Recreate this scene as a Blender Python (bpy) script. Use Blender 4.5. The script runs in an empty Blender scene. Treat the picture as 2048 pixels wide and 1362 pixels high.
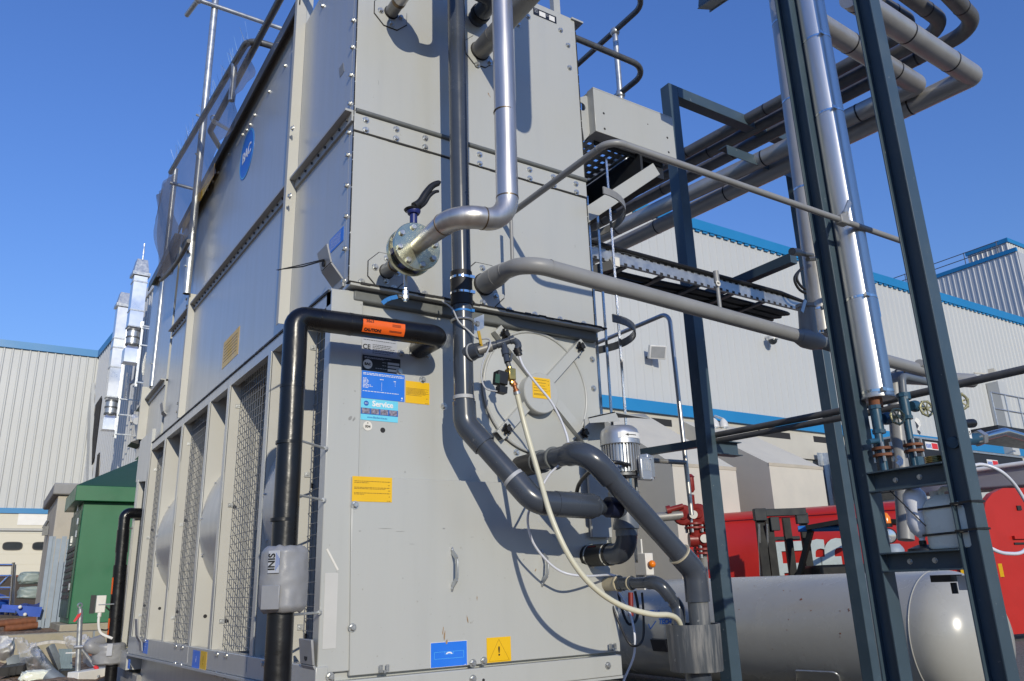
import bpy, bmesh, math, random
from mathutils import Vector, Matrix
random.seed(7)
C = bpy.context.scene.collection
scene = bpy.context.scene

# ------------------------------------------------------------------ camera
F_PX, W_PX, H_PX = 1572.0, 2048.0, 1362.0
ROT = Matrix(((0.84201861, -0.13559328, -0.52212942),
              (-0.53853383, -0.26762656, -0.79897268),
              (-0.03140037, 0.95393422, -0.29836811)))
CAM = Vector((-1.20952, -3.2, 0.8))
cam_data = bpy.data.cameras.new('camera')
cam_data.sensor_width = 36.0
cam_data.lens = F_PX / W_PX * 36.0
cam_data.clip_start = 0.05
cam_data.clip_end = 2000.0
cam = bpy.data.objects.new('camera', cam_data)
C.objects.link(cam)
cam.matrix_world = Matrix.Translation(CAM) @ ROT.to_4x4()
scene.camera = cam

# ------------------------------------------------------------------ light
SUN_EL, SUN_AZ = math.radians(18.5), math.radians(13.5)     # azimuth: from -Y towards -X
to_sun = Vector((-math.sin(SUN_AZ) * math.cos(SUN_EL), -math.cos(SUN_AZ) * math.cos(SUN_EL), math.sin(SUN_EL)))
world = bpy.data.worlds.new('World'); scene.world = world
world.use_nodes = True
wn = world.node_tree
bg = wn.nodes['Background']
sky = wn.nodes.new('ShaderNodeTexSky')
sky.sky_type = 'NISHITA'; sky.sun_disc = False
sky.sun_elevation = SUN_EL; sky.sun_rotation = math.pi + SUN_AZ
sky.air_density = 2.0; sky.dust_density = 0.0; sky.ozone_density = 6.0; sky.altitude = 50
tint = wn.nodes.new('ShaderNodeMix'); tint.data_type = 'RGBA'; tint.blend_type = 'MULTIPLY'; tint.inputs[0].default_value = 1.0
tint.inputs[7].default_value = (0.84, 1.0, 1.70, 1)      # the camera's cool white balance
wn.links.new(sky.outputs['Color'], tint.inputs[6]); wn.links.new(tint.outputs[2], bg.inputs['Color'])
bg.inputs['Strength'].default_value = 0.080
sl = bpy.data.lights.new('sun', 'SUN'); sl.energy = 2.36; sl.angle = math.radians(0.53); sl.color = (1.0, 0.92, 0.76)
so = bpy.data.objects.new('sun', sl); C.objects.link(so)
so.rotation_euler = (-to_sun).to_track_quat('-Z', 'Y').to_euler()
so.location = (-6, -20, 12)
scene.view_settings.view_transform = 'Standard'
scene.view_settings.look = 'None'
scene.view_settings.gamma = 1.0
scene.view_settings.exposure = 0.42
scene.render.engine = 'CYCLES'
scene.cycles.max_bounces = 8
scene.cycles.transparent_max_bounces = 12

# ------------------------------------------------------------------ measuring helpers
def ray(px, py):
    return (ROT @ Vector((px - W_PX / 2, H_PX / 2 - py, -F_PX))).normalized()
def P(px, py, x=None, y=None, z=None):
    """point of the place seen at a photograph pixel, on a plane x=, y= or z="""
    r = ray(px, py)
    for a, v in ((0, x), (1, y), (2, z)):
        if v is not None:
            return CAM + r * ((v - CAM[a]) / r[a])
def PD(px, py, d):
    """point at view depth d"""
    r = ray(px, py); f = ROT @ Vector((0, 0, -1))
    return CAM + r * (d / r.dot(f))
X, Y, Z = Vector((1, 0, 0)), Vector((0, 1, 0)), Vector((0, 0, 1))
V = lambda *a: Vector(a)

# ------------------------------------------------------------------ materials
M = {}
def pmat(name, col, rough=0.5, metal=0.0, var=0.06, scale=6.0, bump=0.0, bscale=40.0, dirt=None, dirt_amt=0.0,
         dirt_scale=3.0, streak=False, coat=0.0, alpha=1.0, spec=0.5, rvar=0.1, speck=None, speck_amt=0.0, speck_scale=60, speck_lo=0.66):
    m = bpy.data.materials.new(name); m.use_nodes = True
    nt = m.node_tree; N = nt.nodes; L = nt.links
    b = N['Principled BSDF']
    tc = N.new('ShaderNodeTexCoord'); mp = N.new('ShaderNodeMapping')
    L.new(tc.outputs['Object'], mp.inputs['Vector'])
    n1 = N.new('ShaderNodeTexNoise'); n1.inputs['Scale'].default_value = scale; n1.inputs['Detail'].default_value = 6
    n1.inputs['Roughness'].default_value = 0.6
    L.new(mp.outputs['Vector'], n1.inputs['Vector'])
    if streak: mp.inputs['Scale'].default_value = (6, 6, 0.5)
    mr = N.new('ShaderNodeMapRange')
    mr.inputs['From Min'].default_value = 0.3; mr.inputs['From Max'].default_value = 0.7
    mr.inputs['To Min'].default_value = 1 - var; mr.inputs['To Max'].default_value = 1 + var
    L.new(n1.outputs['Fac'], mr.inputs['Value'])
    mul = N.new('ShaderNodeMix'); mul.data_type = 'RGBA'; mul.blend_type = 'MULTIPLY'
    mul.inputs[0].default_value = 1.0
    mul.inputs[6].default_value = (*col, 1)
    L.new(mr.outputs['Result'], mul.inputs[7])
    out = mul.outputs[2]
    def overlay(out, colr, amt, sc, lo, hi, vec):
        n2 = N.new('ShaderNodeTexNoise'); n2.inputs['Scale'].default_value = sc; n2.inputs['Detail'].default_value = 8
        n2.inputs['Roughness'].default_value = 0.7
        L.new(vec, n2.inputs['Vector'])
        r2 = N.new('ShaderNodeMapRange'); r2.inputs['From Min'].default_value = lo; r2.inputs['From Max'].default_value = hi
        r2.inputs['To Min'].default_value = 0; r2.inputs['To Max'].default_value = amt
        L.new(n2.outputs['Fac'], r2.inputs['Value'])
        mx = N.new('ShaderNodeMix'); mx.data_type = 'RGBA'
        L.new(r2.outputs['Result'], mx.inputs[0]); L.new(out, mx.inputs[6]); mx.inputs[7].default_value = (*colr, 1)
        return mx.outputs[2]
    if dirt: out = overlay(out, dirt, dirt_amt, dirt_scale, 0.5, 0.75, mp.outputs['Vector'])
    if speck: out = overlay(out, speck, speck_amt, speck_scale, speck_lo, speck_lo + 0.04, tc.outputs['Object'])
    L.new(out, b.inputs['Base Color'])
    r3 = N.new('ShaderNodeMapRange'); r3.inputs['From Min'].default_value = 0.3; r3.inputs['From Max'].default_value = 0.7
    r3.inputs['To Min'].default_value = max(0.02, rough - rvar); r3.inputs['To Max'].default_value = min(1, rough + rvar)
    L.new(n1.outputs['Fac'], r3.inputs['Value']); L.new(r3.outputs['Result'], b.inputs['Roughness'])
    b.inputs['Metallic'].default_value = metal
    b.inputs['Specular IOR Level'].default_value = spec
    b.inputs['Coat Weight'].default_value = coat; b.inputs['Coat Roughness'].default_value = 0.22
    b.inputs['Alpha'].default_value = alpha
    if bump:
        nb = N.new('ShaderNodeTexNoise'); nb.inputs['Scale'].default_value = bscale; nb.inputs['Detail'].default_value = 4
        L.new(tc.outputs['Object'], nb.inputs['Vector'])
        bp = N.new('ShaderNodeBump'); bp.inputs['Strength'].default_value = bump; bp.inputs['Distance'].default_value = 0.01
        L.new(nb.outputs['Fac'], bp.inputs['Height']); L.new(bp.outputs['Normal'], b.inputs['Normal'])
    M[name] = m
    return m
pmat('casing', (0.438, 0.448, 0.428), 0.42, var=0.025, scale=2.2, coat=0.7, dirt=(0.31, 0.30, 0.27), dirt_amt=0.15, dirt_scale=2.2, streak=True, bump=0.03, bscale=3, speck=(0.2, 0.17, 0.12), speck_amt=0.5, speck_scale=33)
pmat('casing_cream', (0.47, 0.465, 0.425), 0.5, var=0.03, scale=3, dirt=(0.3, 0.27, 0.2), dirt_amt=0.2)
pmat('casing_edge', (0.40, 0.41, 0.40), 0.45, var=0.05, scale=8)
pmat('dark_gap', (0.02, 0.02, 0.022), 0.8, var=0.2)
pmat('seal', (0.012, 0.012, 0.013), 0.6, var=0.2, bump=0.3, bscale=80)
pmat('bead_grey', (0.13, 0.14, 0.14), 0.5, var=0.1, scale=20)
pmat('pvc_dark', (0.050, 0.060, 0.078), 0.24, var=0.10, scale=6, dirt=(0.13, 0.13, 0.125), dirt_amt=0.16, dirt_scale=5, speck=(0.34, 0.34, 0.33), speck_amt=0.5, speck_scale=24, rvar=0.06)
pmat('pvc_chalky', (0.075, 0.085, 0.095), 0.55, var=0.18, scale=8, dirt=(0.36, 0.34, 0.30), dirt_amt=0.85, dirt_scale=4, streak=True, speck=(0.5, 0.5, 0.46), speck_amt=0.6, speck_scale=30, rvar=0.15)
pmat('pipe_grey', (0.262, 0.266, 0.268), 0.42, var=0.06, scale=5, dirt=(0.15, 0.14, 0.12), dirt_amt=0.25)
pmat('pipe_grey_blue', (0.12, 0.14, 0.165), 0.42, var=0.06, scale=5)
pmat('zinc_pipe', (0.30, 0.295, 0.28), 0.5, metal=0.4, var=0.12, scale=14, dirt=(0.12, 0.1, 0.08), dirt_amt=0.35)
pmat('stainless', (0.56, 0.54, 0.52), 0.36, metal=0.82, var=0.07, scale=5, streak=True, dirt=(0.30, 0.26, 0.21), dirt_amt=0.35, rvar=0.07)
pmat('weld', (0.22, 0.16, 0.10), 0.45, metal=0.9, var=0.3, scale=40)
pmat('chrome', (0.78, 0.77, 0.74), 0.15, metal=1.0, var=0.05)
pmat('galv', (0.50, 0.52, 0.53), 0.38, metal=0.75, var=0.14, scale=18, dirt=(0.32, 0.33, 0.33), dirt_amt=0.4, dirt_scale=12)
pmat('galv_dark', (0.14, 0.145, 0.15), 0.42, metal=0.5, var=0.2, scale=18, speck=(0.4, 0.4, 0.38), speck_amt=0.5, speck_scale=50)
pmat('flange_zinc', (0.56, 0.56, 0.40), 0.26, metal=0.9, var=0.10, scale=7, rvar=0.1)
pmat('bolt', (0.52, 0.53, 0.52), 0.34, metal=0.8, var=0.15, scale=60)
pmat('bolt_washer', (0.06, 0.06, 0.06), 0.6)
pmat('alu_clad', (0.66, 0.655, 0.64), 0.36, metal=0.80, var=0.04, scale=4, streak=True, rvar=0.05)
pmat('alu_clad_dull', (0.47, 0.465, 0.455), 0.42, metal=0.55, var=0.08, scale=4, rvar=0.08, dirt=(0.30, 0.28, 0.25), dirt_amt=0.4, bump=0.03, bscale=6)
pmat('lagging_grey', (0.15, 0.147, 0.145), 0.5, metal=0.3, var=0.15, scale=10, dirt=(0.06, 0.055, 0.05), dirt_amt=0.5, dirt_scale=8)
pmat('band', (0.05, 0.05, 0.055), 0.4, metal=0.6)
pmat('navy_steel', (0.052, 0.082, 0.105), 0.38, var=0.08, scale=3, dirt=(0.10, 0.13, 0.15), dirt_amt=0.35, dirt_scale=3, speck=(0.35, 0.37, 0.36), speck_amt=0.6, speck_scale=26)
pmat('black_lagging', (0.006, 0.006, 0.007), 0.31, var=0.3, scale=7, bump=0.32, bscale=10, rvar=0.10)
pmat('black_plastic', (0.012, 0.012, 0.013), 0.42, var=0.15, scale=12)
pmat('rubber', (0.011, 0.011, 0.012), 0.55, var=0.2, scale=15)
pmat('blue_valve', (0.015, 0.025, 0.15), 0.4, var=0.1)
pmat('navy_rubber', (0.008, 0.012, 0.035), 0.4, var=0.15)
pmat('blue_plastic', (0.02, 0.17, 0.48), 0.45, var=0.05)
pmat('sticker_blue', (0.02, 0.18, 0.75), 0.35, var=0.02)
pmat('sticker_light_blue', (0.16, 0.62, 0.82), 0.35, var=0.02)
pmat('sticker_yellow', (0.80, 0.48, 0.01), 0.35, var=0.02)
pmat('sticker_orange', (0.85, 0.13, 0.012), 0.4, var=0.05)
pmat('sticker_white', (0.75, 0.75, 0.73), 0.4, var=0.03)
pmat('sticker_silver', (0.42, 0.44, 0.48), 0.4, var=0.05)
pmat('sticker_black', (0.012, 0.013, 0.017), 0.35, var=0.05)
pmat('ink_black', (0.01, 0.01, 0.01), 0.5)
pmat('ink_brown', (0.20, 0.11, 0.01), 0.5)
pmat('ink_white', (0.78, 0.80, 0.82), 0.5)
pmat('ink_blue', (0.02, 0.12, 0.45), 0.5)
pmat('picture', (0.22, 0.20, 0.26), 0.4, var=0.9, scale=90, speck=(0.7, 0.6, 0.5), speck_amt=0.9, speck_scale=120)
pmat('tag_white', (0.72, 0.70, 0.64), 0.4, var=0.03)
pmat('jacket_grey', (0.27, 0.275, 0.285), 0.42, var=0.06, scale=9, bump=0.25, bscale=14)
pmat('brass', (0.62, 0.42, 0.13), 0.30, metal=1.0, var=0.12, scale=30)
pmat('hose_cream', (0.62, 0.59, 0.44), 0.38, var=0.05, scale=6)
pmat('hose_white', (0.66, 0.68, 0.74), 0.3, var=0.04)
pmat('cable_grey', (0.42, 0.43, 0.44), 0.5)
pmat('beige_fitting', (0.50, 0.44, 0.31), 0.5, var=0.1, scale=20)
pmat('motor_silver', (0.52, 0.53, 0.54), 0.33, metal=0.7, var=0.06, scale=12)
pmat('copper', (0.50, 0.20, 0.09), 0.4, metal=0.8, var=0.15)
pmat('yellow_paint', (0.45, 0.28, 0.02), 0.45, var=0.15, scale=20)
pmat('vessel', (0.40, 0.395, 0.36), 0.26, var=0.04, scale=1.5, dirt=(0.28, 0.27, 0.24), dirt_amt=0.3, dirt_scale=2, speck=(0.10, 0.06, 0.035), speck_amt=0.85, speck_scale=15, speck_lo=0.675, rvar=0.05, coat=0.15)
pmat('red_valve', (0.22, 0.018, 0.014), 0.4, var=0.12, scale=12)
pmat('red_container', (0.46, 0.020, 0.013), 0.38, var=0.07, scale=1.2, dirt=(0.30, 0.02, 0.015), dirt_amt=0.4, dirt_scale=1.5)
pmat('tarp_grey', (0.36, 0.37, 0.38), 0.55, var=0.08, scale=1.5)
pmat('white_paint', (0.75, 0.74, 0.70), 0.5, var=0.04)
pmat('forklift_black', (0.009, 0.010, 0.011), 0.5, spec=0.2, var=0.1)
pmat('forklift_grey', (0.022, 0.027, 0.032), 0.5, spec=0.2, var=0.1)
pmat('cladding', (0.485, 0.50, 0.495), 0.42, var=0.025, scale=0.3, dirt=(0.45, 0.46, 0.45), dirt_amt=0.2, dirt_scale=0.6)
pmat('cladding_silver', (0.56, 0.565, 0.56), 0.36, metal=0.25, var=0.03, scale=0.3)
pmat('trim_blue', (0.015, 0.20, 0.45), 0.4, var=0.05, scale=0.5)
pmat('concrete', (0.46, 0.42, 0.34), 0.85, var=0.10, scale=1.4, dirt=(0.22, 0.21, 0.18), dirt_amt=0.4, dirt_scale=1.2, bump=0.2, bscale=30)
pmat('concrete_mossy', (0.36, 0.32, 0.23), 0.9, var=0.15, scale=4, dirt=(0.12, 0.13, 0.05), dirt_amt=0.6, dirt_scale=2, bump=0.3, bscale=25)
pmat('concrete_grey', (0.30, 0.295, 0.28), 0.9, var=0.12, scale=4, dirt=(0.18, 0.17, 0.16), dirt_amt=0.5, dirt_scale=3, bump=0.25, bscale=40)
pmat('render_pale', (0.56, 0.53, 0.455), 0.8, var=0.06, scale=0.6, dirt=(0.42, 0.41, 0.38), dirt_amt=0.4, dirt_scale=0.9)
pmat('soffit', (0.50, 0.48, 0.42), 0.8, var=0.05, scale=1)
pmat('charcoal', (0.018, 0.02, 0.024), 0.5, var=0.1)
pmat('green_paint', (0.022, 0.145, 0.060), 0.42, var=0.06, scale=2, dirt=(0.03, 0.12, 0.055), dirt_amt=0.4)
pmat('green_roof', (0.025, 0.075, 0.048), 0.6, var=0.1, scale=3)
pmat('green_dark', (0.02, 0.07, 0.045), 0.5, var=0.06)
pmat('door_cream', (0.60, 0.575, 0.48), 0.5, var=0.03, scale=1)
pmat('window_dark', (0.03, 0.035, 0.04), 0.15)
pmat('gate_blue_grey', (0.27, 0.33, 0.40), 0.5, var=0.1, scale=8)
pmat('blue_sheet', (0.012, 0.075, 0.42), 0.4, var=0.12, scale=3)
pmat('rust', (0.20, 0.075, 0.035), 0.75, var=0.3, scale=14)
pmat('rust_red', (0.19, 0.06, 0.03), 0.7, var=0.2, scale=8)
pmat('dark_brown', (0.055, 0.045, 0.04), 0.8, var=0.2)
pmat('scrap_grey', (0.22, 0.25, 0.27), 0.42, metal=0.3, var=0.12, scale=8)
pmat('scrap_green', (0.24, 0.30, 0.29), 0.5, var=0.1, scale=8)
pmat('red_tape', (0.65, 0.03, 0.04), 0.5)
pmat('amber', (0.85, 0.22, 0.01), 0.2, var=0.05)
pmat('lamp_glass', (0.75, 0.77, 0.76), 0.08, metal=0.7)
pmat('camera_white', (0.6, 0.6, 0.58), 0.35)
pmat('mesh_wire', (0.24, 0.25, 0.27), 0.4, metal=0.4, var=0.15, scale=18)
pmat('galv_matte', (0.33, 0.335, 0.335), 0.5, metal=0.25, var=0.1, scale=14)
pmat('patch_grey', (0.53, 0.53, 0.51), 0.45, var=0.03)
pmat('duct_steel', (0.74, 0.76, 0.79), 0.34, metal=0.85, var=0.05, scale=1)
pmat('netting', (0.17, 0.16, 0.165), 0.8, var=0.25, scale=9, alpha=0.55)
pmat('hi_vis', (0.45, 0.75, 0.05), 0.6)

def glassy(name, col, trans=0.5, rough=0.25, alpha=1.0):
    m = pmat(name, col, rough, var=0.05, alpha=alpha)
    m.node_tree.nodes['Principled BSDF'].inputs['Transmission Weight'].default_value = trans
    m.node_tree.nodes['Principled BSDF'].inputs['Subsurface Weight'].default_value = 0.0
    return m
glassy('milky_plastic', (0.80, 0.83, 0.72), 0.0, 0.3)
glassy('bottle_white', (0.80, 0.81, 0.84), 0.0, 0.35)
glassy('clear_wrap', (0.75, 0.77, 0.80), 0.3, 0.15, alpha=0.5)

def gravel_mat(name, base, light, dark, sc):
    m = bpy.data.materials.new(name); m.use_nodes = True
    nt = m.node_tree; N = nt.nodes; L = nt.links; b = N['Principled BSDF']
    tc = N.new('ShaderNodeTexCoord')
    v = N.new('ShaderNodeTexVoronoi'); v.inputs['Scale'].default_value = sc
    L.new(tc.outputs['Object'], v.inputs['Vector'])
    cr = N.new('ShaderNodeValToRGB')
    cr.color_ramp.elements[0].color = (*dark, 1); cr.color_ramp.elements[1].color = (*light, 1)
    e = cr.color_ramp.elements.new(0.5); e.color = (*base, 1)
    sx = N.new('ShaderNodeSeparateColor'); L.new(v.outputs['Color'], sx.inputs['Color'])
    L.new(sx.outputs['Red'], cr.inputs['Fac']); L.new(cr.outputs['Color'], b.inputs['Base Color'])
    b.inputs['Roughness'].default_value = 0.9
    bp = N.new('ShaderNodeBump'); bp.inputs['Strength'].default_value = 0.9; bp.inputs['Distance'].default_value = 0.03
    bp.invert = True
    L.new(v.outputs['Distance'], bp.inputs['Height']); L.new(bp.outputs['Normal'], b.inputs['Normal'])
    M[name] = m
gravel_mat('gravel', (0.27, 0.17, 0.10), (0.42, 0.30, 0.20), (0.13, 0.075, 0.04), 22)
gravel_mat('yard', (0.21, 0.195, 0.17), (0.28, 0.26, 0.23), (0.13, 0.12, 0.10), 55)

# ------------------------------------------------------------------ mesh builder
class MB:
    def __init__(self): self.bm = bmesh.new()
    def face(self, pts):
        vs = [self.bm.verts.new(p) for p in pts]
        try: return self.bm.faces.new(vs)
        except ValueError: return None
    def hexa(self, a, b):                       # two quads, bottom ring a and top ring b
        va = [self.bm.verts.new(p) for p in a]; vb = [self.bm.verts.new(p) for p in b]
        n = len(va)
        self.bm.faces.new(va[::-1]); self.bm.faces.new(vb)
        for i in range(n): self.bm.faces.new((va[i], va[(i + 1) % n], vb[(i + 1) % n], vb[i]))
        return self
    def box(self, c0, c1):
        x0, x1 = sorted((c0[0], c1[0])); y0, y1 = sorted((c0[1], c1[1])); z0, z1 = sorted((c0[2], c1[2]))
        return self.hexa([V(x0, y0, z0), V(x1, y0, z0), V(x1, y1, z0), V(x0, y1, z0)],
                         [V(x0, y0, z1), V(x1, y0, z1), V(x1, y1, z1), V(x0, y1, z1)])
    def obox(self, c, u, v, w, a, b, d):        # oriented box: half sizes a b d
        c = Vector(c); u = u.normalized() * a; v = v.normalized() * b; w = w.normalized() * d
        return self.hexa([c - u - v - w, c + u - v - w, c + u + v - w, c - u + v - w],
                         [c - u - v + w, c + u - v + w, c + u + v + w, c - u + v + w])
    def prism(self, pts, d):
        pts = [Vector(p) for p in pts]; d = Vector(d)
        return self.hexa(pts, [p + d for p in pts])
    def bar(self, p0, p1, w, h, up=Z):
        p0, p1 = Vector(p0), Vector(p1); t = (p1 - p0).normalized()
        s = t.cross(up)
        if s.length < 1e-4: s = t.cross(X)
        s.normalize(); u = s.cross(t)
        s *= w / 2; u *= h / 2
        return self.hexa([p0 - s - u, p0 + s - u, p0 + s + u, p0 - s + u], [p1 - s - u, p1 + s - u, p1 + s + u, p1 - s + u])
    def tube(self, pts, r, n=14, caps=True):
        pts = [Vector(p) for p in pts]
        rs = r if isinstance(r, (list, tuple)) else [r] * len(pts)
        t0 = (pts[1] - pts[0]).normalized()
        u = t0.orthogonal().normalized()
        rings = []; prev = t0
        for i, p in enumerate(pts):
            if i == 0: t = t0
            elif i == len(pts) - 1: t = (pts[i] - pts[i - 1]).normalized()
            else:
                a = (pts[i] - pts[i - 1]).normalized(); b = (pts[i + 1] - pts[i]).normalized()
                t = (a + b)
                t = t.normalized() if t.length > 1e-6 else a
            q = prev.rotation_difference(t); u = q @ u; u = (u - t * u.dot(t)).normalized(); prev = t
            w = t.cross(u)
            k = 1.0
            rings.append([self.bm.verts.new(p + (u * math.cos(2 * math.pi * j / n) + w * math.sin(2 * math.pi * j / n)) * rs[i] * k) for j in range(n)])
        for a, b in zip(rings, rings[1:]):
            for j in range(n): self.bm.faces.new((a[j], a[(j + 1) % n], b[(j + 1) % n], b[j]))
        if caps:
            self.bm.faces.new(rings[0][::-1]); self.bm.faces.new(rings[-1])
        return self
    def cyl(self, p0, p1, r0, r1=None, n=20): return self.tube([p0, p1], [r0, r0 if r1 is None else r1], n)
    def lathe(self, p, d, prof, n=24, closed=False):   # prof: (distance along d, radius)
        p = Vector(p); d = Vector(d).normalized(); u = d.orthogonal().normalized(); w = d.cross(u)
        rings = []
        for h, r in prof:
            r = max(r, 1e-4)
            rings.append([self.bm.verts.new(p + d * h + (u * math.cos(2 * math.pi * j / n) + w * math.sin(2 * math.pi * j / n)) * r) for j in range(n)])
        for a, b in zip(rings, rings[1:]):
            for j in range(n): self.bm.faces.new((a[j], a[(j + 1) % n], b[(j + 1) % n], b[j]))
        if not closed:
            self.bm.faces.new(rings[0][::-1]); self.bm.faces.new(rings[-1])
        else:
            a, b = rings[-1], rings[0]
            for j in range(n): self.bm.faces.new((a[j], a[(j + 1) % n], b[(j + 1) % n], b[j]))
        return self
    def ring(self, c, d, R, r, n=32, k=8, a0=0.0, a1=None, ux=None):
        c = Vector(c); d = Vector(d).normalized(); u = (ux or d.orthogonal()).normalized(); w = d.cross(u)
        full = a1 is None
        a1 = a0 + 2 * math.pi if full else a1
        pts = [c + (u * math.cos(a0 + (a1 - a0) * i / n) + w * math.sin(a0 + (a1 - a0) * i / n)) * R for i in range(n + (0 if full else 1))]
        if full:
            rings = []
            for i, p in enumerate(pts):
                o = (p - c).normalized()
                rings.append([self.bm.verts.new(p + (o * math.cos(2 * math.pi * j / k) + d * math.sin(2 * math.pi * j / k)) * r) for j in range(k)])
            for i in range(n):
                a, b = rings[i], rings[(i + 1) % n]
                for j in range(k): self.bm.faces.new((a[j], a[(j + 1) % k], b[(j + 1) % k], b[j]))
        else: self.tube(pts, r, k)
        return self
    def ball(self, c, r, n=12, sx=1, sy=1, sz=1):
        m = Matrix.Translation(Vector(c)) @ Matrix.Diagonal((r * sx, r * sy, r * sz, 1))
        bmesh.ops.create_uvsphere(self.bm, u_segments=n * 2, v_segments=n, radius=1, matrix=m)
        return self
    def build(self, name, mat, parent=None, bevel=0.0, smooth=True, angle=38):
        bm = self.bm
        bmesh.ops.recalc_face_normals(bm, faces=bm.faces)
        if parent is not None:
            w = Vector(ORIG.get(parent.name, (0, 0, 0)))
            bmesh.ops.translate(bm, verts=bm.verts, vec=-w)
        if name in SPLIT:
            left = clusters(bm)
            if 1 < len(left) <= 100:
                objs = []
                for fs in left:
                    b2 = MB(); mp_ = {}
                    for f in fs:
                        b2.bm.faces.new([mp_.setdefault(v, None) or mp_.__setitem__(v, b2.bm.verts.new(v.co)) or mp_[v] for v in f.verts])
                    objs.append(b2.finish(name, mat, parent, bevel, smooth, angle))
                bm.free(); return objs[0]
        return self.finish(name, mat, parent, bevel, smooth, angle)
    def finish(self, name, mat, parent, bevel, smooth, angle):
        bm = self.bm
        me = bpy.data.meshes.new(name); bm.to_mesh(me); bm.free()
        if smooth:
            me.shade_smooth(); me.set_sharp_from_angle(angle=math.radians(angle))
        me.materials.append(M[mat] if isinstance(mat, str) else mat)
        o = bpy.data.objects.new(name, me); C.objects.link(o)
        if parent is not None:
            o.parent = parent; ORIG[o.name] = tuple(ORIG.get(parent.name, (0, 0, 0)))
        if bevel:
            b = o.modifiers.new('bevel', 'BEVEL'); b.width = bevel; b.segments = 2; b.limit_method = 'ANGLE'; b.angle_limit = math.radians(40)
        return o
ORIG = {}
SPLIT = {'hose_clamp', 'flange_bolt', 'strap', 'rung', 'mesh_clip', 'weld_seam', 'channel_bolt', 'body_lug', 'scroll_screw', 'drain_hole', 'lagging_joint', 'stand_off_rod',
         'glue_bead', 'plate_hole', 'cage_bar', 'clamp', 'base_bolt', 'fixing_bolt', 'union_ring', 'coupling_rib', 'hinge', 'vent_slot', 'splice_joint', 'doorway', 'mast_rail',
         'lift_chain', 'round_tag', 'drilled_hole', 'castor', 'pocket', 'lid_rib', 'frame', 'rust_mark', 'scratch'}
def clusters(bm):
    """faces of the separate pieces; pieces whose boxes touch count as one"""
    seen, isl = set(), []
    for f0 in bm.faces:
        if f0 in seen: continue
        st, comp = [f0], []
        seen.add(f0)
        while st:
            f = st.pop(); comp.append(f)
            for v in f.verts:
                for g in v.link_faces:
                    if g not in seen: seen.add(g); st.append(g)
        co = [v.co for f in comp for v in f.verts]
        isl.append([comp, [min(c[i] for c in co) for i in range(3)], [max(c[i] for c in co) for i in range(3)]])
    done = False
    while not done:
        done = True
        for i in range(len(isl)):
            for j in range(i + 1, len(isl)):
                a, b = isl[i], isl[j]
                if all(a[1][k] - .002 <= b[2][k] and b[1][k] - .002 <= a[2][k] for k in range(3)):
                    isl[i] = [a[0] + b[0], [min(a[1][k], b[1][k]) for k in range(3)], [max(a[2][k], b[2][k]) for k in range(3)]]
                    del isl[j]; done = False; break
            if not done: break
    return [x[0] for x in isl]
def tag(o, label, cat, group=None):
    o['label'] = label; o['category'] = cat
    if group: o['group'] = group
    return o
def thing(name, label, cat, loc=(0, 0, 0), group=None):
    o = bpy.data.objects.new(name, None); C.objects.link(o); o.location = loc
    o.empty_display_size = 0.1
    ORIG[o.name] = tuple(loc)
    return tag(o, label, cat, group)
def struct(o, kind='structure'):
    o['kind'] = kind; return o
def plab(o, label): o['label'] = label; return o
def copy_tree(o, parent=None):
    c = o.copy(); C.objects.link(c)
    if parent is not None: c.parent = parent
    for ch in list(o.children): copy_tree(ch, c)
    return c
def fillet(pts, r, seg=8):
    pts = [Vector(p) for p in pts]; out = [pts[0]]
    rs = r if isinstance(r, (list, tuple)) else [r] * len(pts)
    for i in range(1, len(pts) - 1):
        a, b, c = pts[i - 1], pts[i], pts[i + 1]
        u = (a - b).normalized(); v = (c - b).normalized()
        ang = math.acos(max(-1, min(1, u.dot(v))))
        if ang > math.pi - 0.02 or rs[i] <= 0: out.append(b); continue
        d = min(rs[i] / math.tan(ang / 2), (a - b).length * 0.49 if i > 1 else (a - b).length * 0.95, (c - b).length * 0.49 if i < len(pts) - 2 else (c - b).length * 0.95)
        rr = d * math.tan(ang / 2)
        cen = b + (u + v).normalized() * (rr / math.sin(ang / 2))
        p0 = b + u * d; p1 = b + v * d
        e0 = (p0 - cen); e1 = (p1 - cen); th = e0.angle(e1); ax = e0.cross(e1).normalized()
        for k in range(seg + 1): out.append(cen + Matrix.Rotation(th * k / seg, 3, ax) @ e0)
    out.append(pts[-1]); return out
def spline(pts, seg=8):
    pts = [Vector(p) for p in pts]; q = [pts[0] * 2 - pts[1]] + pts + [pts[-1] * 2 - pts[-2]]; out = []
    for i in range(1, len(q) - 2):
        p0, p1, p2, p3 = q[i - 1:i + 3]
        for k in range(seg):
            t = k / seg
            out.append(0.5 * ((2 * p1) + (p2 - p0) * t + (2 * p0 - 5 * p1 + 4 * p2 - p3) * t * t + (3 * p1 - p0 - 3 * p2 + p3) * t ** 3))
    out.append(pts[-1]); return out
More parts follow.
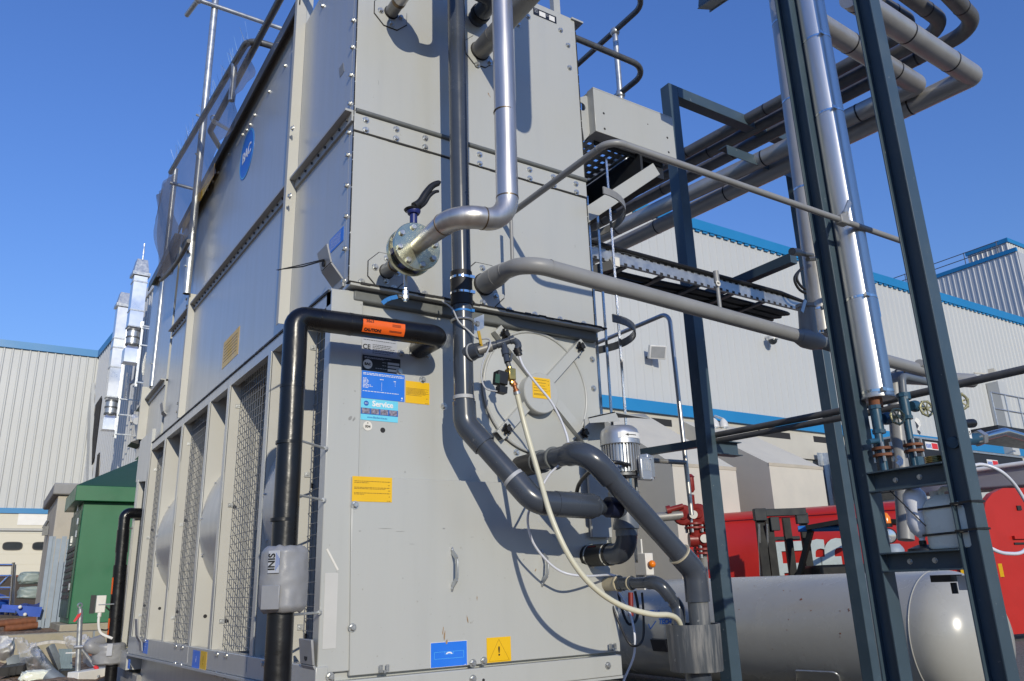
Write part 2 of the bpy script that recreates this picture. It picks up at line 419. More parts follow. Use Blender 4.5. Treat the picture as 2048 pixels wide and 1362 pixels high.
def text(body, size, origin, u, v, mat, parent, name='lettering', align='CENTER', depth=0.0006, bold=0.0, squash=1.0, label=None):
    cu = bpy.data.curves.new('t', 'FONT'); cu.body = body; cu.size = size; cu.align_x = align; cu.align_y = 'CENTER'
    cu.extrude = depth; cu.offset = bold; cu.resolution_u = 3
    to = bpy.data.objects.new('t', cu); C.objects.link(to)
    me = bpy.data.meshes.new_from_object(to.evaluated_get(bpy.context.evaluated_depsgraph_get()))
    bpy.data.objects.remove(to); bpy.data.curves.remove(cu)
    u = u.normalized(); v = v.normalized(); w = u.cross(v)
    pw = Vector(ORIG.get(parent.name, (0, 0, 0))) if parent is not None else Vector((0, 0, 0))
    o0 = Vector(origin) - pw
    for vt in me.vertices:
        vt.co = o0 + u * vt.co.x * squash + v * vt.co.y + w * vt.co.z
    me.name = name
    me.materials.clear(); me.materials.append(M[mat])
    o = bpy.data.objects.new(name, me); C.objects.link(o)
    if parent is not None: o.parent = parent; ORIG[o.name] = tuple(pw)
    return o

# ================================================================== EVAPORATIVE CONDENSER (the near unit)
XL = -0.08                    # left plane of the fan section (the coil casing above stands at x = 0)
XR = 1.43
TOP = 4.19
FY = 0.012                    # face of the recessed lower front panel
cond = thing('evaporative_condenser', 'tall grey steel condenser unit with bolted panels, round access hatch and mesh-covered fan bays', 'cooling unit', (0, 0, 0.4))
def line_z(p, q):             # height along the left face as a straight line through two measured points
    return lambda y: p.z + (q.z - p.z) * (y - p.y) / (q.y - p.y)
zt = line_z(P(664, 581, y=0.0) + V(0, 0, 0), P(303, 888, x=XL))       # top of the fan section
zs = line_z(V(0, 0.0, 3.055), V(0, 4.0, 3.25))                        # horizontal flange of the coil casing
zr = lambda y: 4.40
zsill = line_z(P(600, 1328, x=XL), P(288, 1277, x=XL))
zbb = line_z(P(520, 1352, x=XL), P(289, 1312, x=XL))
Y1 = P(304, 893, x=XL).y      # far end of the unit
SB = 2.945                    # bottom of the bolted strip on the front
# ---- front
MB().box((0, 0, 3.05), (XR, 0.05, TOP)).build('upper_front_panel', 'casing', cond, bevel=0.004)
MB().box((0, 0, 2.133), (XR, 0.05, SB - 0.002)).build('middle_front_panel', 'casing', cond, bevel=0.003)
MB().box((0.0, -0.008, SB), (XR, 0.05, 3.048)).build('bolted_joint_strip', 'casing', cond, bevel=0.002)
MB().tube([(0.006, -0.010, 3.052), (XR, -0.010, 3.052)], 0.013, 10).build('joint_bead', 'bead_grey', cond)
m = MB()
for i in range(24):
    x0 = XR * i / 24; x1 = XR * (i + 1) / 24
    m.box((x0, -0.004 + random.uniform(-.002, .002), SB - 0.006 - random.uniform(0, .003)), (x1, 0.0005, SB - 0.001))
m.build('joint_sealant', 'seal', cond)
# flange between the coil casing and the fan section, with its black sealant
MB().box((-0.01, -0.055, 2.117), (XR + 0.012, 0.04, 2.131)).build('lower_flange', 'casing', cond, bevel=0.002)
m = MB(); x = -0.02
while x < XR:
    w = random.uniform(0.03, 0.07)
    m.box((x, -0.058 - random.uniform(0, .003), 2.128 + random.uniform(-.003, .002)), (x + w, -0.02, 2.136 + random.uniform(-.002, .003))); x += w * 0.96
m.build('flange_sealant', 'seal', cond)
MB().box((0.02, FY - 0.03, 2.06), (XR, FY + 0.03, 2.1165)).build('flange_underside', 'bead_grey', cond, bevel=0.01)  # dark tone: the ledge's shadow is put into this band's colour
# lower front wall, corner post, door
MB().box((0.0, FY, 0.44), (XR + 0.005, FY + 0.04, 2.075)).build('lower_front_panel', 'casing', cond)
px0, px1 = P(727, 592, y=-.012), P(718, 948, y=-.012)
MB().prism([V(XL, -.012, .50), V(px1.x, -.012, .50), V(px1.x, -.012, px1.z), V(px0.x, -.012, 2.112), V(XL, -.012, P(664, 577, y=-.012).z)], V(0, .07, 0)).build('corner_post', 'casing', cond, bevel=0.004)
dd = [P(698, 1352, y=-.018), P(1240, 1303, y=-.018), P(1232, 1150, y=-.018), P(1145, 1120, y=-.018), P(1012, 965, y=-.018), P(703, 953, y=-.018)]
for q in dd: q.y = -0.022
door = MB().prism(dd, V(0, .02, 0)).build('door', 'casing', cond, bevel=0.003)
m = MB()
for hx, hy0, hy1 in ((903, 1102, 1175), (1083, 1106, 1166)):
    a, b = P(hx, hy0, y=-.022), P(hx, hy1, y=-.022)
    hm = MB()
    pts = [a + V(0, 0.0, .012), a + V(0, -.006, -.002), a + V(.003, -.045, -.035), b + V(.003, -.045, .035), b + V(0, -.006, .002), b + V(0, 0.0, -.012)]
    for u, w in zip(pts, pts[1:]): hm.bar(u, w, 0.022, 0.006, X)
    hm.cyl(a + V(0, -.006, .004), a + V(0, -.012, .004), 0.006, n=8); hm.cyl(b + V(0, -.006, -.004), b + V(0, -.012, -.004), 0.006, n=8)
    hb = hm.build('handle', 'galv', door, bevel=0.0015)
m.bm.free()
# base beam in front and along the left
bz0 = 0.375
MB().box((XL + .01, -.035, bz0), (P(1243, 1330, y=-.03).x, 0.03, 0.468)).build('front_base_beam', 'casing', cond, bevel=0.004)
MB().box((XL + .01, -.033, bz0 - .012), (P(1243, 1330, y=-.03).x + .012, 0.06, bz0 - .001)).build('base_lip', 'casing_edge', cond)
bb = MB()
bb.prism([V(XL - .012, -.03, zsill(0)), V(XL - .012, Y1 + .05, zsill(Y1)), V(XL - .012, Y1 + .05, zbb(Y1)), V(XL - .012, -.03, zbb(0) - .02)], V(.05, 0, 0))
lb = bb.build('side_base_beam', 'casing', cond, bevel=0.003)
bb = MB()
bb.prism([V(XL - .03, -.03, zbb(0) - .022), V(XL - .03, Y1 + .05, zbb(Y1) - .002), V(XL - .03, Y1 + .05, zbb(Y1) - .014), V(XL - .03, -.03, zbb(0) - .034)], V(.08, 0, 0))
bb.build('base_flange', 'casing_edge', lb)
bb = MB()
for yy in (0.95, 2.3): bb.box((XL - .0145, yy, zbb(yy) + .004), (XL - .0125, yy + .008, zsill(yy) - .004))
bb.build('splice_joint', 'casing_edge', lb)
MB().prism([V(0.02, .02, .2), V(0.02, Y1, .12), V(0.02, Y1, zbb(Y1)), V(0.02, .02, zbb(0) - .04)], V(1.38, 0, 0)).build('base_skirt', 'casing', cond)
# ---- coil casing, left side
def leftwall(name, y0, y1, za, zb, x0=0.0, th=.04, mat='casing', par=cond):
    return MB().prism([V(x0, y0, za(y0)), V(x0, y1, za(y1)), V(x0, y1, zb(y1)), V(x0, y0, zb(y0))], V(th, 0, 0)).build(name, mat, par)
YP1 = 0.88                    # near upright
leftwall('side_lower_panel', 0.0505, Y1, lambda y: zt(y) + .004, lambda y: zs(y) - .03)
leftwall('side_upper_panel', 0.0505, Y1, zs, lambda y: TOP if y < .4 else TOP)
leftwall('side_parapet', YP1, Y1, lambda y: TOP + .001, zr, par=cond)
m = MB()
m.prism([V(-.045, 0, zs(0)), V(-.045, Y1, zs(Y1)), V(-.045, Y1, zs(Y1) - .012), V(-.045, 0, zs(0) - .012)], V(.045, 0, 0))
m.prism([V(-.012, 0, zs(0) - .013), V(-.012, Y1, zs(Y1) - .013), V(-.012, Y1, zs(Y1) - .06), V(-.012, 0, zs(0) - .06)], V(.012, 0, 0))
fl = m.build('side_flange', 'casing_edge', cond)
m = MB(); y = .05
while y < Y1 - .1:
    m.cyl(V(-.012, y, zs(y) - .036), V(-.022, y, zs(y) - .036), .008, n=6); y += .105
o = m.build('flange_bolt_row', 'bolt_washer', fl); o['kind'] = 'stuff'
m = MB()
m.prism([V(-.05, YP1, zr(0)), V(-.05, Y1, zr(0)), V(-.05, Y1, zr(0) - .010), V(-.05, YP1, zr(0) - .010)], V(.07, 0, 0))
m.prism([V(-.05, YP1, zr(0) - .0101), V(-.05, Y1, zr(0) - .0101), V(-.05, Y1, zr(0) - .09), V(-.05, YP1, zr(0) - .09)], V(.008, 0, 0))
m.build('roof_edge', 'galv_dark', cond)
MB().box((0.041, 0.051, TOP - .06), (XR - .04, Y1, TOP - .02)).build('roof_deck', 'galv', cond)
MB().box((XR - .04, 0.051, .44), (XR, Y1, TOP - .02)).build('right_wall', 'casing', cond)
MB().box((.04, Y1 - .04, 2.15), (XR - .04, Y1, TOP - .07)).build('rear_wall', 'casing', cond)
m = MB(); z = 2.15
while z < TOP:
    h = random.uniform(.03, .08); m.box((-.0025, -.003, z), (.002, .004, min(z + h, TOP))); m.box((XR - .001, -.003, z), (XR + .003, .004, min(z + h, TOP))); z += h + random.uniform(0, .01)
m.build('edge_sealant', 'seal', cond)
MB().prism([V(XR - .03, -.012, TOP), V(XR + .06, -.012, TOP), V(XR + .06, -.012, TOP - .012), V(XR - .03, -.012, TOP - .012)], V(0, .4, 0)).build('roof_corner_angle', 'casing_edge', cond)
# uprights on the left side
def upright(y, za, zb, w=.06, t=.045):
    m = MB()
    m.box((-w, y, za), (-.001, y + .004, zb)); m.box((-w, y + .0045, za), (-w + .004, y + t, zb))
    return m
upright(YP1, P(583, 645, x=0).z, 4.9).build('upright', 'casing_cream', cond)
y2 = P(388, 640, x=0).y
upright(y2, P(365, 840, x=0).z, P(392, 590, x=0).z, .055).build('upright', 'casing_cream', cond)
# ---- fan section, left side: frame, dividers, mesh, fan scrolls
m = MB()
m.prism([V(XL, 0, zt(0)), V(XL, Y1, zt(Y1)), V(XL, Y1, zt(Y1) - .065), V(XL, 0, zt(0) - .065)], V(.04, 0, 0))
m.prism([V(XL, .0, zt(0) + .002), V(XL, Y1, zt(Y1) + .002), V(0, Y1, zt(Y1) + .002), V(0, 0, zt(0) + .002)], V(0, 0, .008))
m.build('fan_section_frame', 'casing', cond)
m = MB(); y = 0.02
while y < Y1:
    h = random.uniform(.04, .12); zz = zt(y) + .004
    m.bar(V(XL - .003, y, zz), V(XL - .003, min(y + h, Y1), zt(min(y + h, Y1)) + .004), .008, .009 + random.uniform(0, .004)); y += h + random.uniform(0, .015)
m.build('frame_sealant', 'seal', cond)
D = [P(q[0], q[1], x=XL).y for q in ((603, 760), (539, 800), (460, 800), (418, 850), (365, 880), (331, 900))] + [Y1]
zin = lambda y: zt(y) - .06
for i, y in enumerate(D):
    m = MB()
    m.prism([V(XL + .004, y + .001, zsill(y) - .02), V(1.2, y + .001, zsill(y) - .02), V(1.2, y + .001, zin(y) + .03), V(XL + .004, y + .001, zin(y) + .03)], V(0, .006, 0))
    dv = m.build('bay_divider', 'casing_cream', cond)
    MB().prism([V(XL, y, zsill(y) + .001), V(XL, y + .055, zsill(y) + .001), V(XL, y + .055, zin(y) - .006), V(XL, y, zin(y) - .006)], V(-.006, 0, 0)).build('divider_flange', 'casing', dv)
    hm = MB()
    for hz in (1.27, .62): hm.cyl(V(XL + .075, y - .0005, hz + .02 * i), V(XL + .075, y + .002, hz + .02 * i), .012, n=10)
    hm.build('drain_hole', 'dark_gap', dv)
MB().box((.95, .06, .46), (1.0, Y1, 2.25)).build('inner_wall', 'casing_cream', cond)
MB().prism([V(XL + .04, .06, .455), V(XL + .04, Y1, .44), V(.95, Y1, .44), V(.95, .06, .455)], V(0, 0, -.03)).build('bay_floor', 'galv', cond)
MB().prism([V(XL + .05, .06, zin(0) + .045), V(XL + .05, Y1, zin(Y1) + .045), V(.95, Y1, zin(Y1) + .045), V(.95, .06, zin(0) + .045)], V(0, 0, .02)).build('bay_ceiling', 'casing', cond)
bays = [(0.062, D[0]), (D[1] + .06, D[2]), (D[3] + .06, D[4]), (D[5] + .06, D[6])]
for k, (ya, yb) in enumerate(bays):
    m = MB(); xs = XL + .062
    z0 = zsill(ya) + .005
    n = int((yb - ya) / .05)
    for i in range(n + 1):
        y = yb - .012 - i * .05
        if y < ya: break
        m.tube([V(xs, y, z0), V(xs, y, zin(y) + .02)], .0019, 5)
    z = z0 + .015; r = 0
    while z < zin(yb) + .02:
        pts = [V(xs + (.0015 if (j + r) % 2 else -.0015), yb - .004 - j * .05, z) for j in range(n + 1)]
        m.tube(pts, .0019, 5)
        z += .05; r += 1
    ms = m.build('mesh_screen', 'mesh_wire', cond)
    cm = MB()
    for cz in (.66, 1.32, 1.93): cm.box((XL + .035, yb - .004, cz - .012), (XL + .066, yb - .001, cz + .012)); cm.cyl(V(XL + .048, yb - .004, cz), V(XL + .048, yb - .009, cz), .006, n=8)
    cm.build('mesh_clip', 'galv', ms)
    MB().box((XL + .30, ya, 1.02), (.9, yb, 1.026)).build('fan_deck', 'galv_dark', cond)
for k in (0, 2, 4):
    ya, yb = D[k] + .008, D[k + 1] - .001
    prof = []
    for i in range(49):                                     # a volute: wider above than below
        a = math.radians(-100 + 200 * i / 48); R = .60 + .14 * math.sin(a)
        prof.append((XL + .012 + .60 - R * math.cos(a) * (1 if abs(a) < 1.57 else 1), 1.10 + R * math.sin(a)))
    m = MB(); rings = [[m.bm.verts.new(V(min(x, .95), y, min(max(z, .47), 2.1))) for x, z in prof] for y in (ya, yb)]
    for j in range(48): m.bm.faces.new((rings[0][j], rings[1][j], rings[1][j + 1], rings[0][j + 1]))
    sc = m.build('fan_scroll', 'casing', cond)
    sm = MB()
    for j in range(3, 48, 5): x, z = prof[j]; sm.ball(V(x - .004, yb - .03, z), .006, 4)
    sm.build('scroll_screw', 'bolt', sc)
MB().box((XL + .004, .0585, .5), (1.2, .061, 2.1)).build('front_bay_lining', 'casing', cond)

# ---- lifting lugs
def lug(prof, y0, y1, name='lifting_lug', par=cond, hole=None, t=.010):
    m = MB(); n = len(prof)
    for a, b in zip(prof, prof[1:]):
        a, b = Vector(a), Vector(b); d = (b - a).normalized(); s = V(d.z, 0, -d.x) * t
        e = d * .0005
        m.hexa([V(a.x, y0, a.z), V(b.x, y0, b.z) + e, V(b.x, y0, b.z) + e + s, V(a.x, y0, a.z) + s],
               [V(a.x, y1, a.z), V(b.x, y1, b.z) + e, V(b.x, y1, b.z) + e + s, V(a.x, y1, a.z) + s])
    o = m.build(name, 'galv_matte', par, bevel=.002)
    if hole is not None:
        h = Vector(hole)
        MB().cyl(V(h.x - .0025 if True else h.x, h.y, h.z), V(h.x + t + .004, h.y, h.z), .021, n=18).build('eye', 'dark_gap', o)
    return o
yl = .05
pr = [P(657, 487, y=yl), P(665, 524, y=yl), P(688, 557, y=yl), P(689, 572, y=yl)]
lg = lug(pr, yl, yl + .13, hole=(P(657, 510, y=yl + .02).x - .003, yl + .075, P(660, 514, y=yl).z))
q = P(650, 520, y=yl + .07)
m = MB(); m.tube([q + V(.03, 0, 0), q, P(606, 533, y=yl - .05), P(553, 540, y=yl - .1)], [.004, .004, .003, .0015], 6)
m.tube([q + V(.03, 0, .006), q + V(0, .004, .006), P(606, 529, y=yl - .05), P(556, 540, y=yl - .1)], .0025, 6)
m.build('tie_wire', 'black_plastic', lg)
pr = [P(627, 1279, y=-.02), P(630, 1330, y=-.02), P(652, 1372, y=-.02), P(654, 1390, y=-.02)]
lg = lug(pr, -.02, .13, hole=(P(627, 1310, y=0).x - .01, .055, P(620, 1312, y=0).z))
yy = P(278, 1262, x=XL - .06).y
pr = [P(277, 1238, y=yy), P(278, 1272, y=yy), P(285, 1284, y=yy), P(286, 1302, y=yy)]
lug(pr, yy, yy + .13)
yy = P(333, 838, x=0).y
pr = [P(327, 803, y=yy), P(329, 822, y=yy), P(345, 838, y=yy), P(346, 842, y=yy)]
lug(pr, yy, yy + .13)

# ---- round hatch
hc = V(1.024, 0.006, 1.743); HR = .312
hatch = MB().lathe(hc, -Y, [(-.004, HR), (.004, HR), (.006, HR - .006)], 64).build('access_hatch', 'casing', cond)
MB().ring(hc + V(0, -.006, 0), -Y, HR + .004, .0075, 72, 8).build('hatch_rim', 'casing_edge', hatch)
kn = [P(1005, 671, y=-.02), P(1156, 696, y=-.02), P(1009, 860, y=-.02), P(1163, 868, y=-.02)]
hubc = P(1082, 786, y=-.05)
for a, b in ((kn[0], kn[3]), (kn[1], kn[2])):
    a, b = a.copy(), b.copy()
    e = (b - a).normalized() * .045; a -= e; b += e
    m = MB(); up = Y
    t = (b - a).normalized(); s = t.cross(Y).normalized()
    for sgn in (-1, 1):
        m.bar(a + s * sgn * .024 + V(0, .010, 0), b + s * sgn * .024 + V(0, .010, 0), .005, .04, Y)
    m.bar(V(a.x, -.03, a.z), V(b.x, -.03, b.z), .053, .005, Y)
    cb = m.build('crossbar', 'casing', hatch, bevel=.001)
hub = MB().lathe(V(hubc.x, 0, hubc.z), -Y, [(.0, .105), (.052, .105), (.056, .101)], 48).build('hub_cover', 'casing', hatch)
for a in kn:
    m = MB()
    for i in range(6):
        an = i * math.pi / 3
        m.cyl(V(a.x, -.035, a.z), V(a.x + .026 * math.cos(an), -.052, a.z + .026 * math.sin(an)), .009, .007, 8)
    m.cyl(V(a.x, -.03, a.z), V(a.x, -.066, a.z), .015, .013, 12)
    m.build('star_knob', 'black_plastic', hatch)

# ---- bolts (shared mesh), washers belong to the bolt
def hexbolt(n, r=.0115, h=.009):
    m = MB(); c = V(0, 0, 0)
    m.lathe(c, n, [(0, r * 1.55), (.0025, r * 1.5)], 16)
    m.lathe(c + n * .0025, n, [(0, r), (h, r), (h + .002, r * .8)], 6)
    return m
BF = hexbolt(-Y).build('bolt', 'bolt', cond); BL = hexbolt(-X).build('bolt', 'bolt', cond)
first = {}
def put(proto, p):
    loc = Vector(p) - Vector(ORIG[cond.name])
    if proto.name not in first:
        first[proto.name] = 1; o = proto
    else:
        o = proto.copy(); C.objects.link(o); o.parent = cond
    o.location = V(*loc) + Vector(ORIG[cond.name])
    return o
for o in (BF, BL):             # the prototypes were built about the world origin: bring the mesh back there
    for v in o.data.vertices: v.co += Vector(ORIG[cond.name])
def putf(px, py, y=0.0):
    o = put(BF, P(px, py, y=y)); o.location -= Vector(ORIG[cond.name])
def putl(px, py, x=0.0):
    o = put(BL, P(px, py, x=x)); o.location -= Vector(ORIG[cond.name])
r2 = lambda q: (650 + q[0] / 2.9, q[1] / 2.9)
for q in ((238, 697), (237, 754), (414, 750), (413, 804), (582, 802), (581, 854), (897, 897), (898, 949), (1187, 985), (1188, 1035), (1324, 1027), (1328, 1075), (1455, 1067), (1458, 1115)):
    putf(*r2(q), y=-.008)
for q in ((1366, 176), (1409, 264), (1418, 394), (1178, 98), (1122, 146)): putf(*r2(q))
r3 = lambda q: (650 + q[0] / 2.9, 450 + q[1] / 2.9)
for q in ((212, 330), (400, 368), (578, 400), (1070, 492), (1217, 520), (1363, 548), (1501, 574)): putf(*r3(q))
for q in ((1549, 780), (1557, 948), (565, 898), (430, 850), (690, 1052), (505, 742), (595, 760), (440, 742)): putf(*r3(q), y=FY)
r4 = lambda q: (650 + q[0] / 2.926, 900 + q[1] / 2.926)
for q in ((175, 322), (160, 1040), (865, 1248), (929, 1234)): putf(*r4(q), y=-.022)
for q in ((1120, 15), (1035, 155)): putf(*r4(q), y=FY)
for q in ((30, 1327), (865, 1340), (1655, 1262)): putf(*r4(q), y=-.035)
for q in ((165, 120), (160, 275), (152, 437), (147, 602), (145, 680), (140, 770), (134, 900), (128, 1077), (124, 1255)): putl(*r2(q))
for q in ((1873, 35), (1655, 382), (1562, 532), (1478, 668), (1452, 724), (1432, 755), (1408, 782), (1333, 895), (1268, 1000), (1237, 1050), (1207, 1098)): putl(q[0] / 2.9, q[1] / 2.9)
for q in ((2000, 138), (1997, 325)): putl(q[0] / 2.9, 450 + q[1] / 2.9)
for q in ((1700, 745), (1684, 1138)): putl(q[0] / 2.9, q[1] / 2.9, x=-.06)
for q in ((1085, 430), (1088, 470), (1035, 1035), (1030, 1085)): putl(q[0] / 2.9, 450 + q[1] / 2.9, x=-.04)
for q in ((1030, 1148), (1068, 1155), (1272, 1195), (1325, 1203), (1025, 1248), (1060, 1257), (1265, 1310), (1318, 1325), (850, 1115), (1545, 1250)): putl(q[0] * .3418, 900 + q[1] * .3418, x=XL - .013)
# wing nuts on the base
for q in ((335, 1295), (1670, 1165)):
    p = P(*r4(q), y=-.024); m = MB()
    m.cyl(p, p + V(0, -.03, 0), .006, n=8)
    for s in (-1, 1): m.obox(p + V(.014 * s, -.02, .012), X, Y, Z, .006, .004, .014)
    m.build('wing_nut', 'bolt', cond)
m = MB()
for q, y in (((335, 1190), FY), ((180, 1164), FY)):
    p = P(*r3(q), y=y); m.cyl(p + V(0, -.0006, 0), p + V(0, .004, 0), .012 if q[0] == 335 else .005, n=16)
for q in ((1667, 1265), (928, 1347)):
    p = P(*r4(q), y=-.0355); m.cyl(p, p + V(0, .004, 0), .007, n=12)
m.build('drilled_hole', 'dark_gap', cond)
# octagonal nozzle plates with a sealed edge
def oct_plate(px, py, R, bolts, name='nozzle_plate', y=0.0):
    c = P(px, py, y=y)
    pts = [c + V(R * math.cos(math.radians(22.5 + 45 * i)), 0, R * math.sin(math.radians(22.5 + 45 * i))) for i in range(8)]
    o = MB().prism([p + (p - c) * .04 for p in pts], V(0, -.0022, 0)).build(name, 'seal', cond)
    MB().prism([p + V(0, -.0024, 0) for p in pts], V(0, -.004, 0)).build('plate_face', 'casing', o, bevel=.001)
    for b in bolts: putf(b[0], b[1], y=y - .0065)
    return c
o3 = lambda q: (700 + q[0] / 4.54, 350 + q[1] / 4.54)
oct_plate(772, 544, .098, [o3(q) for q in ((338, 757), (228, 837), (325, 963), (400, 1030), (433, 888))])
oct_plate(968, 571, .125, [o3(q) for q in ((1202, 845), (1328, 1103), (1205, 1158), (1445, 1225))])
o5 = lambda q: (700 + q[0] / 4.257, q[1] / 4.257)
oct_plate(781, 27, .098, [o5(q) for q in ((262, 90), (432, 150), (350, 200))])
oct_plate(958, 104, .098, [o5(q) for q in ((1190, 532), (1085, 550))])

# ---- stickers and plates fixed to the unit
class Patch:
    def __init__(s, tl, tr, bl, kw, u, mat, par, name='sticker', th=.0012, label=None, lift=.0006):
        a, b, c = P(*tl, **kw), P(*tr, **kw), P(*bl, **kw)
        s.u = u; s.v = Z; s.n = u.cross(Z); s.par = par
        w = (b - a).dot(u); h = (a - c).z
        s.w, s.h = w, h
        s.o = c + s.n * lift
        s.o = a - Z * h + s.n * lift
        s.obj = MB().prism([s.o, s.o + u * w, s.o + u * w + Z * h, s.o + Z * h], s.n * th).build(name, mat, par)
        s.th = th
        if label: s.obj['label'] = label
    def at(s, a, b, e=.0006): return s.o + s.u * (a * s.w) + Z * (b * s.h) + s.n * (s.th + e)
    def rect(s, a0, b0, a1, b1, mat, name, e=.0003):
        return MB().prism([s.at(a0, b0, e), s.at(a1, b0, e), s.at(a1, b1, e), s.at(a0, b1, e)], s.n * .0004).build(name, mat, s.obj)
    def rows(s, rows, mat, name='small_print', hh=.02, e=.0003, fill=.9):
        m = MB()
        for a0, a1, b in rows:
            x = a0
            while x < a1:
                w = random.uniform(.025, .075)
                x2 = min(x + w, a1)
                m.prism([s.at(x, b, e), s.at(x2, b, e), s.at(x2, b + hh, e), s.at(x, b + hh, e)], s.n * .0003)
                x = x2 + .014
        return m.build(name, mat, s.obj)
    def disc(s, a, b, r, mat, name, e=.0003):
        p = s.at(a, b, e); return MB().lathe(p, s.n, [(0, r), (.0004, r)], 28).build(name, mat, s.obj)
    def txt(s, body, size, a, b, mat, name='lettering', align='CENTER', bold=0.0, e=.0009, squash=1.0):
        return text(body, size, s.at(a, b, e), s.u, s.v, mat, s.obj, name, align, .0003, bold, squash)
fr = dict(y=FY)
s = Patch((724, 674), (794, 683), (724, 706), fr, X, 'sticker_silver', cond, 'conformity_label', label='silver label with CE mark and small print')
s.txt('CE', s.h * .42, .13, .42, 'ink_black', bold=.0006)
s.rows([(.04, .95, .86), (.30, .85, .60), (.30, .8, .5), (.30, .95, .40), (.30, .9, .30), (.30, .88, .20), (.30, .8, .08)], 'ink_black', hh=.035)
s = Patch((725, 709), (800.5, 718), (725, 740), fr, X, 'sticker_black', cond, 'type_plate', label='black type plate with a white round emblem and blank fields')
s.disc(.135, .42, s.h * .31, 'sticker_white', 'emblem'); s.txt('BAC', s.h * .22, .135, .42, 'ink_black', bold=.0008, e=.0014)
s.rows([(.05, .75, .86), (.05, .55, .80), (.52, .62, .62), (.52, .62, .42), (.34, .63, .2)], 'sticker_silver', hh=.03)
for b in (.10, .33, .55): s.rect(.66, b, .97, b + .15, 'sticker_white' if b < .2 else 'sticker_silver', 'blank_field')
s = Patch((723.5, 740.5), (809, 750.4), (722.5, 795.3), fr, X, 'sticker_blue', cond, 'instruction_sticker', label='blue instruction sticker with a white table of small print')
s.rows([(.03, .97, .91), (.03, .97, .86)], 'ink_white', hh=.022)
s.rows([(.03, .03 + w, .72 - .048 * i) for i, w in enumerate((.08, .11, .13, .12, .1, .18, .22, .12))], 'ink_white', hh=.02)
s.rows([(.42, .50, .72), (.74, .80, .70)], 'ink_white', hh=.028)
m = [(.455, .465, .60 - .045 * i) for i in range(7)] + [(.77, .78, .64), (.77, .78, .59), (.77, .78, .53)]
s.rows(m, 'ink_white', hh=.02); s.rows([(.03, .86, .25)], 'ink_white', hh=.022); s.rows([(.91, .97, .03)], 'ink_white', hh=.014)
s.disc(.94, .12, .004, 'ink_white', 'round_mark')
s = Patch((811, 761), (858.6, 767), (810, 805), fr, X, 'sticker_yellow', cond, 'warning_sticker', label='yellow sticker with a paragraph of small print')
s.rows([(.03, .95, .66), (.03, .80, .61), (.03, .93, .56), (.03, .84, .51), (.03, .96, .46), (.03, .82, .41), (.03, .66, .35), (.86, .92, .24), (.82, .95, .03)], 'ink_brown', hh=.022)
s = Patch((721.8, 796), (795.8, 804.6), (720.5, 839), fr, X, 'sticker_light_blue', cond, 'service_sticker', label='light blue Service sticker with four small pictures and a web address')
s.txt('Service', s.h * .36, .58, .78, 'ink_white', bold=.0012)
s.disc(.14, .78, s.h * .12, 'ink_blue', 'emblem'); s.txt('BAC', s.h * .08, .14, .78, 'ink_white', e=.0014)
s.rect(0, .27, 1, .56, 'ink_blue', 'picture_band', e=.0002)
for i in range(4): s.rect(.03 + .245 * i, .30, .235 + .245 * i, .55, 'picture', 'picture', e=.0008)
s.txt('www.BacService.eu', s.h * .125, .44, .14, 'ink_blue')
tg = P(735, 852, y=FY)
t4 = MB().lathe(tg + V(0, -.0005, 0), -Y, [(0, .021), (.002, .021)], 32).build('number_tag', 'tag_white', cond); plab(t4, 'round white tag numbered 004')
text('004', .017, tg + V(0, -.0032, -.003), X, Z, 'ink_black', t4, bold=.0003); MB().cyl(tg + V(0, -.0027, .013), tg + V(0, -.003, .013), .0028, n=10).build('tag_hole', 'dark_gap', t4)
dr = dict(y=-.022)
s = Patch((704.7, 952), (784, 956.6), (704.7, 1002.5), dr, X, 'sticker_yellow', cond, 'notice_sticker', label='wide yellow sticker with three short paragraphs of small print')
s.rows([(.05, .96, .80), (.05, .40, .74), (.90, .94, .66), (.05, .95, .55), (.05, .83, .50), (.90, .95, .44), (.05, .96, .33), (.05, .30, .28), (.92, .95, .2), (.88, .96, .03)], 'ink_brown', hh=.024)
s = Patch((860.4, 1285.7), (933.7, 1280), (861, 1336.7), dr, X, 'sticker_white', cond, 'level_sticker', label='blue sticker with a spirit level pictogram')
s.rect(.01, .012, .99, .985, 'sticker_blue', 'blue_field', e=.0002)
for a0, b0, a1, b1 in ((.1, .33, .9, .338), (.1, .60, .9, .608), (.1, .33, .105, .60), (.895, .33, .9, .60), (.38, .49, .62, .496), (.38, .49, .385, .60), (.615, .49, .62, .60)):
    s.rect(a0, b0, a1, b1, 'sticker_light_blue', 'level_outline', e=.0008)
m = MB(); N_ = 10
for i in range(N_):
    a, b = math.pi * i / N_, math.pi * (i + 1) / N_
    f = lambda t, r0, r1: s.at(.5 - r0 * math.cos(t), .505 + r1 * math.sin(t), .0008)
    m.prism([f(a, .05, .03), f(b, .05, .03), f(b, .09, .085), f(a, .09, .085)], s.n * .0003)
m.build('bubble_mark', 'ink_white', s.obj); s.rows([(.92, .97, .03)], 'ink_white', hh=.016, e=.0008)
s = Patch((972.7, 1276), (1020.7, 1272.4), (974.8, 1326), dr, X, 'sticker_yellow', cond, 'hazard_sticker', label='yellow hazard sticker with an exclamation mark in a triangle')
m = MB()
for a, b in (((.08, .05), (.5, .92)), ((.5, .92), (.92, .05)), ((.92, .05), (.08, .05))): m.bar(s.at(*a), s.at(*b), .0009, .0004, s.n)
m.build('triangle_outline', 'ink_brown', s.obj)
s.txt('!', s.h * .52, .5, .42, 'ink_black', bold=.001)
p = hubc + V(0, -.008, 0)
s = Patch((1063.8, 753.6), (1099.5, 758.8), (1065, 795), dict(y=-.056), X, 'sticker_yellow', cond, 'hub_sticker', label='small yellow sticker on the round hatch hub')
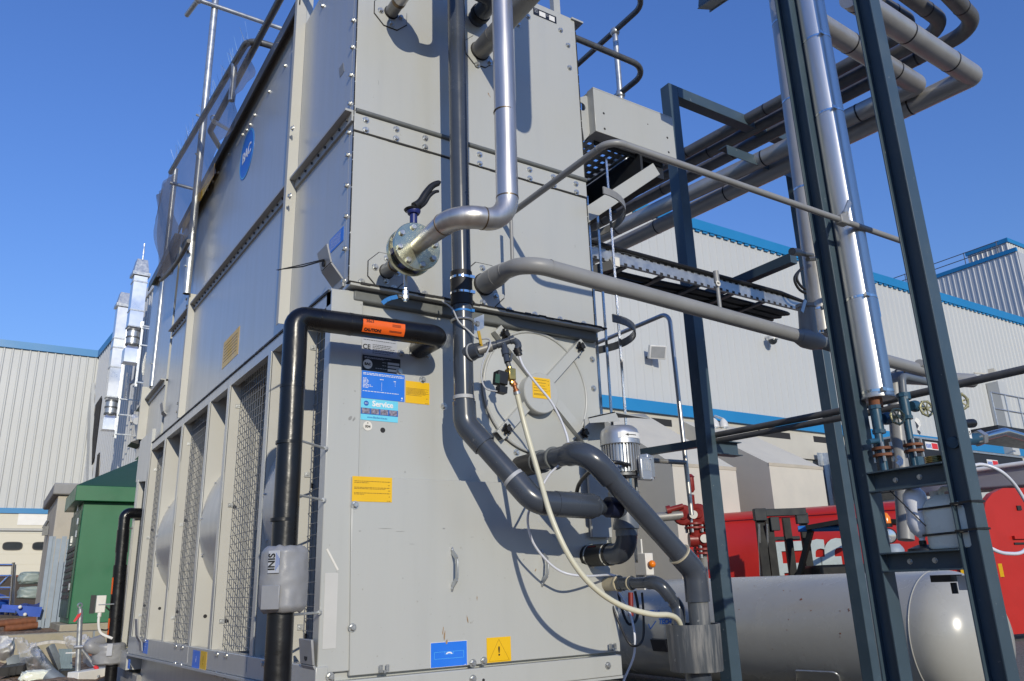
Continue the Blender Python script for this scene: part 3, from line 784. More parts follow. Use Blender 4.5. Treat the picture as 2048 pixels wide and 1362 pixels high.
s.rows([(.06, .8, .88), (.85, .92, .86), (.06, .75, .74), (.88, .93, .68), (.06, .7, .60), (.06, .78, .47), (.9, .95, .4), (.06, .82, .34), (.06, .75, .2), (.06, .66, .15)], 'ink_brown', hh=.025)
lf = dict(x=0)
s = Patch((660, 481), (688, 456), (660, 508), lf, -Y, 'sticker_blue', cond, 'side_sticker', label='blue sticker with white small print on the side panel')
s.rows([(.06, .8, .85 - .1 * i) for i in range(8)], 'ink_white', hh=.03)
yc, zc = P(494, 308, x=0).y, P(494, 308, x=0).z
em = MB().lathe(V(-.001, yc, zc), -X, [(0, .197), (.002, .197)], 56).build('round_emblem', 'sticker_blue', cond); plab(em, 'large round blue emblem lettered BAC')
MB().lathe(V(-.0034, yc, zc), -X, [(0, .190), (.0004, .190), (.0004, .183), (0, .183)], 56, closed=True).build('emblem_ring', 'sticker_light_blue', em)
text('BAC', .125, V(-.0042, yc, zc), -Y, Z, 'ink_white', em, bold=.0025, squash=1.0)
s = Patch((448, 686), (478, 679), (447, 736), lf, -Y, 'sticker_yellow', cond, 'side_notice', label='faded yellow notice on the side panel')
s.rows([(.08, .9, .8 - .12 * i) for i in range(6)], 'ink_brown', hh=.03)
MB().box((-.052, 3.10, 4.19), (-.0505, Y1 - .25, 4.315)).build('yellow_strip', 'sticker_yellow', cond)
s = Patch((387, 1299.5), (401.6, 1301.2), (386.5, 1335.5), dict(x=XL - .012), -Y, 'sticker_blue', cond, 'base_sticker', label='blue half of a two-colour sticker on the base beam'); s.txt('i', .05, .5, .5, 'ink_white')
s = Patch((401.8, 1301.2), (414.6, 1303), (401.8, 1339), dict(x=XL - .012), -Y, 'sticker_yellow', cond, 'base_sticker', label='yellow half of a two-colour sticker on the base beam'); s.txt('!', .07, .5, .5, 'ink_brown')
s = Patch((287.5, 1278.5), (297, 1280), (287.5, 1306), dict(x=XL - .012), -Y, 'sticker_blue', cond, 'base_sticker', label='blue sticker at the far end of the base beam'); s.rows([(.1, .9, .8), (.1, .8, .5)], 'ink_white')
s = Patch((650, 1146), (676, 1148), (650, 1298), dict(y=-.012), X, 'patch_grey', cond, 'pale_patch', label='pale rectangle of bare paint on the corner post')
# plate at top right of the front
s = Patch((1066, 14), (1112, 32), (1066, 28), fr | {'y': 0.0}, X, 'sticker_black', cond, 'rating_plate', label='black rating plate with two white fields near the roof')
s.rect(.25, .15, .52, .8, 'sticker_white', 'blank_field'); s.rect(.68, .15, .92, .8, 'sticker_white', 'blank_field')
s.rows([(.05, .2, .8), (.05, .2, .6), (.05, .2, .4), (.55, .66, .7), (.55, .66, .5)], 'sticker_silver', hh=.06)

# marks of use on the front panels: rust runs, scuffs, a strip of tape
pmat('rust_stain', (0.30, 0.20, 0.11), 0.7, var=0.3, scale=60)
pmat('scuff_grey', (0.27, 0.275, 0.27), 0.6, var=0.2, scale=60)
def mark(px, py, w, h, y, mat, name, seed, lean=0.0):
    rnd = random.Random(seed); c = P(px, py, y=y); n = 11; pts = []
    for i in range(n):
        a = 2 * math.pi * i / n; r = .55 + .6 * rnd.random()
        pts.append(V(c.x + w * r * math.cos(a) + lean * h * math.sin(a), y - .0006, c.z + h * r * math.sin(a)))
    MB().prism(pts, V(0, .0004, 0)).build(name, mat, cond)
for px, py, w, h, y, mt, ln in ((977, 188, .005, .012, 0, 'rust_stain', -.3), (980, 193, .002, .008, 0, 'rust_stain', -.3), (889, 1272, .004, .026, -.0225, 'rust_stain', .1), (886, 1262, .003, .020, -.0225, 'rust_stain', .1),
        (893, 1284, .005, .012, -.0245, 'rust_stain', .1), (935, 1238, .003, .016, -.0225, 'rust_stain', -.2), (954, 1196, .002, .010, -.0225, 'rust_stain', 0), (1071, 1140, .003, .010, -.0225, 'rust_stain', .5), (806, 1156, .002, .003, -.0225, 'scuff_grey', 0),
        (770, 1057, .035, .0012, -.0225, 'scuff_grey', 1.2), (800, 1063, .02, .001, -.0225, 'scuff_grey', 2), (824, 1088, .012, .001, -.0225, 'scuff_grey', -4), (888, 1057, .008, .004, -.0225, 'scuff_grey', 0), (945, 1074, .010, .0008, -.0225, 'scuff_grey', 0), (720, 1062, .006, .002, -.0225, 'scuff_grey', 0),
        (710, 782, .003, .004, -.0125, 'scuff_grey', 0), (700, 836, .008, .012, -.0125, 'scuff_grey', .3), (708, 838, .006, .010, -.0125, 'scuff_grey', .3), (810, 944, .003, .006, FY - .0005, 'scuff_grey', 0), (1045, 465, .004, .0012, 0, 'scuff_grey', 0), (1150, 492, .002, .012, 0, 'scuff_grey', 0), (757, 165, .001, .016, 0, 'scuff_grey', 0)):
    mark(px, py, w, h, y, mt, 'rust_mark' if mt == 'rust_stain' else 'scratch', int(px * 7 + py), ln)
a, b = P(654, 1098, y=-.0135), P(676, 1140, y=-.0135); MB().bar(a, b, .0015, .008, X).build('tape_strip', 'tag_white', cond)
# scratch on the upper left panel
q = P(683, 140, x=-.001); MB().obox(q, Y, X, V(0, .3, 1), .03, .0006, .035).build('scratch', 'scuff_grey', cond)

# ================================================================== PIPEWORK IN FRONT OF THE UNIT
ROT_T = ROT.transposed()
def proj(p):
    c = ROT_T @ (Vector(p) - CAM); return (W_PX / 2 - c.x / c.z * F_PX, H_PX / 2 + c.y / c.z * F_PX)
def reach(base, px, lo=0.0, hi=2.0):       # how far out along -Y from base until it is seen at column px
    for _ in range(40):
        mid = (lo + hi) / 2
        if proj(base + V(0, -mid, 0))[0] < px: lo = mid
        else: hi = mid
    return lo
def band(m, p, d, r, w=.014, e=.0025): m.cyl(p - d * w / 2, p + d * w / 2, r + e, n=24)
def flange_bolts(m, c, d, R, n, rr=.0095, h=.012, a0=0.2):
    u = d.orthogonal().normalized(); w = d.cross(u)
    for i in range(n):
        a = a0 + 2 * math.pi * i / n; p = c + (u * math.cos(a) + w * math.sin(a)) * R
        m.lathe(p, d, [(0, rr), (h, rr), (h + .002, rr * .8)], 6)

# ---- stainless pipe with S-bend, wafer valve
nb = P(772, 544, y=0)
st = thing('stainless_pipe', 'shiny stainless steel pipe dropping down and bending in an S to the bolted valve', 'pipe', tuple(nb))
SS = .70
sv = P(1011, 300, y=-SS)
stop_ = P(1006, -60, y=-SS)
path = fillet([nb + V(0, -.335, 0), nb + V(0, -SS, 0), V(sv.x, -SS, nb.z + .01), V(stop_.x, -SS, 5.0)], [0, .13, .125, 0], 12)
rads = []
acc = 0
for i, p in enumerate(path):
    if i: acc += (path[i] - path[i - 1]).length
    rads.append(.033 if acc < .05 else min(.0475, .034 + (acc - .05) * .085))
MB().tube(path, rads, 28).build('pipe_run', 'stainless', st)
m = MB()
for i in (1, 13, 26):
    d = (path[i + 1] - path[i]).normalized() if i < len(path) - 1 else Z
    band(m, path[i], d, rads[i], .006, .0012)
band(m, V(sv.x, -SS, 2.78), Z, .0475, .003, .0006)
m.build('weld_seam', 'weld', st)
vt = thing('butterfly_valve', 'black and blue wafer valve between two zinc flanges with a black squeeze lever', 'valve', tuple(nb + V(0, -.29, 0)))
m = MB(); m.cyl(nb, nb + V(0, -.10, 0), .034, n=24); m.cyl(nb + V(0, -.10, 0), nb + V(0, -.25, 0), .0315, n=24); m.build('nozzle', 'zinc_pipe', vt)
m = MB(); band(m, nb + V(0, -.004, 0), Y, .034, .012, .004); m.build('nozzle_seal', 'seal', vt)
m = MB(); band(m, nb + V(0, -.10, 0), Y, .0325, .008, .002); m.build('weld_seam', 'weld', vt)
for s in (.25, .318):
    c = nb + V(0, -s, 0)
    f = MB().lathe(c, -Y, [(0, .036), (0, .109), (.002, .111), (.018, .111), (.020, .109), (.020, .036)], 56).build('flange', 'flange_zinc', vt)
    m = MB()
    if s > .3: flange_bolts(m, c + V(0, -.020, 0), -Y, .088, 8, .0135, .010, .25)
    else: flange_bolts(m, c, Y, .088, 8, .0135, .012, .25)
    m.build('flange_bolt', 'bolt', f)
body = MB().lathe(nb + V(0, -.271, 0), -Y, [(0, .07), (0, .098), (.046, .098), (.046, .07)], 40).build('valve_body', 'black_plastic', vt)
m = MB(); flange_bolts(m, nb + V(0, -.262, 0), -Y, .086, 8, .02, .048, .25); m.build('body_lug', 'blue_valve', body)
nt_ = P(829, 436, y=-.295)
zc_ = nb + V(0, -.294, 0)
m = MB(); m.cyl(zc_ + V(0, 0, .09), V(zc_.x, -.294, P(828, 424, y=-.294).z), .017, n=20)
zt_ = P(828, 424, y=-.294).z
m.lathe(V(zc_.x, -.294, zt_ - .012), Z, [(0, .026), (.012, .032), (.018, .032)], 20)
m.build('valve_neck', 'blue_valve', vt)
m = MB(); m.lathe(V(zc_.x - .006, -.294, zt_ + .004), V(-.08, 0, 1), [(0, .034), (.006, .038), (.010, .034)], 24); m.build('index_plate', 'black_plastic', vt)
m = MB()
L1 = [P(*o3(q), y=-.294) for q in ((585, 285), (640, 245), (690, 165), (745, 100), (800, 75), (815, 80))]
m.tube(spline(L1, 5), [.020 - .008 * i / 25 for i in range(26)], 12)
L2 = [P(*o3(q), y=-.294) for q in ((630, 290), (680, 250), (720, 190), (765, 155), (803, 147))]
m.tube(spline(L2, 5), [.012 - .005 * i / 20 for i in range(21)], 10)
m.build('squeeze_lever', 'black_plastic', vt, smooth=True)
# ---- drain cock under the nozzle
dc = P(811, 560, y=-.2)
dk = thing('drain_cock', 'small stainless ball cock with a blue lever hanging under the flanged nozzle', 'valve', (dc.x, -.2, dc.z))
zz = lambda px, py: P(px, py, y=-.2).z
m = MB(); m.cyl(V(dc.x, -.2, nb.z - .02), V(dc.x, -.2, zz(811, 575)), .0085, n=14); m.build('stem_pipe', 'stainless', dk)
m = MB()
m.lathe(V(dc.x, -.2, zz(811, 574)), -Z, [(0, .010), (.004, .012), (.012, .012), (.016, .010), (.020, .014), (.036, .014), (.038, .012), (.042, .016), (.058, .016), (.060, .009), (.068, .008)], 8)
a = P(799, 592, y=-.2); m.cyl(V(dc.x, -.2, a.z), a + V(-.006, 0, 0), .007, n=10)
m.build('valve_body', 'chrome', dk)
L = [P(*o3(q), y=-.205) for q in ((430, 1105), (370, 1118), (330, 1135), (292, 1165))]
m = MB()
for u, w in zip(L, L[1:]): m.bar(u, w, .018, .004, Y)
m.build('lever', 'blue_plastic', dk)

# ---- black lagged pipe in front
bb0 = P(838, 697, y=0); sB = .215
cB = P(589.5, 690, y=-sB); rB = .0475
blk = thing('black_lagged_pipe', 'thick black insulated pipe running along the front and turning down past the mesh bays', 'pipe', (cB.x, -sB, 0))
zB0 = bb0.z; zB1 = P(610, 637, y=-sB).z
path = fillet([bb0, V(bb0.x, -sB, zB0), V(cB.x, -sB, zB1), V(P(556, 1340, y=-sB).x, -sB, .1)], [0, .055, .045, 0], 6)
MB().tube(path, rB, 28).build('pipe_lagging', 'black_lagging', blk)
m = MB()
for px, py in ((585, 774), (577, 886), (567, 1040)):
    c = P(px, py, y=-sB); band(m, V(c.x, -sB, c.z), Z, rB, .012, .0012)
for px in (640, 700, 790): c = P(px, 650, y=-sB); band(m, V(c.x, -sB, zB1 + (zB0 - zB1) * (c.x - cB.x) / (bb0.x - cB.x)), X, rB, .016, .0012)
m.build('lagging_joint', 'black_lagging', blk)
xa, xb = P(726, 662, y=-sB - rB).x, P(810, 675, y=-sB - rB).x
zA = zB1 + (zB0 - zB1) * ((xa + xb) / 2 - cB.x) / (bb0.x - cB.x)
m = MB()
for i in range(8):
    a, b = math.radians(18 - 66 * i / 8), math.radians(18 - 66 * (i + 1) / 8)
    f = lambda x, t, r: V(x, -sB - r * math.cos(t), zA + (xa - x) * .0 + r * math.sin(t) + (zB0 - zB1) / (bb0.x - cB.x) * (x - (xa + xb) / 2))
    m.hexa([f(xa, a, rB + .001), f(xb - .0, a, rB + .001), f(xb, b, rB + .001), f(xa, b, rB + .001)], [f(xa, a, rB + .0022), f(xb, a, rB + .0022), f(xb, b, rB + .0022), f(xa, b, rB + .0022)])
cl = m.build('caution_label', 'sticker_orange', blk); plab(cl, 'orange CAUTION label wrapped on the lagging')
def on_pipe(x, ang, e=.0028): return V(x, -sB - (rB + e) * math.cos(math.radians(ang)), zA + (rB + e) * math.sin(math.radians(ang)) + (zB0 - zB1) / (bb0.x - cB.x) * (x - (xa + xb) / 2))
an = -33
ux = V(1, 0, (zB0 - zB1) / (bb0.x - cB.x)).normalized()
text('CAUTION!', .016, on_pipe(xa + .045, an, .0034), ux, V(0, -math.sin(math.radians(-an)), math.cos(math.radians(an))).normalized(), 'ink_black', cl, bold=.0007)
text('3863', .018, on_pipe(xa + .03, 8, .0032), ux, V(0, .1, 1), 'ink_black', cl)
m = MB()
for i in range(3): m.bar(on_pipe(xb - .06, 6 - 5 * i), on_pipe(xb - .02, 6 - 5 * i), .002, .001)
for i in range(2): m.bar(on_pipe(xa + .12, -26 - 5 * i), on_pipe(xb - .015, -26 - 5 * i), .003, .001)
m.build('small_print', 'ink_black', cl)
m = MB()
for q, xw in (((620, 1000), 650), ((600, 1225), 645), ((612, 905), 636)):
    p = P(xw, q[1], x=XL); c = P(575, q[1] + 3, y=-sB); m.cyl(V(c.x, -sB, p.z), V(XL + .0, -.02, p.z), .005, n=8); m.cyl(V(XL, -.02, p.z), V(XL - .01, -.035, p.z), .009, n=6)
m.build('stand_off_rod', 'galv', blk)
# ---- insulated jacket strapped round it
jc = P(568, 1158, y=-sB); xj = jc.x
jk = thing('insulation_jacket', 'padded grey fabric jacket strapped round the black pipe in front', 'pipe jacket', (xj, -sB, P(560, 1222, y=-sB).z))
def jacket(t, c, z0, z1, R, sx=1.0, seed=1):
    from mathutils import noise as mn
    n, k = 44, 64; H = z1 - z0; m = MB(); rings = []
    for i in range(n + 1):
        f = i / n; z = z0 + H * f; e = min(f, 1 - f); ring = []
        belly = R * (1.0 + .05 * math.sin(math.pi * f)) * (1 if e > .10 else (.80 + .20 * math.sin(e / .10 * math.pi / 2)))
        for j in range(k):
            a = 2 * math.pi * j / k; q = V(math.cos(a) * 1.3 + seed, math.sin(a) * 1.3, f * 2.2)
            d = .045 * mn.noise(q * 1.2) + .030 * mn.noise(q * 2.7 + V(4, 0, 0)) - .045 * abs(mn.noise(V(q.x * 1.6, q.y * 1.6, f * 1.1 + 3))) 
            if e < .12: d += .075 * mn.noise(V(math.cos(a) * 4.5, math.sin(a) * 4.5, seed + f * 3)) * (1 - e / .12)
            r = belly * (1 + d); zz2 = z + (.010 * mn.noise(V(math.cos(a) * 2.2, math.sin(a) * 2.2, seed * 3 + (f > .5))) if e < .06 else 0)
            ring.append(m.bm.verts.new(V(c.x + r * sx * math.cos(a), c.y + r * math.sin(a), zz2)))
        rings.append(ring)
    for a, b in zip(rings, rings[1:]):
        for j in range(k): m.bm.faces.new((a[j], a[(j + 1) % k], b[(j + 1) % k], b[j]))
    m.bm.faces.new(rings[0][::-1]); m.bm.faces.new(rings[-1])
    return m.build('fabric', 'jacket_grey', t, angle=80)
zj0, zj1 = P(560, 1225, y=-sB).z, P(575, 1093, y=-sB).z
jacket(jk, V(xj, -sB, 0), zj0, zj1, .083)
# flap and label, facing the camera's left front
nj = (V(CAM.x, CAM.y, 0) - V(xj, -sB, 0)).normalized(); nj = Matrix.Rotation(math.radians(-22), 3, 'Z') @ nj; uj = -nj.cross(Z); uj = Z.cross(nj) * 1.0
uj = V(-nj.y, nj.x, 0)
cj = V(xj, -sB, 0) + nj * .0905
fz = lambda py: P(560, py, y=-sB).z
m = MB(); m.obox(V(cj.x, cj.y, (fz(1170) + fz(1218)) / 2) - uj * .010, uj, nj, Z, .034, .0045, (fz(1170) - fz(1218)) / 2)
m.build('closing_flap', 'jacket_grey', jk, bevel=.003)
lb2 = MB().obox(V(cj.x, cj.y, (fz(1103) + fz(1147)) / 2) - uj * .004 , uj, nj, Z, .021, .003, (fz(1103) - fz(1147)) / 2).build('name_label', 'sticker_silver', jk, bevel=.001)
text('INIS', .034, V(cj.x, cj.y, (fz(1103) + fz(1147)) / 2) + nj * .0045 - uj * .010, Z, -uj, 'ink_black', lb2, bold=.0008)
m = MB()
for i in range(4): m.obox(V(cj.x, cj.y, (fz(1103) + fz(1147)) / 2) + nj * .0037 + uj * (.005 + .004 * i), uj, nj, Z, .0007, .0004, .03 - .006 * i)
m.build('small_print', 'ink_blue', lb2)

# ---- dark grey plastic riser from the pump discharge
sD = .19; rD = .0455
dt = P(910, 8, y=-sD); dm = P(928, 800, y=-sD)
dp = thing('dark_plastic_riser', 'dark grey plastic pipe rising up the front of the unit from the pump discharge', 'pipe', (dm.x, -sD, .6))
e1 = P(930, 848, y=-sD); e2 = P(1070, 1005, y=-.40); e3 = P(1195, 1013, y=-.42)
MB().tube(fillet([V(dt.x, -sD, 4.6), V(dm.x, -sD, dm.z), e1, e2, e3], [0, 0, .12, .12, 0], 8), rD, 28).build('pipe_run', 'pvc_dark', dp)
dirD = (V(dm.x, -sD, dm.z) - V(dt.x, -sD, dt.z)).normalized()
def along(py): return V(dt.x + (dm.x - dt.x) * (P(920, py, y=-sD).z - dt.z) / (dm.z - dt.z), -sD, P(920, py, y=-sD).z)
d12 = (e2 - e1).normalized()
for a, b, c in ((along(803), e1, e1 + d12 * .135), (e2 - d12 * .13, e2, e2 + (e3 - e2).normalized() * .10)):
    MB().tube(fillet([a, b, c], .10, 8), rD + .0075, 28).build('elbow', 'pvc_dark', dp)
d23 = (e3 - e2).normalized()
m = MB(); m.lathe(e2 + d23 * .10, d23, [(0, rD + .010), ((e3 - e2).length - .13, rD + .010), ((e3 - e2).length - .115, rD + .004), ((e3 - e2).length - .10, rD - .006)], 28); m.build('socket', 'pvc_dark', dp)
m = MB(); 
for q in (e2 + d23 * .105, along(795), e2 - d12 * .14): band(m, q, d23 if q == e2 + d23 * .105 else (Z if abs(q.y + sD) < .01 else d12), rD + .001, .016, .003)
m.build('glue_bead', 'cable_grey', dp)
rc = MB().tube([along(611), along(545)], rD + .006, 28).build('rubber_coupling', 'rubber', dp)
m = MB()
for py in (558, 588): band(m, along(py), Z, rD + .006, .011, .0022); m.obox(along(py) + V(.03, -.05, 0), X, Y, Z, .012, .006, .007)
m.build('hose_clamp', 'chrome', rc)
m = MB(); band(m, along(624), Z, rD, .010, .002); m.obox(along(624) + V(.035, -.038, .002), X, Y, Z, .008, .006, .007); m.build('cable_tie', 'blue_plastic', dp)
m = MB(); m.ring(along(642), Z, rD + .005, .006, 24, 8); a = along(642); m.tube([a + V(.045, -.01, 0), a + V(.085, 0, 0)], .007, 8); m.cyl(a + V(.075, 0, 0), a + V(.088, 0, 0), .013, n=6)
ub = m.build('pipe_clip', 'galv', dp)
m = MB(); q = P(957, 640, y=-.10)
m.prism([P(948, 637, y=-.16), P(968, 628, y=-.16), P(968, 655, y=-.16), P(948, 668, y=-.16)], V(0, .16, 0)); m.build('clip_bracket', 'galv', dp)
# top tee
m = MB(); m.tube([V(dt.x, -sD, 4.16), V(dt.x, -sD, 4.6)], rD + .010, 28); tz = P(905, 0, y=-sD).z
m.build('top_socket', 'pvc_dark', dp)
bn = P(952, 38, y=0)
m = MB(); m.tube(fillet([bn, V(bn.x, -sD, bn.z), V(dt.x, -sD, bn.z + .02)], .05, 6), rD + .006, 24); m.build('branch_tee', 'pvc_dark', dp)
m = MB(); band(m, bn + V(0, -.05, 0), Y, rD + .006, .03, .006); m.build('seal_ring', 'rubber', dp)
# saddle tee, small valves and solenoid on the riser
sa = along(705)
sn = thing('solenoid_bleed_valve', 'small brass solenoid valve assembly branching off the dark riser', 'valve', tuple(sa))
A0 = P(930, 708, y=-.20); A1 = P(960, 700, y=-.28); A2 = P(1035, 676, y=-.36)
m = MB(); d = (A1 - A0).normalized(); m.cyl(A0, A1 + d * .0, .040, .034, 24); m.build('saddle', 'pvc_dark', sn)
m = MB(); band(m, A0 + d * .04, d, .036, .006, .005); m.build('saddle_ring', 'cable_grey', sn)
d = (A2 - A1).normalized(); L_ = (A2 - A1).length
m = MB(); m.lathe(A1 - d * .01, d, [(0, .020), (.045, .020), (.046, .024), (.065, .024)], 12); m.build('cock_body', 'zinc_pipe', sn)
h0 = A1 + d * .03
m = MB(); m.cyl(h0, P(961, 690, y=h0.y), .007, n=10); m.bar(P(962, 688, y=h0.y), P(957, 662, y=h0.y), .014, .004, Y); m.build('cock_lever', 'yellow_paint', sn)
m = MB(); m.tube(fillet([A1 + d * .06, A2 + d * .03, P(1034, 700, y=-.37)], .03, 6), .0155, 16)
for f in (.35, .5, .85): band(m, A1 + d * (L_ * f), d, .0155, .022, .004)
T0 = A1 + d * (L_ * .62)
T1 = P(1015, 725, y=-.36)
m.tube([T0, T1], .0145, 14); band(m, T0 + (T1 - T0) * .5, (T1 - T0).normalized(), .0145, .03, .004)
m.build('tee_piping', 'pvc_dark', sn)
m = MB(); q = P(1033, 697, y=-.37); m.cyl(q, P(1037, 706, y=-.37), .020, n=12); m.cyl(P(1037, 706, y=-.37), P(1038, 711, y=-.37), .016, n=12); m.build('compression_nut', 'black_plastic', sn)
T2 = P(1018, 733, y=-.36); T3 = P(1023, 763, y=-.36)
m = MB(); m.cyl(T1, T2, .012, n=8); m.bar(P(1021, 722, y=-.37), P(1024, 706, y=-.37), .010, .006, Y); m.build('shut_off_cock', 'galv_dark', sn)
m = MB(); d = (T3 - T2).normalized()
m.lathe(T2, d, [(0, .012), (.012, .014), (.014, .010), (.03, .010), (.034, .018), (.06, .018), (.064, .010), (.075, .013), (.085, .011)], 8)
m.obox(T2 + (T3 - T2) * .55, X, Y, Z, .017, .02, .026)
br = m.build('brass_body', 'brass', sn, bevel=.002)
so_ = P(999, 760, y=-.36)
m = MB(); q = P(1001, 757, y=-.365); m.obox(q, V(1, 0, -.12), Y, V(.12, 0, 1), .026, .024, .030); co = m.build('coil', 'black_plastic', sn, bevel=.003)
m = MB(); q2 = P(995, 757, y=-.390); m.obox(q2, V(1, 0, -.12), Y, V(.12, 0, 1), .011, .0015, .020); m.build('coil_label', 'green_dark', co)
m = MB(); q3 = P(1003, 780, y=-.365); m.obox(q3, V(1, 0, -.12), Y, V(.12, 0, 1), .020, .018, .015); q4 = P(994, 783, y=-.37); m.cyl(q3, q4, .009, n=10); m.build('plug', 'black_plastic', co)
m = MB(); a, b = P(1026, 762, y=-.36), P(1033, 784, y=-.36); d = (b - a).normalized()
m.lathe(a, d, [(0, .012), (.010, .012), (.012, .0155), (.022, .0155), (.024, .010), (.038, .010), (.040, .0135), (.05, .0135)], 14); m.build('hose_tail', 'copper', sn)
m = MB(); band(m, b + d * .004, d, .013, .013, .003); m.build('hose_clip', 'galv', sn)
# cream hose, thin white hose, signal cables
hpts = [b, P(1050, 853, y=-.37), P(1077, 948, y=-.42), P(1103, 1035, y=-.48), P(1140, 1115, y=-.52), P(1185, 1172, y=-.54), P(1240, 1210, y=-.55), P(1300, 1228, y=-.56), P(1338, 1230, y=-.56), P(1356, 1240, y=-.55), P(1364, 1262, y=-.53)]
hs = MB().tube(spline(hpts, 8), .0118, 14).build('cream_hose', 'hose_cream')
tag(hs, 'cream rubber hose curving down from the solenoid valve to the drain cup', 'hose')
w0 = P(1038, 711, y=-.37)
hs = MB().tube(spline([w0, P(1048, 735, y=-.37), P(1075, 770, y=-.37), P(1103, 805, y=-.37), P(1126, 850, y=-.37), P(1136, 890, y=-.37), P(1122, 925, y=-.34), P(1098, 950, y=-.3), P(1075, 990, y=-.27), P(1056, 1030, y=-.24), P(1062, 1075, y=-.22), P(1085, 1112, y=-.2), P(1120, 1142, y=-.2), P(1165, 1152, y=-.22), P(1215, 1150, y=-.1), P(1235, 1152, y=.05)], 8), .0055, 10).build('thin_white_hose', 'hose_white')
tag(hs, 'thin white plastic hose looping from the compression nut behind the dark elbow', 'hose')
c1 = MB().tube(spline([along(600) + V(-.05, .1, .02), along(620) + V(-.052, -.0, 0), along(650) + V(-.045, -.045, 0), along(668) + V(.0, -.058, 0), P(955, 677, y=-.27), P(976, 678, y=-.31), P(980, 690, y=-.35), P(966, 725, y=-.36), P(963, 755, y=-.36), P(972, 777, y=-.37), P(994, 783, y=-.37)], 8), .0038, 8).build('signal_cable', 'cable_grey')
tag(c1, 'thin grey cable wrapped round the dark riser and plugged into the coil', 'cable')

# ---- painted grey pipe leaving the unit to the right
gb = P(966, 570, y=0); gs = .40
gp = thing('grey_painted_pipe', 'thick light grey painted pipe with a reducer, sloping past the steel columns', 'pipe', tuple(gb))
g1, g2 = P(1300, 597, y=-gs), P(1640, 684, y=-gs)
dg = (g2 - g1).normalized()
gc = g1 + dg * ((gb.x - g1.x) / dg.x)
gc.z = (gc.z + gb.z) / 2
m = MB(); m.lathe(gb, -Y, [(0, .054), (.13, .054), (.135, .053), (.21, .043)], 28); m.build('reducer', 'pipe_grey', gp)
m = MB(); band(m, gb + V(0, -.01, 0), Y, .054, .015, .005); m.build('nozzle_seal', 'seal', gp)
MB().tube(fillet([gb + V(0, -.20, 0), gc, g2], .125, 10), .0415, 26).build('pipe_run', 'pipe_grey', gp)
m = MB(); band(m, gb + V(0, -.135, 0), Y, .053, .006, .001); band(m, gb + V(0, -.215, 0), Y, .043, .006, .001); band(m, gc + dg * .13, dg, .0415, .005, .0012); m.build('weld_seam', 'pipe_grey', gp)
vb = P(1598, 660, y=-gs)
m = MB(); v0 = P(1560, 664, y=-gs)
m.lathe(g2 - dg * .20, dg, [(0, .043), (.06, .06), (.14, .06), (.2, .045)], 20)
va = P(1612, 615, y=-gs - .02); vm = g2 - dg * .10
m.cyl(vm, va, .055, .048, 16); m.cyl(va, va + (va - vm).normalized() * .02, .06, n=8)
m.build('check_valve_body', 'pipe_grey', gp)
m = MB(); m.bar(va, P(1608, 604, y=-gs - .03), .03, .006, Y); m.bar(P(1604, 624, y=-gs - .06), P(1611, 600, y=-gs - .06), .022, .005, Y); m.build('valve_tab', 'galv', gp)
g3 = P(2060, 798, y=-gs); MB().tube([g2, P(1690, 699, y=-gs)], .040, 24).build('unpainted_section', 'pipe_grey_blue', gp)
MB().tube([P(1690, 699, y=-gs), P(1858, 744, y=-gs)], .040, 24).build('pipe_end_section', 'pipe_grey', gp)
m = MB(); a = P(1845, 740, y=-gs); m.cyl(a, P(1838, 726, y=-gs - .03), .03, n=14); m.build('end_valve', 'pipe_grey', gp)
# capped vent stub with a round number tag on the grey pipe
vs = P(1440, 605, y=-gs)
vn = thing('vent_stub', 'short capped grey vent standing up on the painted grey pipe, with a round tag', 'vent pipe', tuple(vs))
p0 = P(1441, 625, y=-gs); xz = lambda py: P(1437, py, y=-gs).z
m = MB(); m.cyl(V(p0.x, -gs, p0.z), V(p0.x, -gs, xz(560)), .0105, n=12); m.cyl(V(p0.x, -gs, xz(566)), V(p0.x, -gs, xz(544)), .0155, n=12); m.build('stub', 'pipe_grey', vn)
tq = V(p0.x - .010, -gs - .016, xz(570))
t7 = MB().lathe(tq, -Y, [(0, .017), (.002, .017)], 24).build('number_tag', 'tag_white', vn); text('007', .013, tq + V(0, -.0026, 0), X, Z, 'ink_black', t7, bold=.0003)
tb = MB().tube([V(gb.x + .085, -.15, gb.z + .02), V(gb.x + .085, -.15, 2.62)], .0095, 12)
tb = tb.build('thin_steel_tube', 'pipe_grey'); tag(tb, 'thin grey tube standing on the reducer behind the stainless bend', 'pipe')
# ---- grey conduit: out of the wall, then along to the right column
cb = P(1003, 441, y=0); cs = reach(cb, 1221)
ce = P(1808, 484, y=-cs + .0)
cd = thing('grey_conduit', 'thin grey pipe leaving the unit wall and running to the front steel column', 'pipe', tuple(cb))
cc = V(cb.x, -cs, cb.z)
MB().tube(fillet([cb, cc, ce], .07, 8), .0165, 18).build('pipe_run', 'pipe_grey', cd)
m = MB(); band(m, cc + V(.085, 0, 0), (ce - cc).normalized(), .0165, .01, .001); band(m, cc + V(0, .085, 0), Y, .0165, .01, .001); m.build('weld_seam', 'pipe_grey', cd)
bv = P(1684, 441, y=-cs)
m = MB(); m.obox(bv, (ce - cc).normalized(), Y, Z, .035, .024, .026); m.cyl(bv, P(1690, 425, y=-cs), .018, n=12); m.build('ball_valve', 'pipe_grey', cd, bevel=.006)
m = MB(); m.bar(P(1690, 427, y=-cs - .01), P(1699, 403, y=-cs - .01), .028, .010, Y); m.build('valve_handle', 'galv', cd)

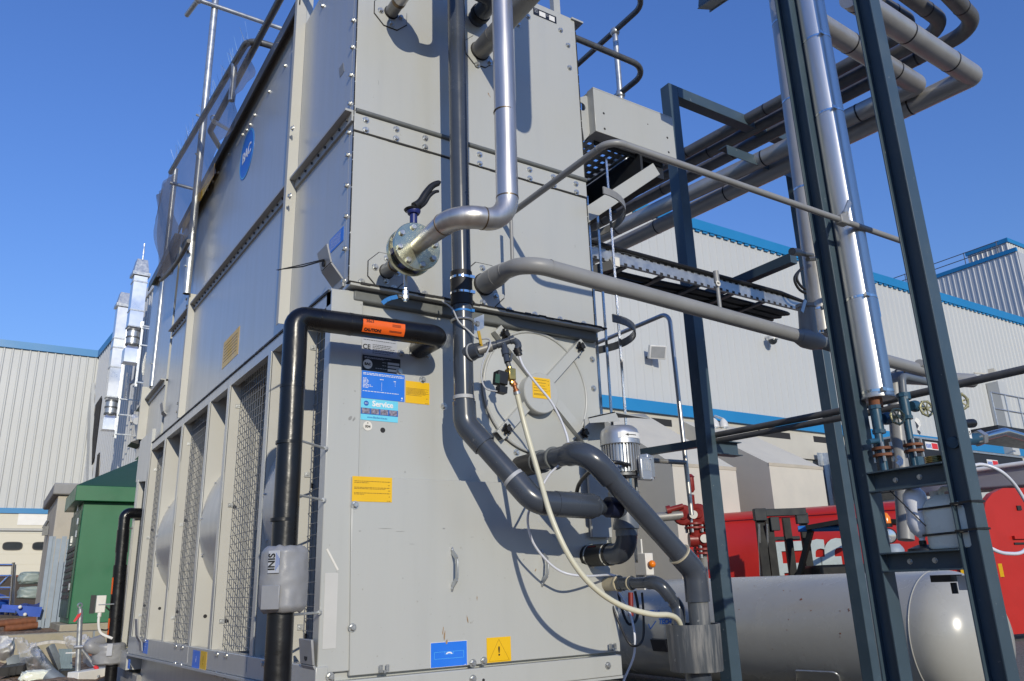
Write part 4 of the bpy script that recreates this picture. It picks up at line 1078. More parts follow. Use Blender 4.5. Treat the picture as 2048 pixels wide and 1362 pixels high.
# ---- upper left steel pipe and upper right zinc pipe
un = P(781, 27, y=0)
us = thing('weathered_steel_pipe', 'short weathered steel pipe stub coming out of the upper left nozzle plate', 'pipe', tuple(un))
m = MB(); m.cyl(un, un + V(0, -.10, 0), .034, n=24); m.build('nozzle', 'zinc_pipe', us)
m = MB(); m.tube(fillet([un + V(0, -.10, 0), un + V(0, -.47, 0), un + V(.17, -.47, .02), un + V(.17, -.47, .7)], [0, .08, .08, 0], 8), .036, 24); m.build('pipe_run', 'stainless', us)
m = MB(); band(m, un + V(0, -.105, 0), Y, .036, .02, .0015); m.build('weld_seam', 'weld', us)
m = MB(); band(m, un + V(0, -.006, 0), Y, .034, .014, .005); m.build('nozzle_seal', 'seal', us)
m = MB(); m.cyl(un + V(0, -.26, 0), un + V(0, -.29, 0), .085, n=32); m.cyl(un + V(0, -.32, 0), un + V(0, -.35, 0), .085, n=32); m.build('flange', 'flange_zinc', us)
zn = P(958, 104, y=0)
zp = thing('zinc_outlet_pipe', 'matt grey galvanised pipe coming straight out of the upper right nozzle plate', 'pipe', tuple(zn))
m = MB(); m.tube(fillet([zn, zn + V(0, -1.2, 0), zn + V(.02, -1.2, 1.5)], .12, 8), .0535, 26); m.build('pipe_run', 'zinc_pipe', zp)
m = MB(); band(m, zn + V(0, -.006, 0), Y, .0535, .014, .005); m.build('nozzle_seal', 'seal', zp)
m = MB(); band(m, zn + V(0, -.16, 0), Y, .0535, .006, .0012); m.build('weld_seam', 'zinc_pipe', zp)

# ---- pump set at the right end
pb = P(1176, 1112, y=FY); ps = reach(pb, 1256)
PX, PY = pb.x, pb.y - ps
pu = thing('spray_pump', 'vertical spray pump with a ribbed silver motor and dark plastic suction elbow', 'pump', (PX, PY, .7))
m = MB(); m.tube(fillet([pb, V(PX, PY, pb.z), V(PX, PY, P(1262, 1068, y=PY).z)], .085, 9), .0495, 26); m.build('suction_elbow', 'pvc_dark', pu)
sl_ = MB().cyl(pb, pb + V(0, -reach(pb, 1222), 0), .053, n=28).build('rubber_sleeve', 'rubber', pu)
m = MB()
for px in (1184, 1217): band(m, pb + V(0, -reach(pb, px), 0), Y, .053, .010, .002)
m.build('hose_clamp', 'chrome', sl_)
m = MB()
for i, w in enumerate((.010, .004, .008, .005, .009)): m.obox(pb + V(-.035 - .0, -.055 - .012 * i, .041), X, Y, Z, .004, w / 2, .002)
m.build('sleeve_lettering', 'red_valve', sl_)
zP = lambda py: P(1264, py, y=PY).z
m = MB(); m.lathe(V(PX, PY, zP(1072)), Z, [(0, .052), (.03, .052), (.032, .062), (.05, .062), (.07, .055), (zP(1000) - zP(1072), .05), (zP(998) - zP(1072), .075), (zP(985) - zP(1072), .075)], 26)
m.build('pump_casing', 'pipe_grey_blue', pu)
m = MB()
for i in range(4):
    a = math.pi / 4 + i * math.pi / 2; m.cyl(V(PX + .062 * math.cos(a), PY + .062 * math.sin(a), zP(985)), V(PX + .062 * math.cos(a), PY + .062 * math.sin(a), zP(952)), .008, n=8)
m.lathe(V(PX, PY, zP(955)), Z, [(0, .08), (.012, .08)], 24); m.cyl(V(PX, PY, zP(985)), V(PX, PY, zP(950)), .018, n=12)
m.build('lantern_bracket', 'galv_dark', pu)
d = (e3 - V(PX, PY, e3.z)); 
m = MB(); m.cyl(e3 - d23 * .02, V(PX, PY, e3.z), .034, n=20); m.build('discharge_stub', 'pvc_dark', pu)
m = MB(); m.tube([e3 + d23 * .055, e3 + d23 * .115], .046, 24); m.build('discharge_coupling', 'navy_rubber', pu)
zm0, zm1, zm2 = zP(948), zP(893), zP(855)
m = MB(); m.cyl(V(PX, PY, zm0), V(PX, PY, zm1), .078, n=32)
for i in range(36):
    a = 2 * math.pi * i / 36; c_, s_ = math.cos(a), math.sin(a)
    m.obox(V(PX + .083 * c_, PY + .083 * s_, (zm0 + zm1) / 2), V(c_, s_, 0), V(-s_, c_, 0), Z, .010, .0022, (zm1 - zm0) / 2 - .004)
mo = m.build('motor_body', 'motor_silver', pu)
m = MB(); m.lathe(V(PX, PY, zm1 - .004), Z, [(0, .090), (.004, .097), (zP(872) - zm1, .096), (zP(862) - zm1, .088), (zP(856) - zm1, .070), (zP(854) - zm1, .03)], 40); m.build('fan_cowl', 'motor_silver', pu)
m = MB()
for i in range(9):
    a0_, a1_ = math.radians(225 + 9 * i), math.radians(225 + 9 * i + 9)
    za, zb2 = zP(884), zP(873); f = lambda a, z, r: V(PX + r * math.cos(a), PY + r * math.sin(a), z)
    m.hexa([f(a0_, za, .0975), f(a1_, za, .0975), f(a1_, zb2, .0975), f(a0_, zb2, .0975)], [f(a0_, za, .0985), f(a1_, za, .0985), f(a1_, zb2, .0985), f(a0_, zb2, .0985)])
ar = m.build('rotation_label', 'sticker_white', pu); plab(ar, 'white label with a black arrow')
m = MB(); zq = zP(878.5)
for i in range(4):
    a0_, a1_ = math.radians(246 + 9 * i), math.radians(246 + 9 * i + 9); f = lambda a, z, r: V(PX + r * math.cos(a), PY + r * math.sin(a), z)
    h0_, h1_ = ((.0005, .006) if i == 0 else (.0018, .0018)) if i < 2 else (.0018, .0018)
    if i == 0: h0_, h1_ = .0, .007
    m.hexa([f(a0_, zq - h0_, .0987), f(a1_, zq - h1_, .0987), f(a1_, zq + h1_, .0987), f(a0_, zq + h0_ + .0003, .0987)], [f(a0_, zq - h0_, .0993), f(a1_, zq - h1_, .0993), f(a1_, zq + h1_, .0993), f(a0_, zq + h0_ + .0003, .0993)])
m.build('arrow_mark', 'ink_black', ar)
tbx = P(1292, 937, y=PY - .02)
m = MB(); m.obox(V(PX + .085, PY - .055, tbx.z), V(1, .6, 0), V(-.6, 1, 0), Z, .05, .045, .055); tb_ = m.build('terminal_box', 'motor_silver', pu, bevel=.006)
m = MB(); cbx = P(1291, 937, y=PY - .115)
m.obox(cbx, V(1, .05, 0), V(-.05, 1, 0), Z, .037, .010, .056); lid = m.build('terminal_lid', 'motor_silver', pu, bevel=.006)
m = MB()
for i in range(-2, 3): m.obox(cbx + V(.012 * i, -.011, .02 - .006 * abs(i)), X, Y, Z, .0025, .002, .028 - .004 * abs(i))
for a in (-1, 1):
    for b in (-1, 1): m.cyl(cbx + V(.029 * a, -.008, .047 * b), cbx + V(.029 * a, -.014, .047 * b), .006, n=10)
m.build('lid_rib', 'motor_silver', lid)
cable = MB().tube(spline([P(1258, 930, y=PY - .08), P(1225, 925, y=PY - .1), P(1185, 940, y=-.25), P(1160, 965, y=-.1), P(1152, 990, y=-.02)], 8), .010, 10).build('motor_cable', 'black_plastic')
tag(cable, 'black cable arching from the pump motor to the unit wall', 'cable')
# mounting plates on the right wall, cover over the motor
mp_ = thing('pump_bracket', 'grey folded sheet bracket and rain hood above the pump motor', 'bracket', (1.40, -.1, 1.2))
m = MB(); a = P(1176, 838, y=-.02); b = P(1205, 1090, y=-.02)
m.box((a.x - .02, -.022, 1.02), (a.x + .11, -.004, a.z)); m.build('mounting_channel', 'casing_edge', mp_, bevel=.003)
h = [P(1178, 833, y=-.10), P(1232, 822, y=-.10), P(1240, 838, y=-.10)]
m = MB(); hz = P(1200, 832, y=-.10).z
m.prism([P(1176, 835, y=-.20), P(1230, 823, y=-.20), P(1300, 836, y=-.10), P(1290, 828, y=.02), P(1200, 828, y=.02)], V(0, 0, -.006))
m.prism([P(1176, 835, y=-.20), P(1230, 823, y=-.20), P(1240, 842, y=-.20), P(1180, 846, y=-.20)], V(0, .003, 0)); m.build('rain_hood', 'casing_edge', mp_)

# ---- dark drain pipe over to the cup
q0 = P(1040, 934, y=FY); qs = reach(q0, 1172); QY = q0.y - qs
dr_ = thing('dark_drain_pipe', 'dark grey plastic drain pipe bending out and sloping down to the chalky cup', 'pipe', tuple(q0))
k1 = V(q0.x, QY, q0.z); k2 = P(1390, 1143, y=QY - .02); k3 = P(1388, 1262, y=QY - .02)
rQ = .0455
MB().tube(fillet([q0, k1, k2, V(k2.x, QY - .02, k3.z)], [0, .10, .09, 0], 9), rQ, 26).build('pipe_run', 'pvc_dark', dr_)
dk1 = (k2 - k1).normalized()
MB().tube(fillet([k1 + V(0, .12, 0), k1, k1 + dk1 * .17], .10, 9), rQ + .008, 26).build('elbow', 'pvc_dark', dr_)
MB().tube(fillet([k2 - dk1 * .11, k2, k2 + V(0, 0, -.13)], .09, 9), rQ + .008, 26).build('elbow', 'pvc_dark', dr_)
m = MB(); band(m, k2 - dk1 * .112, dk1, rQ + .002, .007, .0075); m.build('glue_bead', 'beige_fitting', dr_)
m = MB(); m.cyl(q0, q0 + V(0, -reach(q0, 1085), 0), rQ + .006, n=24); o = m.build('flexible_coupling', 'rubber', dr_)
m = MB()
for px in (1076, 1084, 1108): band(m, q0 + V(0, -reach(q0, px), 0), Y, rQ + .006, .009, .003)
m.build('coupling_rib', 'bead_grey', o)
m = MB(); m.cyl(V(k2.x, QY - .02, P(1388, 1180, y=QY).z), V(k2.x, QY - .02, P(1388, 1300, y=QY).z), rQ + .0006, n=26); m.build('chalky_section', 'pvc_chalky', dr_)
cx, cy = P(1388, 1298, y=QY - .02).x + .0, QY - .02
ct, cbm = P(1380, 1248, y=cy).z, P(1388, 1342, y=cy).z
cup = MB().lathe(V(cx + .006, cy, cbm), Z, [(0, .05), (0, .112), (.004, .114), (ct - cbm, .118), (ct - cbm, .110), (.02, .106), (.02, .05)], 40).build('drain_cup', 'pvc_chalky')
tag(cup, 'chalk-stained grey plastic cup at the foot of the drain pipes', 'drain cup')
wp = MB().tube([V(cx + .01, cy, cbm + .005), V(cx + .012, cy, -.45)], .056, 24).build('waste_pipe', 'pvc_dark'); tag(wp, 'stub of dark waste pipe below the chalky cup', 'pipe')
# overflow
v0 = P(1205, 1168, y=FY); vs_ = reach(v0, 1318); VY = v0.y - vs_
ov = thing('overflow_pipe', 'smaller dark plastic overflow pipe with a beige union bending down to the cup', 'pipe', tuple(v0))
v2 = P(1357, 1215, y=VY - .03); v3 = P(1358, 1256, y=VY - .05)
MB().tube(fillet([v0, V(v0.x, VY, v0.z), v2, v3], [0, .06, .05, 0], 8), .025, 20).build('pipe_run', 'pvc_dark', ov)
MB().tube(fillet([v0 + V(0, -reach(v0, 1298), 0), V(v0.x, VY, v0.z), v0 + (V(v0.x, VY, v0.z) - v0) + (v2 - V(v0.x, VY, v0.z)) * .6], .055, 8), .031, 20).build('elbow', 'pvc_dark', ov)
MB().tube(fillet([V(v0.x, VY, v0.z) + (v2 - V(v0.x, VY, v0.z)) * .75, v2, v3], .04, 6), .030, 20).build('elbow', 'pvc_dark', ov)
m = MB(); a = reach(v0, 1200 + 6); b = reach(v0, 1238); m.lathe(v0 + V(0, -.01, 0), -Y, [(0, .034), (b - .01, .034)], 20); m.build('union', 'beige_fitting', ov)
m = MB(); m.lathe(v0 + V(0, -b, 0), -Y, [(0, .036), (.03, .036)], 6); m.lathe(v0 + V(0, -b - .03, 0), -Y, [(0, .031), (.07, .031)], 20); m.build('union_nut', 'pvc_dark', ov)
m = MB(); band(m, v0 + V(0, -b, 0), Y, .036, .008, .003); band(m, v0 + V(0, -reach(v0, 1262), 0), Y, .031, .006, .003); m.build('union_ring', 'beige_fitting', ov)
# loops of cable below
for pts, r, nm, mt, lab in (
    ([(1228, 1172, .1), (1222, 1200, .0), (1240, 1250, -.05), (1262, 1290, -.1), (1285, 1280, -.1), (1287, 1230, -.1), (1284, 1185, -.1)], .006, 'black_cable', 'black_plastic', 'black cable hanging in a long loop beside the base of the unit'),
    ([(1236, 1186, .1), (1246, 1225, .05), (1258, 1248, 0), (1272, 1240, 0), (1276, 1215, 0), (1270, 1182, 0)], .007, 'black_cable', 'black_plastic', 'black cable hanging in a short loop beside the base of the unit'),
    ([(1236, 1184, .05), (1255, 1215, .0), (1268, 1260, -.05), (1268, 1310, -.05), (1250, 1355, 0), (1240, 1385, 0)], .006, 'white_tube', 'hose_white', 'thin white tube dangling below the right corner of the unit')):
    o = MB().tube(spline([P(a, b, y=c) for a, b, c in pts], 8), r, 10).build(nm, mt); tag(o, lab, 'tube' if nm == 'white_tube' else 'cable')
ctrl = thing('pump_switch_box', 'narrow pale switch box with an amber button behind the pump', 'switch box', tuple(P(1297, 1148, y=.1)))
a, b = P(1290, 1106, y=.1), P(1302, 1150, y=.1)
m = MB(); m.box((a.x, .1, b.z), (a.x + .055, .19, a.z)); m.build('box', 'tag_white', ctrl, bevel=.003)
m = MB(); q = P(1304, 1128, y=.08); m.ball(q, .020, 8); m.build('button', 'amber', ctrl)
m = MB(); a, b = P(1281, 1078, y=.14), P(1284, 1180, y=.14); m.box((a.x, .14, b.z), (a.x + .01, .20, a.z)); m.build('mounting_plate', 'tag_white', ctrl)
rp = MB().cyl(P(1261, 1185, y=.2), P(1262, 1232, y=.2), .014, n=12).build('red_tube', 'red_valve'); tag(rp, 'short red tube hanging behind the loops of cable', 'tube')

# ================================================================== STEEL FRAMES ON THE RIGHT
GZ = -.45                      # level of the paved yard
def hcol(m, x, y, z0, z1, b=.10, h=.10, tf=.008, tw=.006):   # flanges face +-Y, the web lies between them
    m.box((x - b / 2, y - h / 2, z0), (x + b / 2, y - h / 2 + tf, z1))
    m.box((x - b / 2, y + h / 2 - tf, z0), (x + b / 2, y + h / 2, z1))
    m.box((x - tw / 2, y - h / 2 + tf, z0), (x + tw / 2, y + h / 2 - tf, z1))
CX = 2.6
ca, cb_ = P(1651, 500, x=CX), P(1832, 500, x=CX)
ya, yb = (ca.y + P(1690, 700, x=CX).y) / 2, cb_.y
fr_ = thing('steel_ladder_frame', 'tall dark blue frame of two H columns joined by bolted channels', 'steel frame', (CX, (ya + yb) / 2, 0))
for y in (ya, yb):
    m = MB(); hcol(m, CX, y, GZ, 6.2); m.build('column', 'navy_steel', fr_, bevel=.0015)
def channel(zt_, zb_, nm='cross_channel'):
    m = MB(); y0, y1 = yb + .052, ya - .052
    m.box((CX + .0, y0, zb_), (CX + .007, y1, zt_)); m.box((CX - .052, y0, zt_ - .008), (CX - .0002, y1, zt_)); m.box((CX - .052, y0, zb_), (CX - .0002, y1, zb_ + .008))
    o = m.build(nm, 'navy_steel', fr_, bevel=.001)
    bm_ = MB()
    for f in (.30, .62): bm_.lathe(V(CX - .0003, y1 + (y0 - y1) * f, (zt_ + zb_) / 2), -X, [(0, .014), (.002, .014), (.0022, .010), (.010, .010)], 8)
    bm_.build('channel_bolt', 'bolt', o)
    return o
zc1t, zc1b = P(1735, 945, x=CX - .05).z, P(1745, 985, x=CX - .05).z
zc2t, zc2b = P(1760, 1106, x=CX - .05).z, P(1765, 1145, x=CX - .05).z
channel(zc1t, zc1b); channel(zc2t, zc2b)
# ---- goal-post pipe support further back
GX, GY = 3.45, None
pA = P(1412, 880, x=GX); GY = pA.y
gp_ = thing('pipe_support_frame', 'dark blue goal-post frame of box steel carrying the overhead pipes', 'steel frame', (GX, GY, 0))
ztop = P(1330, 172, y=GY).z
pB = P(1640, 690, y=GY)
m = MB(); m.box((GX - .055, GY - .055, GZ), (GX + .055, GY + .055, ztop)); m.build('post', 'navy_steel', gp_, bevel=.004)
m = MB(); m.box((pB.x - .055, GY - .055, GZ), (pB.x + .055, GY + .055, P(1587, 345, y=GY).z)); m.build('post', 'navy_steel', gp_, bevel=.004)
m = MB(); m.box((GX + .056, GY - .054, ztop - .11), (pB.x + .2, GY + .054, ztop)); m.build('top_rail', 'navy_steel', gp_, bevel=.004)
za = P(1450, 305, y=GY).z; xa = P(1446, 300, y=GY).x
m = MB(); m.box((xa, GY - .05, za - .05), (pB.x + .05, GY - .043, za + .05)); m.box((xa, GY - .043, za + .04), (pB.x + .05, GY + .05, za + .05)); m.build('cantilever', 'navy_steel', gp_)
m = MB(); z0, z1 = P(1440, 883, y=GY).z, P(1440, 910, y=GY).z; x1 = P(1474, 890, y=GY).x
m.box((GX + .056, GY - .05, z0 - .007), (x1, GY + .05, z0)); m.box((GX + .056, GY - .05, z1), (x1, GY + .05, z1 + .007)); m.box((GX + .056, GY - .004, z1 + .0072), (x1, GY + .004, z0 - .0072)); m.build('stub_beam', 'navy_steel', gp_)
st_ = MB(); a, b = P(1398, 880, y=GY - .05), P(1285, 905, x=GX); st_.bar(V(GX, GY + .056, a.z), V(GX, b.y, b.z), .06, .06); st_.build('tie_beam', 'navy_steel', gp_)
tb_ = MB(); a, b = P(1432, 594, x=GX), P(1605, 522, x=GX); tb_.bar(V(GX - .1, a.y, a.z), V(GX - .1, b.y, b.z), .07, .07); tb_.build('cross_beam', 'navy_steel', gp_)
# piece of channel overhead
m = MB(); a, b = P(1398, -30, y=-.4), P(1425, 20, y=-.4)
q0, q1 = P(1410, 18, y=-.40), P(1500, -45, y=-.95)
m.bar(q0, q1, .10, .006); m.bar(q0 + V(-.05, 0, .03), q1 + V(-.05, 0, .03), .006, .055); m.bar(q0 + V(.05, 0, .03), q1 + V(.05, 0, .03), .006, .055)
o = m.build('overhead_channel', 'navy_steel'); tag(o, 'end of a dark steel channel jutting in overhead', 'steel beam')

# ---- vertical aluminium-clad pipes
def bands(m, ps, r, w=.02, e=.002):
    for p, d in ps: band(m, p, d, r, w, e)
AY = -.82
a0, a1 = P(1640, 120, y=AY), P(1756, 795, y=AY); rA = .082
al = thing('aluminium_clad_pipe', 'thick shiny aluminium-clad vertical pipe between the two columns, ending above the blue valves', 'pipe', tuple(a1))
dA = (a0 - a1).normalized()
MB().tube([a1, a1 + dA * 5], rA, 36).build('cladding', 'alu_clad', al)
m = MB()
for py in (85, 232, 600, 786): q = a1 + dA * ((P(1640 + (py - 120) * 116 / 675, py, y=AY).z - a1.z) / dA.z); band(m, q, dA, rA, .014, .002); m.obox(q + V(-.055, -.075, 0), X, Y, Z, .018, .006, .010)
m.build('strap', 'chrome', al)
m = MB(); m.lathe(a1 + V(0, 0, 0), -dA, [(0, rA + .004), (.008, rA + .004), (.010, rA - .03)], 32); m.build('end_cap', 'alu_clad_dull', al)
m = MB(); q = P(1746, 615, y=AY - .0); m.obox(q + V(.02, -.0, 0), X, Y, Z, .012, .02, .055); m.obox(q + V(.025, 0, -.075), X, Y, Z, .010, .014, .012); m.build('blue_buckle', 'blue_plastic', al)
BY = -.30
b0, b1 = P(1566, 60, y=BY), P(1648, 672, y=BY); rB2 = .070
b2 = thing('aluminium_clad_pipe', 'slimmer dull aluminium-clad vertical pipe behind the left steel column', 'pipe', tuple(b1))
dB = (b0 - b1).normalized()
MB().tube([b1, b1 + dB * 5], rB2, 32).build('cladding', 'alu_clad_dull', b2)
m = MB()
for py in (48, 205, 380, 622, 668): q = b1 + dB * ((P(1566 + (py - 60) * 82 / 612, py, y=BY).z - b1.z) / dB.z); band(m, q, dB, rB2, .014, .002); m.obox(q + V(-.045, -.065, 0), X, Y, Z, .016, .006, .009)
m.build('strap', 'chrome', b2)
m = MB(); q = P(1612, 507, y=BY - .05); a = P(1584, 503, y=BY - .12); m.cyl(a, q + V(.06, 0, 0), .016, n=10); m.cyl(a, a + (q - a) * .5, .024, n=10); m.cyl(q + V(-.02, -.02, -.05), q + V(.06, -.02, -.03), .016, n=8); m.build('scaffold_clip', 'galv_dark', b2)
o = MB(); 
for k in (0, 1): o.tube(spline([P(1622, 525 + 6 * k, y=.15), P(1600, 540, y=.15), P(1589 + 5 * k, 558, y=.15), P(1600 + 6 * k, 580 - 4 * k, y=.15), P(1625, 592 - 10 * k, y=.15)], 8), .010, 8)
o = o.build('cable_loop', 'black_plastic'); tag(o, 'two loops of black cable hanging behind the slimmer aluminium pipe', 'cable')

# ---- overhead pipe bundle
def run(name, label, mat, r, far, corner, outer, zc, group, els=True, rb=.25, bandpx=()):
    f, c, o_ = P(*far, z=zc), P(*corner, z=zc), P(*outer, z=zc)
    t = thing(name, label, 'pipe', tuple(c), group)
    MB().tube(fillet([f, c, o_], rb, 8), r, 22).build('cladding', mat, t)
    m = MB(); d = (f - c); L_ = d.length; d.normalize()
    k = 0.5
    while k < L_: band(m, c + d * k, d, r, .014, .002); k += .95
    d = (o_ - c); L2 = d.length; d.normalize(); k = .35
    while k < min(L2, 6): band(m, c + d * k, d, r, .014, .002); k += .62
    m.build('strap', 'band', t)
    return t
ZB = 4.6
G_ = 'overhead lagged pipes on the support frame'
def ext(a, b, k): return (a[0] + (b[0] - a[0]) * k, a[1] + (b[1] - a[1]) * k)
run('lagged_pipe', 'outermost thick aluminium-clad overhead pipe, lowest of the bundle, with a square-cut corner', 'alu_clad_dull', .083, ext((1700, 268), (1200, 508), 1.15), (1945, 152), (1700, -8), ZB, G_, rb=.03)
run('lagged_pipe', 'second thick aluminium-clad overhead pipe, with a square-cut corner inside the outermost one', 'alu_clad_dull', .080, ext((1640, 240), (1210, 465), 1.15), (1834, 170), (1560, 0), ZB + .06, G_, rb=.03)
run('lagged_pipe', 'dark thin overhead pipe with a rounded bend at the far right top corner', 'lagging_grey', .064, ext((1700, 188), (1215, 437), 1.15), (1958, 52), (1890, -20), ZB + .42, G_, rb=.22)
run('lagged_pipe', 'dark thin overhead pipe with a rounded bend, middle of the three dark ones', 'lagging_grey', .060, ext((1700, 158), (1200, 420), 1.15), (1897, 52), (1800, -20), ZB + .45, G_, rb=.20)
run('lagged_pipe', 'dark thin overhead pipe with a rounded bend, innermost of the three dark ones', 'lagging_grey', .056, ext((1700, 130), (1200, 400), 1.15), (1836, 52), (1720, -20), ZB + .48, G_, rb=.18)

# ---- walkway at roof level, hung off the right wall
WY = 0.0
wk = thing('maintenance_walkway', 'grey steel walkway bracket with perforated deck bracketed to the side wall of the unit', 'walkway', (XR, WY, 3.6))
e = [P(1192.5, 263, y=WY), P(1353, 316.5, y=WY), P(1345, 237, y=WY), P(1185.6, 176, y=WY)]
zt2, zb2 = (e[2].z + e[3].z) / 2, (e[0].z + e[1].z) / 2; wx0, wx1 = (e[0].x + e[3].x) / 2, (e[1].x + e[2].x) / 2
MB().box((wx0, WY, zb2), (wx1, WY + .008, zt2)).build('end_plate', 'casing', wk, bevel=.002)
m = MB(); m.box((wx0, WY, zt2 + .0002), (wx1, WY + .06, zt2 + .008)); m.box((wx0, WY + .0085, zb2), (wx0 + .008, WY + .12, zt2)); m.box((wx0 + .009, WY + .0085, zb2 - .0), (wx1, WY + .09, zb2 + .008)); m.box((wx1 - .008, WY + .0085, zb2 + .0085), (wx1, WY + 4, zt2 - .0)); m.build('toe_board', 'casing_edge', wk)
m = MB()
for qx, qy in ((340, 387), (350, 543), (982, 633), (996, 780), (785, 497)): q = P(1140 + qx / 5.046, 150 + qy / 5.046, y=WY); m.cyl(q, q + V(0, -.001, 0), .008 if qx != 785 else .004, n=10)
m.build('plate_hole', 'dark_gap', wk)
m = MB(); nx = int((P(1252, 321, z=zb2).x - XR - .03) / .055)
for i in range(nx + 1): m.box((XR + .03 + i * .055, WY + .10, zb2 + .012), (XR + .03 + i * .055 + .027, WY + 3.4, zb2 + .016))
for j in range(46): m.box((XR + .03, WY + .10 + j * .072, zb2 + .017), (XR + .03 + nx * .055, WY + .10 + j * .072 + .045, zb2 + .020))
m.build('deck_grating', 'galv', wk)
bxx = P(1252, 321, z=zb2).x
m = MB(); m.box((wx0 + .06, WY + .09, zb2 - .03), (wx1 - .05, WY + .10, zb2 + .01)); m.box((bxx, WY + .05, zb2 - .15), (bxx + .02, WY + 3.6, zb2 + .01)); m.box((bxx + .021, WY + .12, zb2 + .004), (wx1 - .1, WY + 3.5, zb2 + .01)); m.box((XR + .01, WY + .62, zb2 - .12), (wx1, WY + .69, zb2 + .01)); m.box((wx1 - .09, WY + .1, zb2 - .11), (wx1 - .03, WY + 3.8, zb2 + .01)); m.build('deck_beam', 'charcoal', wk)  # near-black colour carries the shade under the deck
m = MB(); a, b = P(1312, 338, y=.05), P(1172, 436, y=.05); m.bar(a, V(XR + .01, .05, b.z), .012, .085, X); o = m.build('brace', 'casing', wk, bevel=.002)
m = MB(); ls = [P(1159, 195, y=WY + .06), P(1176, 190, y=WY + .06), P(1183, 265, y=WY + .06), P(1165, 285, y=WY + .06)]
q = P(1164, 213, y=WY + .06); rh = .028; NE = 32; inner, outer = [], []
for i in range(NE):
    an = 2 * math.pi * i / NE; d = V(math.cos(an), 0, math.sin(an)); inner.append(q + d * rh); best = None
    for u, w in zip(ls, ls[1:] + ls[:1]):
        e = w - u; den = d.x * e.z - d.z * e.x
        if abs(den) < 1e-9: continue
        t_ = ((u.x - q.x) * e.z - (u.z - q.z) * e.x) / den; s_ = ((u.x - q.x) * d.z - (u.z - q.z) * d.x) / den
        if t_ > rh and -1e-6 <= s_ <= 1 + 1e-6: best = t_ if best is None else min(best, t_)
    outer.append(q + d * (best or rh * 1.5))
for i in range(NE):
    j = (i + 1) % NE; m.hexa([inner[i], inner[j], outer[j], outer[i]], [p + V(0, .010, 0) for p in (inner[i], inner[j], outer[j], outer[i])])
m.build('lifting_eye', 'casing_edge', wk)
# guard rails above the walkway
hr = thing('walkway_handrail', 'galvanised tube guard rail with ball clamps above the walkway', 'handrail', (wx0 + .5, WY + .5, zt2))
hp = P(1240, 185, y=WY + .45); ht = P(1224, 65, y=WY + .45)
post_x = hp.x
zz_ = lambda py: P(1230, py, y=WY + .45).z
MB().cyl(V(post_x, WY + .45, zb2), V(post_x, WY + .45, zz_(60)), .021, n=18).build('post', 'galv', hr)
m = MB(); m.ball(V(post_x, WY + .45, zz_(64)), .036, 10); m.ball(V(post_x, WY + .45, zz_(186)), .036, 10); m.cyl(V(post_x, WY + .45, zz_(200)), V(post_x, WY + .45, zz_(178)), .027, n=14); m.build('clamp', 'galv', hr)
zl, zu = zz_(183), zz_(62)
def railpts(z, pxs): return [P(a, b, z=z) for a, b in pxs]
lo = [V(post_x, WY + .45, zl), P(1292, 140, z=zl), P(1146, 70, z=zl)]
lo[1].x = post_x + .0; lo[1].y = min(lo[1].y, WY - .15)
q = P(1291, 135, z=zl); lo = [V(post_x, 4.0, zl), V(post_x, q.y, zl), V(.7, q.y, zl)]
MB().tube(fillet(lo, .16, 8), .021, 16).build('lower_rail', 'galv_dark', hr)
q = P(1276, 0, z=zu); up = [V(post_x, 5.0, zu), V(post_x, q.y - .05, zu), V(.5, q.y - .05, zu)]
MB().tube(fillet(up, .16, 8), .021, 16).build('upper_rail', 'galv_dark', hr)
# upright angle beside the roof plate
m = MB(); a = P(1112, 20, y=.04); m.box((a.x, .06, TOP), (a.x + .05, .065, TOP + .6)); m.box((a.x, .0655, TOP), (a.x + .005, .1, TOP + .6)); o = m.build('roof_angle_post', 'casing_edge'); tag(o, 'short pale angle post standing on the roof behind the black plate', 'post')
# caged ladder on the right wall
lc = thing('caged_ladder', 'slim chrome ladder cage bars with round hoops on the side wall of the unit', 'ladder', (XR + .2, .35, 1.0))
for px, pxb, yy in ((1181, 1196, .06), (1200, 1215, .10), (1222, 1247, .12)):
    a = P(px, 440, y=yy); b = P(pxb, 830, y=yy); x_ = (a.x + b.x) / 2
    if px == 1181: x_ = max(x_, XR + .03)
    m = MB(); m.box((x_, yy, .9), (x_ + .016, yy + .006, 3.0 if px < 1220 else 3.35)); m.build('cage_bar', 'chrome', lc)
zh = P(1190, 655, y=.02).z; q_ = P(1241, 688, z=zh)
for zz3, mt in ((zh, 'galv_dark'), (P(1234, 457, y=q_.y).z, 'pipe_grey')):
    q = V(q_.x, q_.y, zz3); R_ = q.x - XR
    pts = [V(XR + R_ * math.sin(t), q.y - max(R_, q.y - .01) * math.cos(t), q.z) for t in [math.pi * i / 20 for i in range(21)]]
    m = MB()
    for a, b in zip(pts, pts[1:]): m.bar(a, b, .008, .045)
    m.build('cage_hoop', mt, lc)
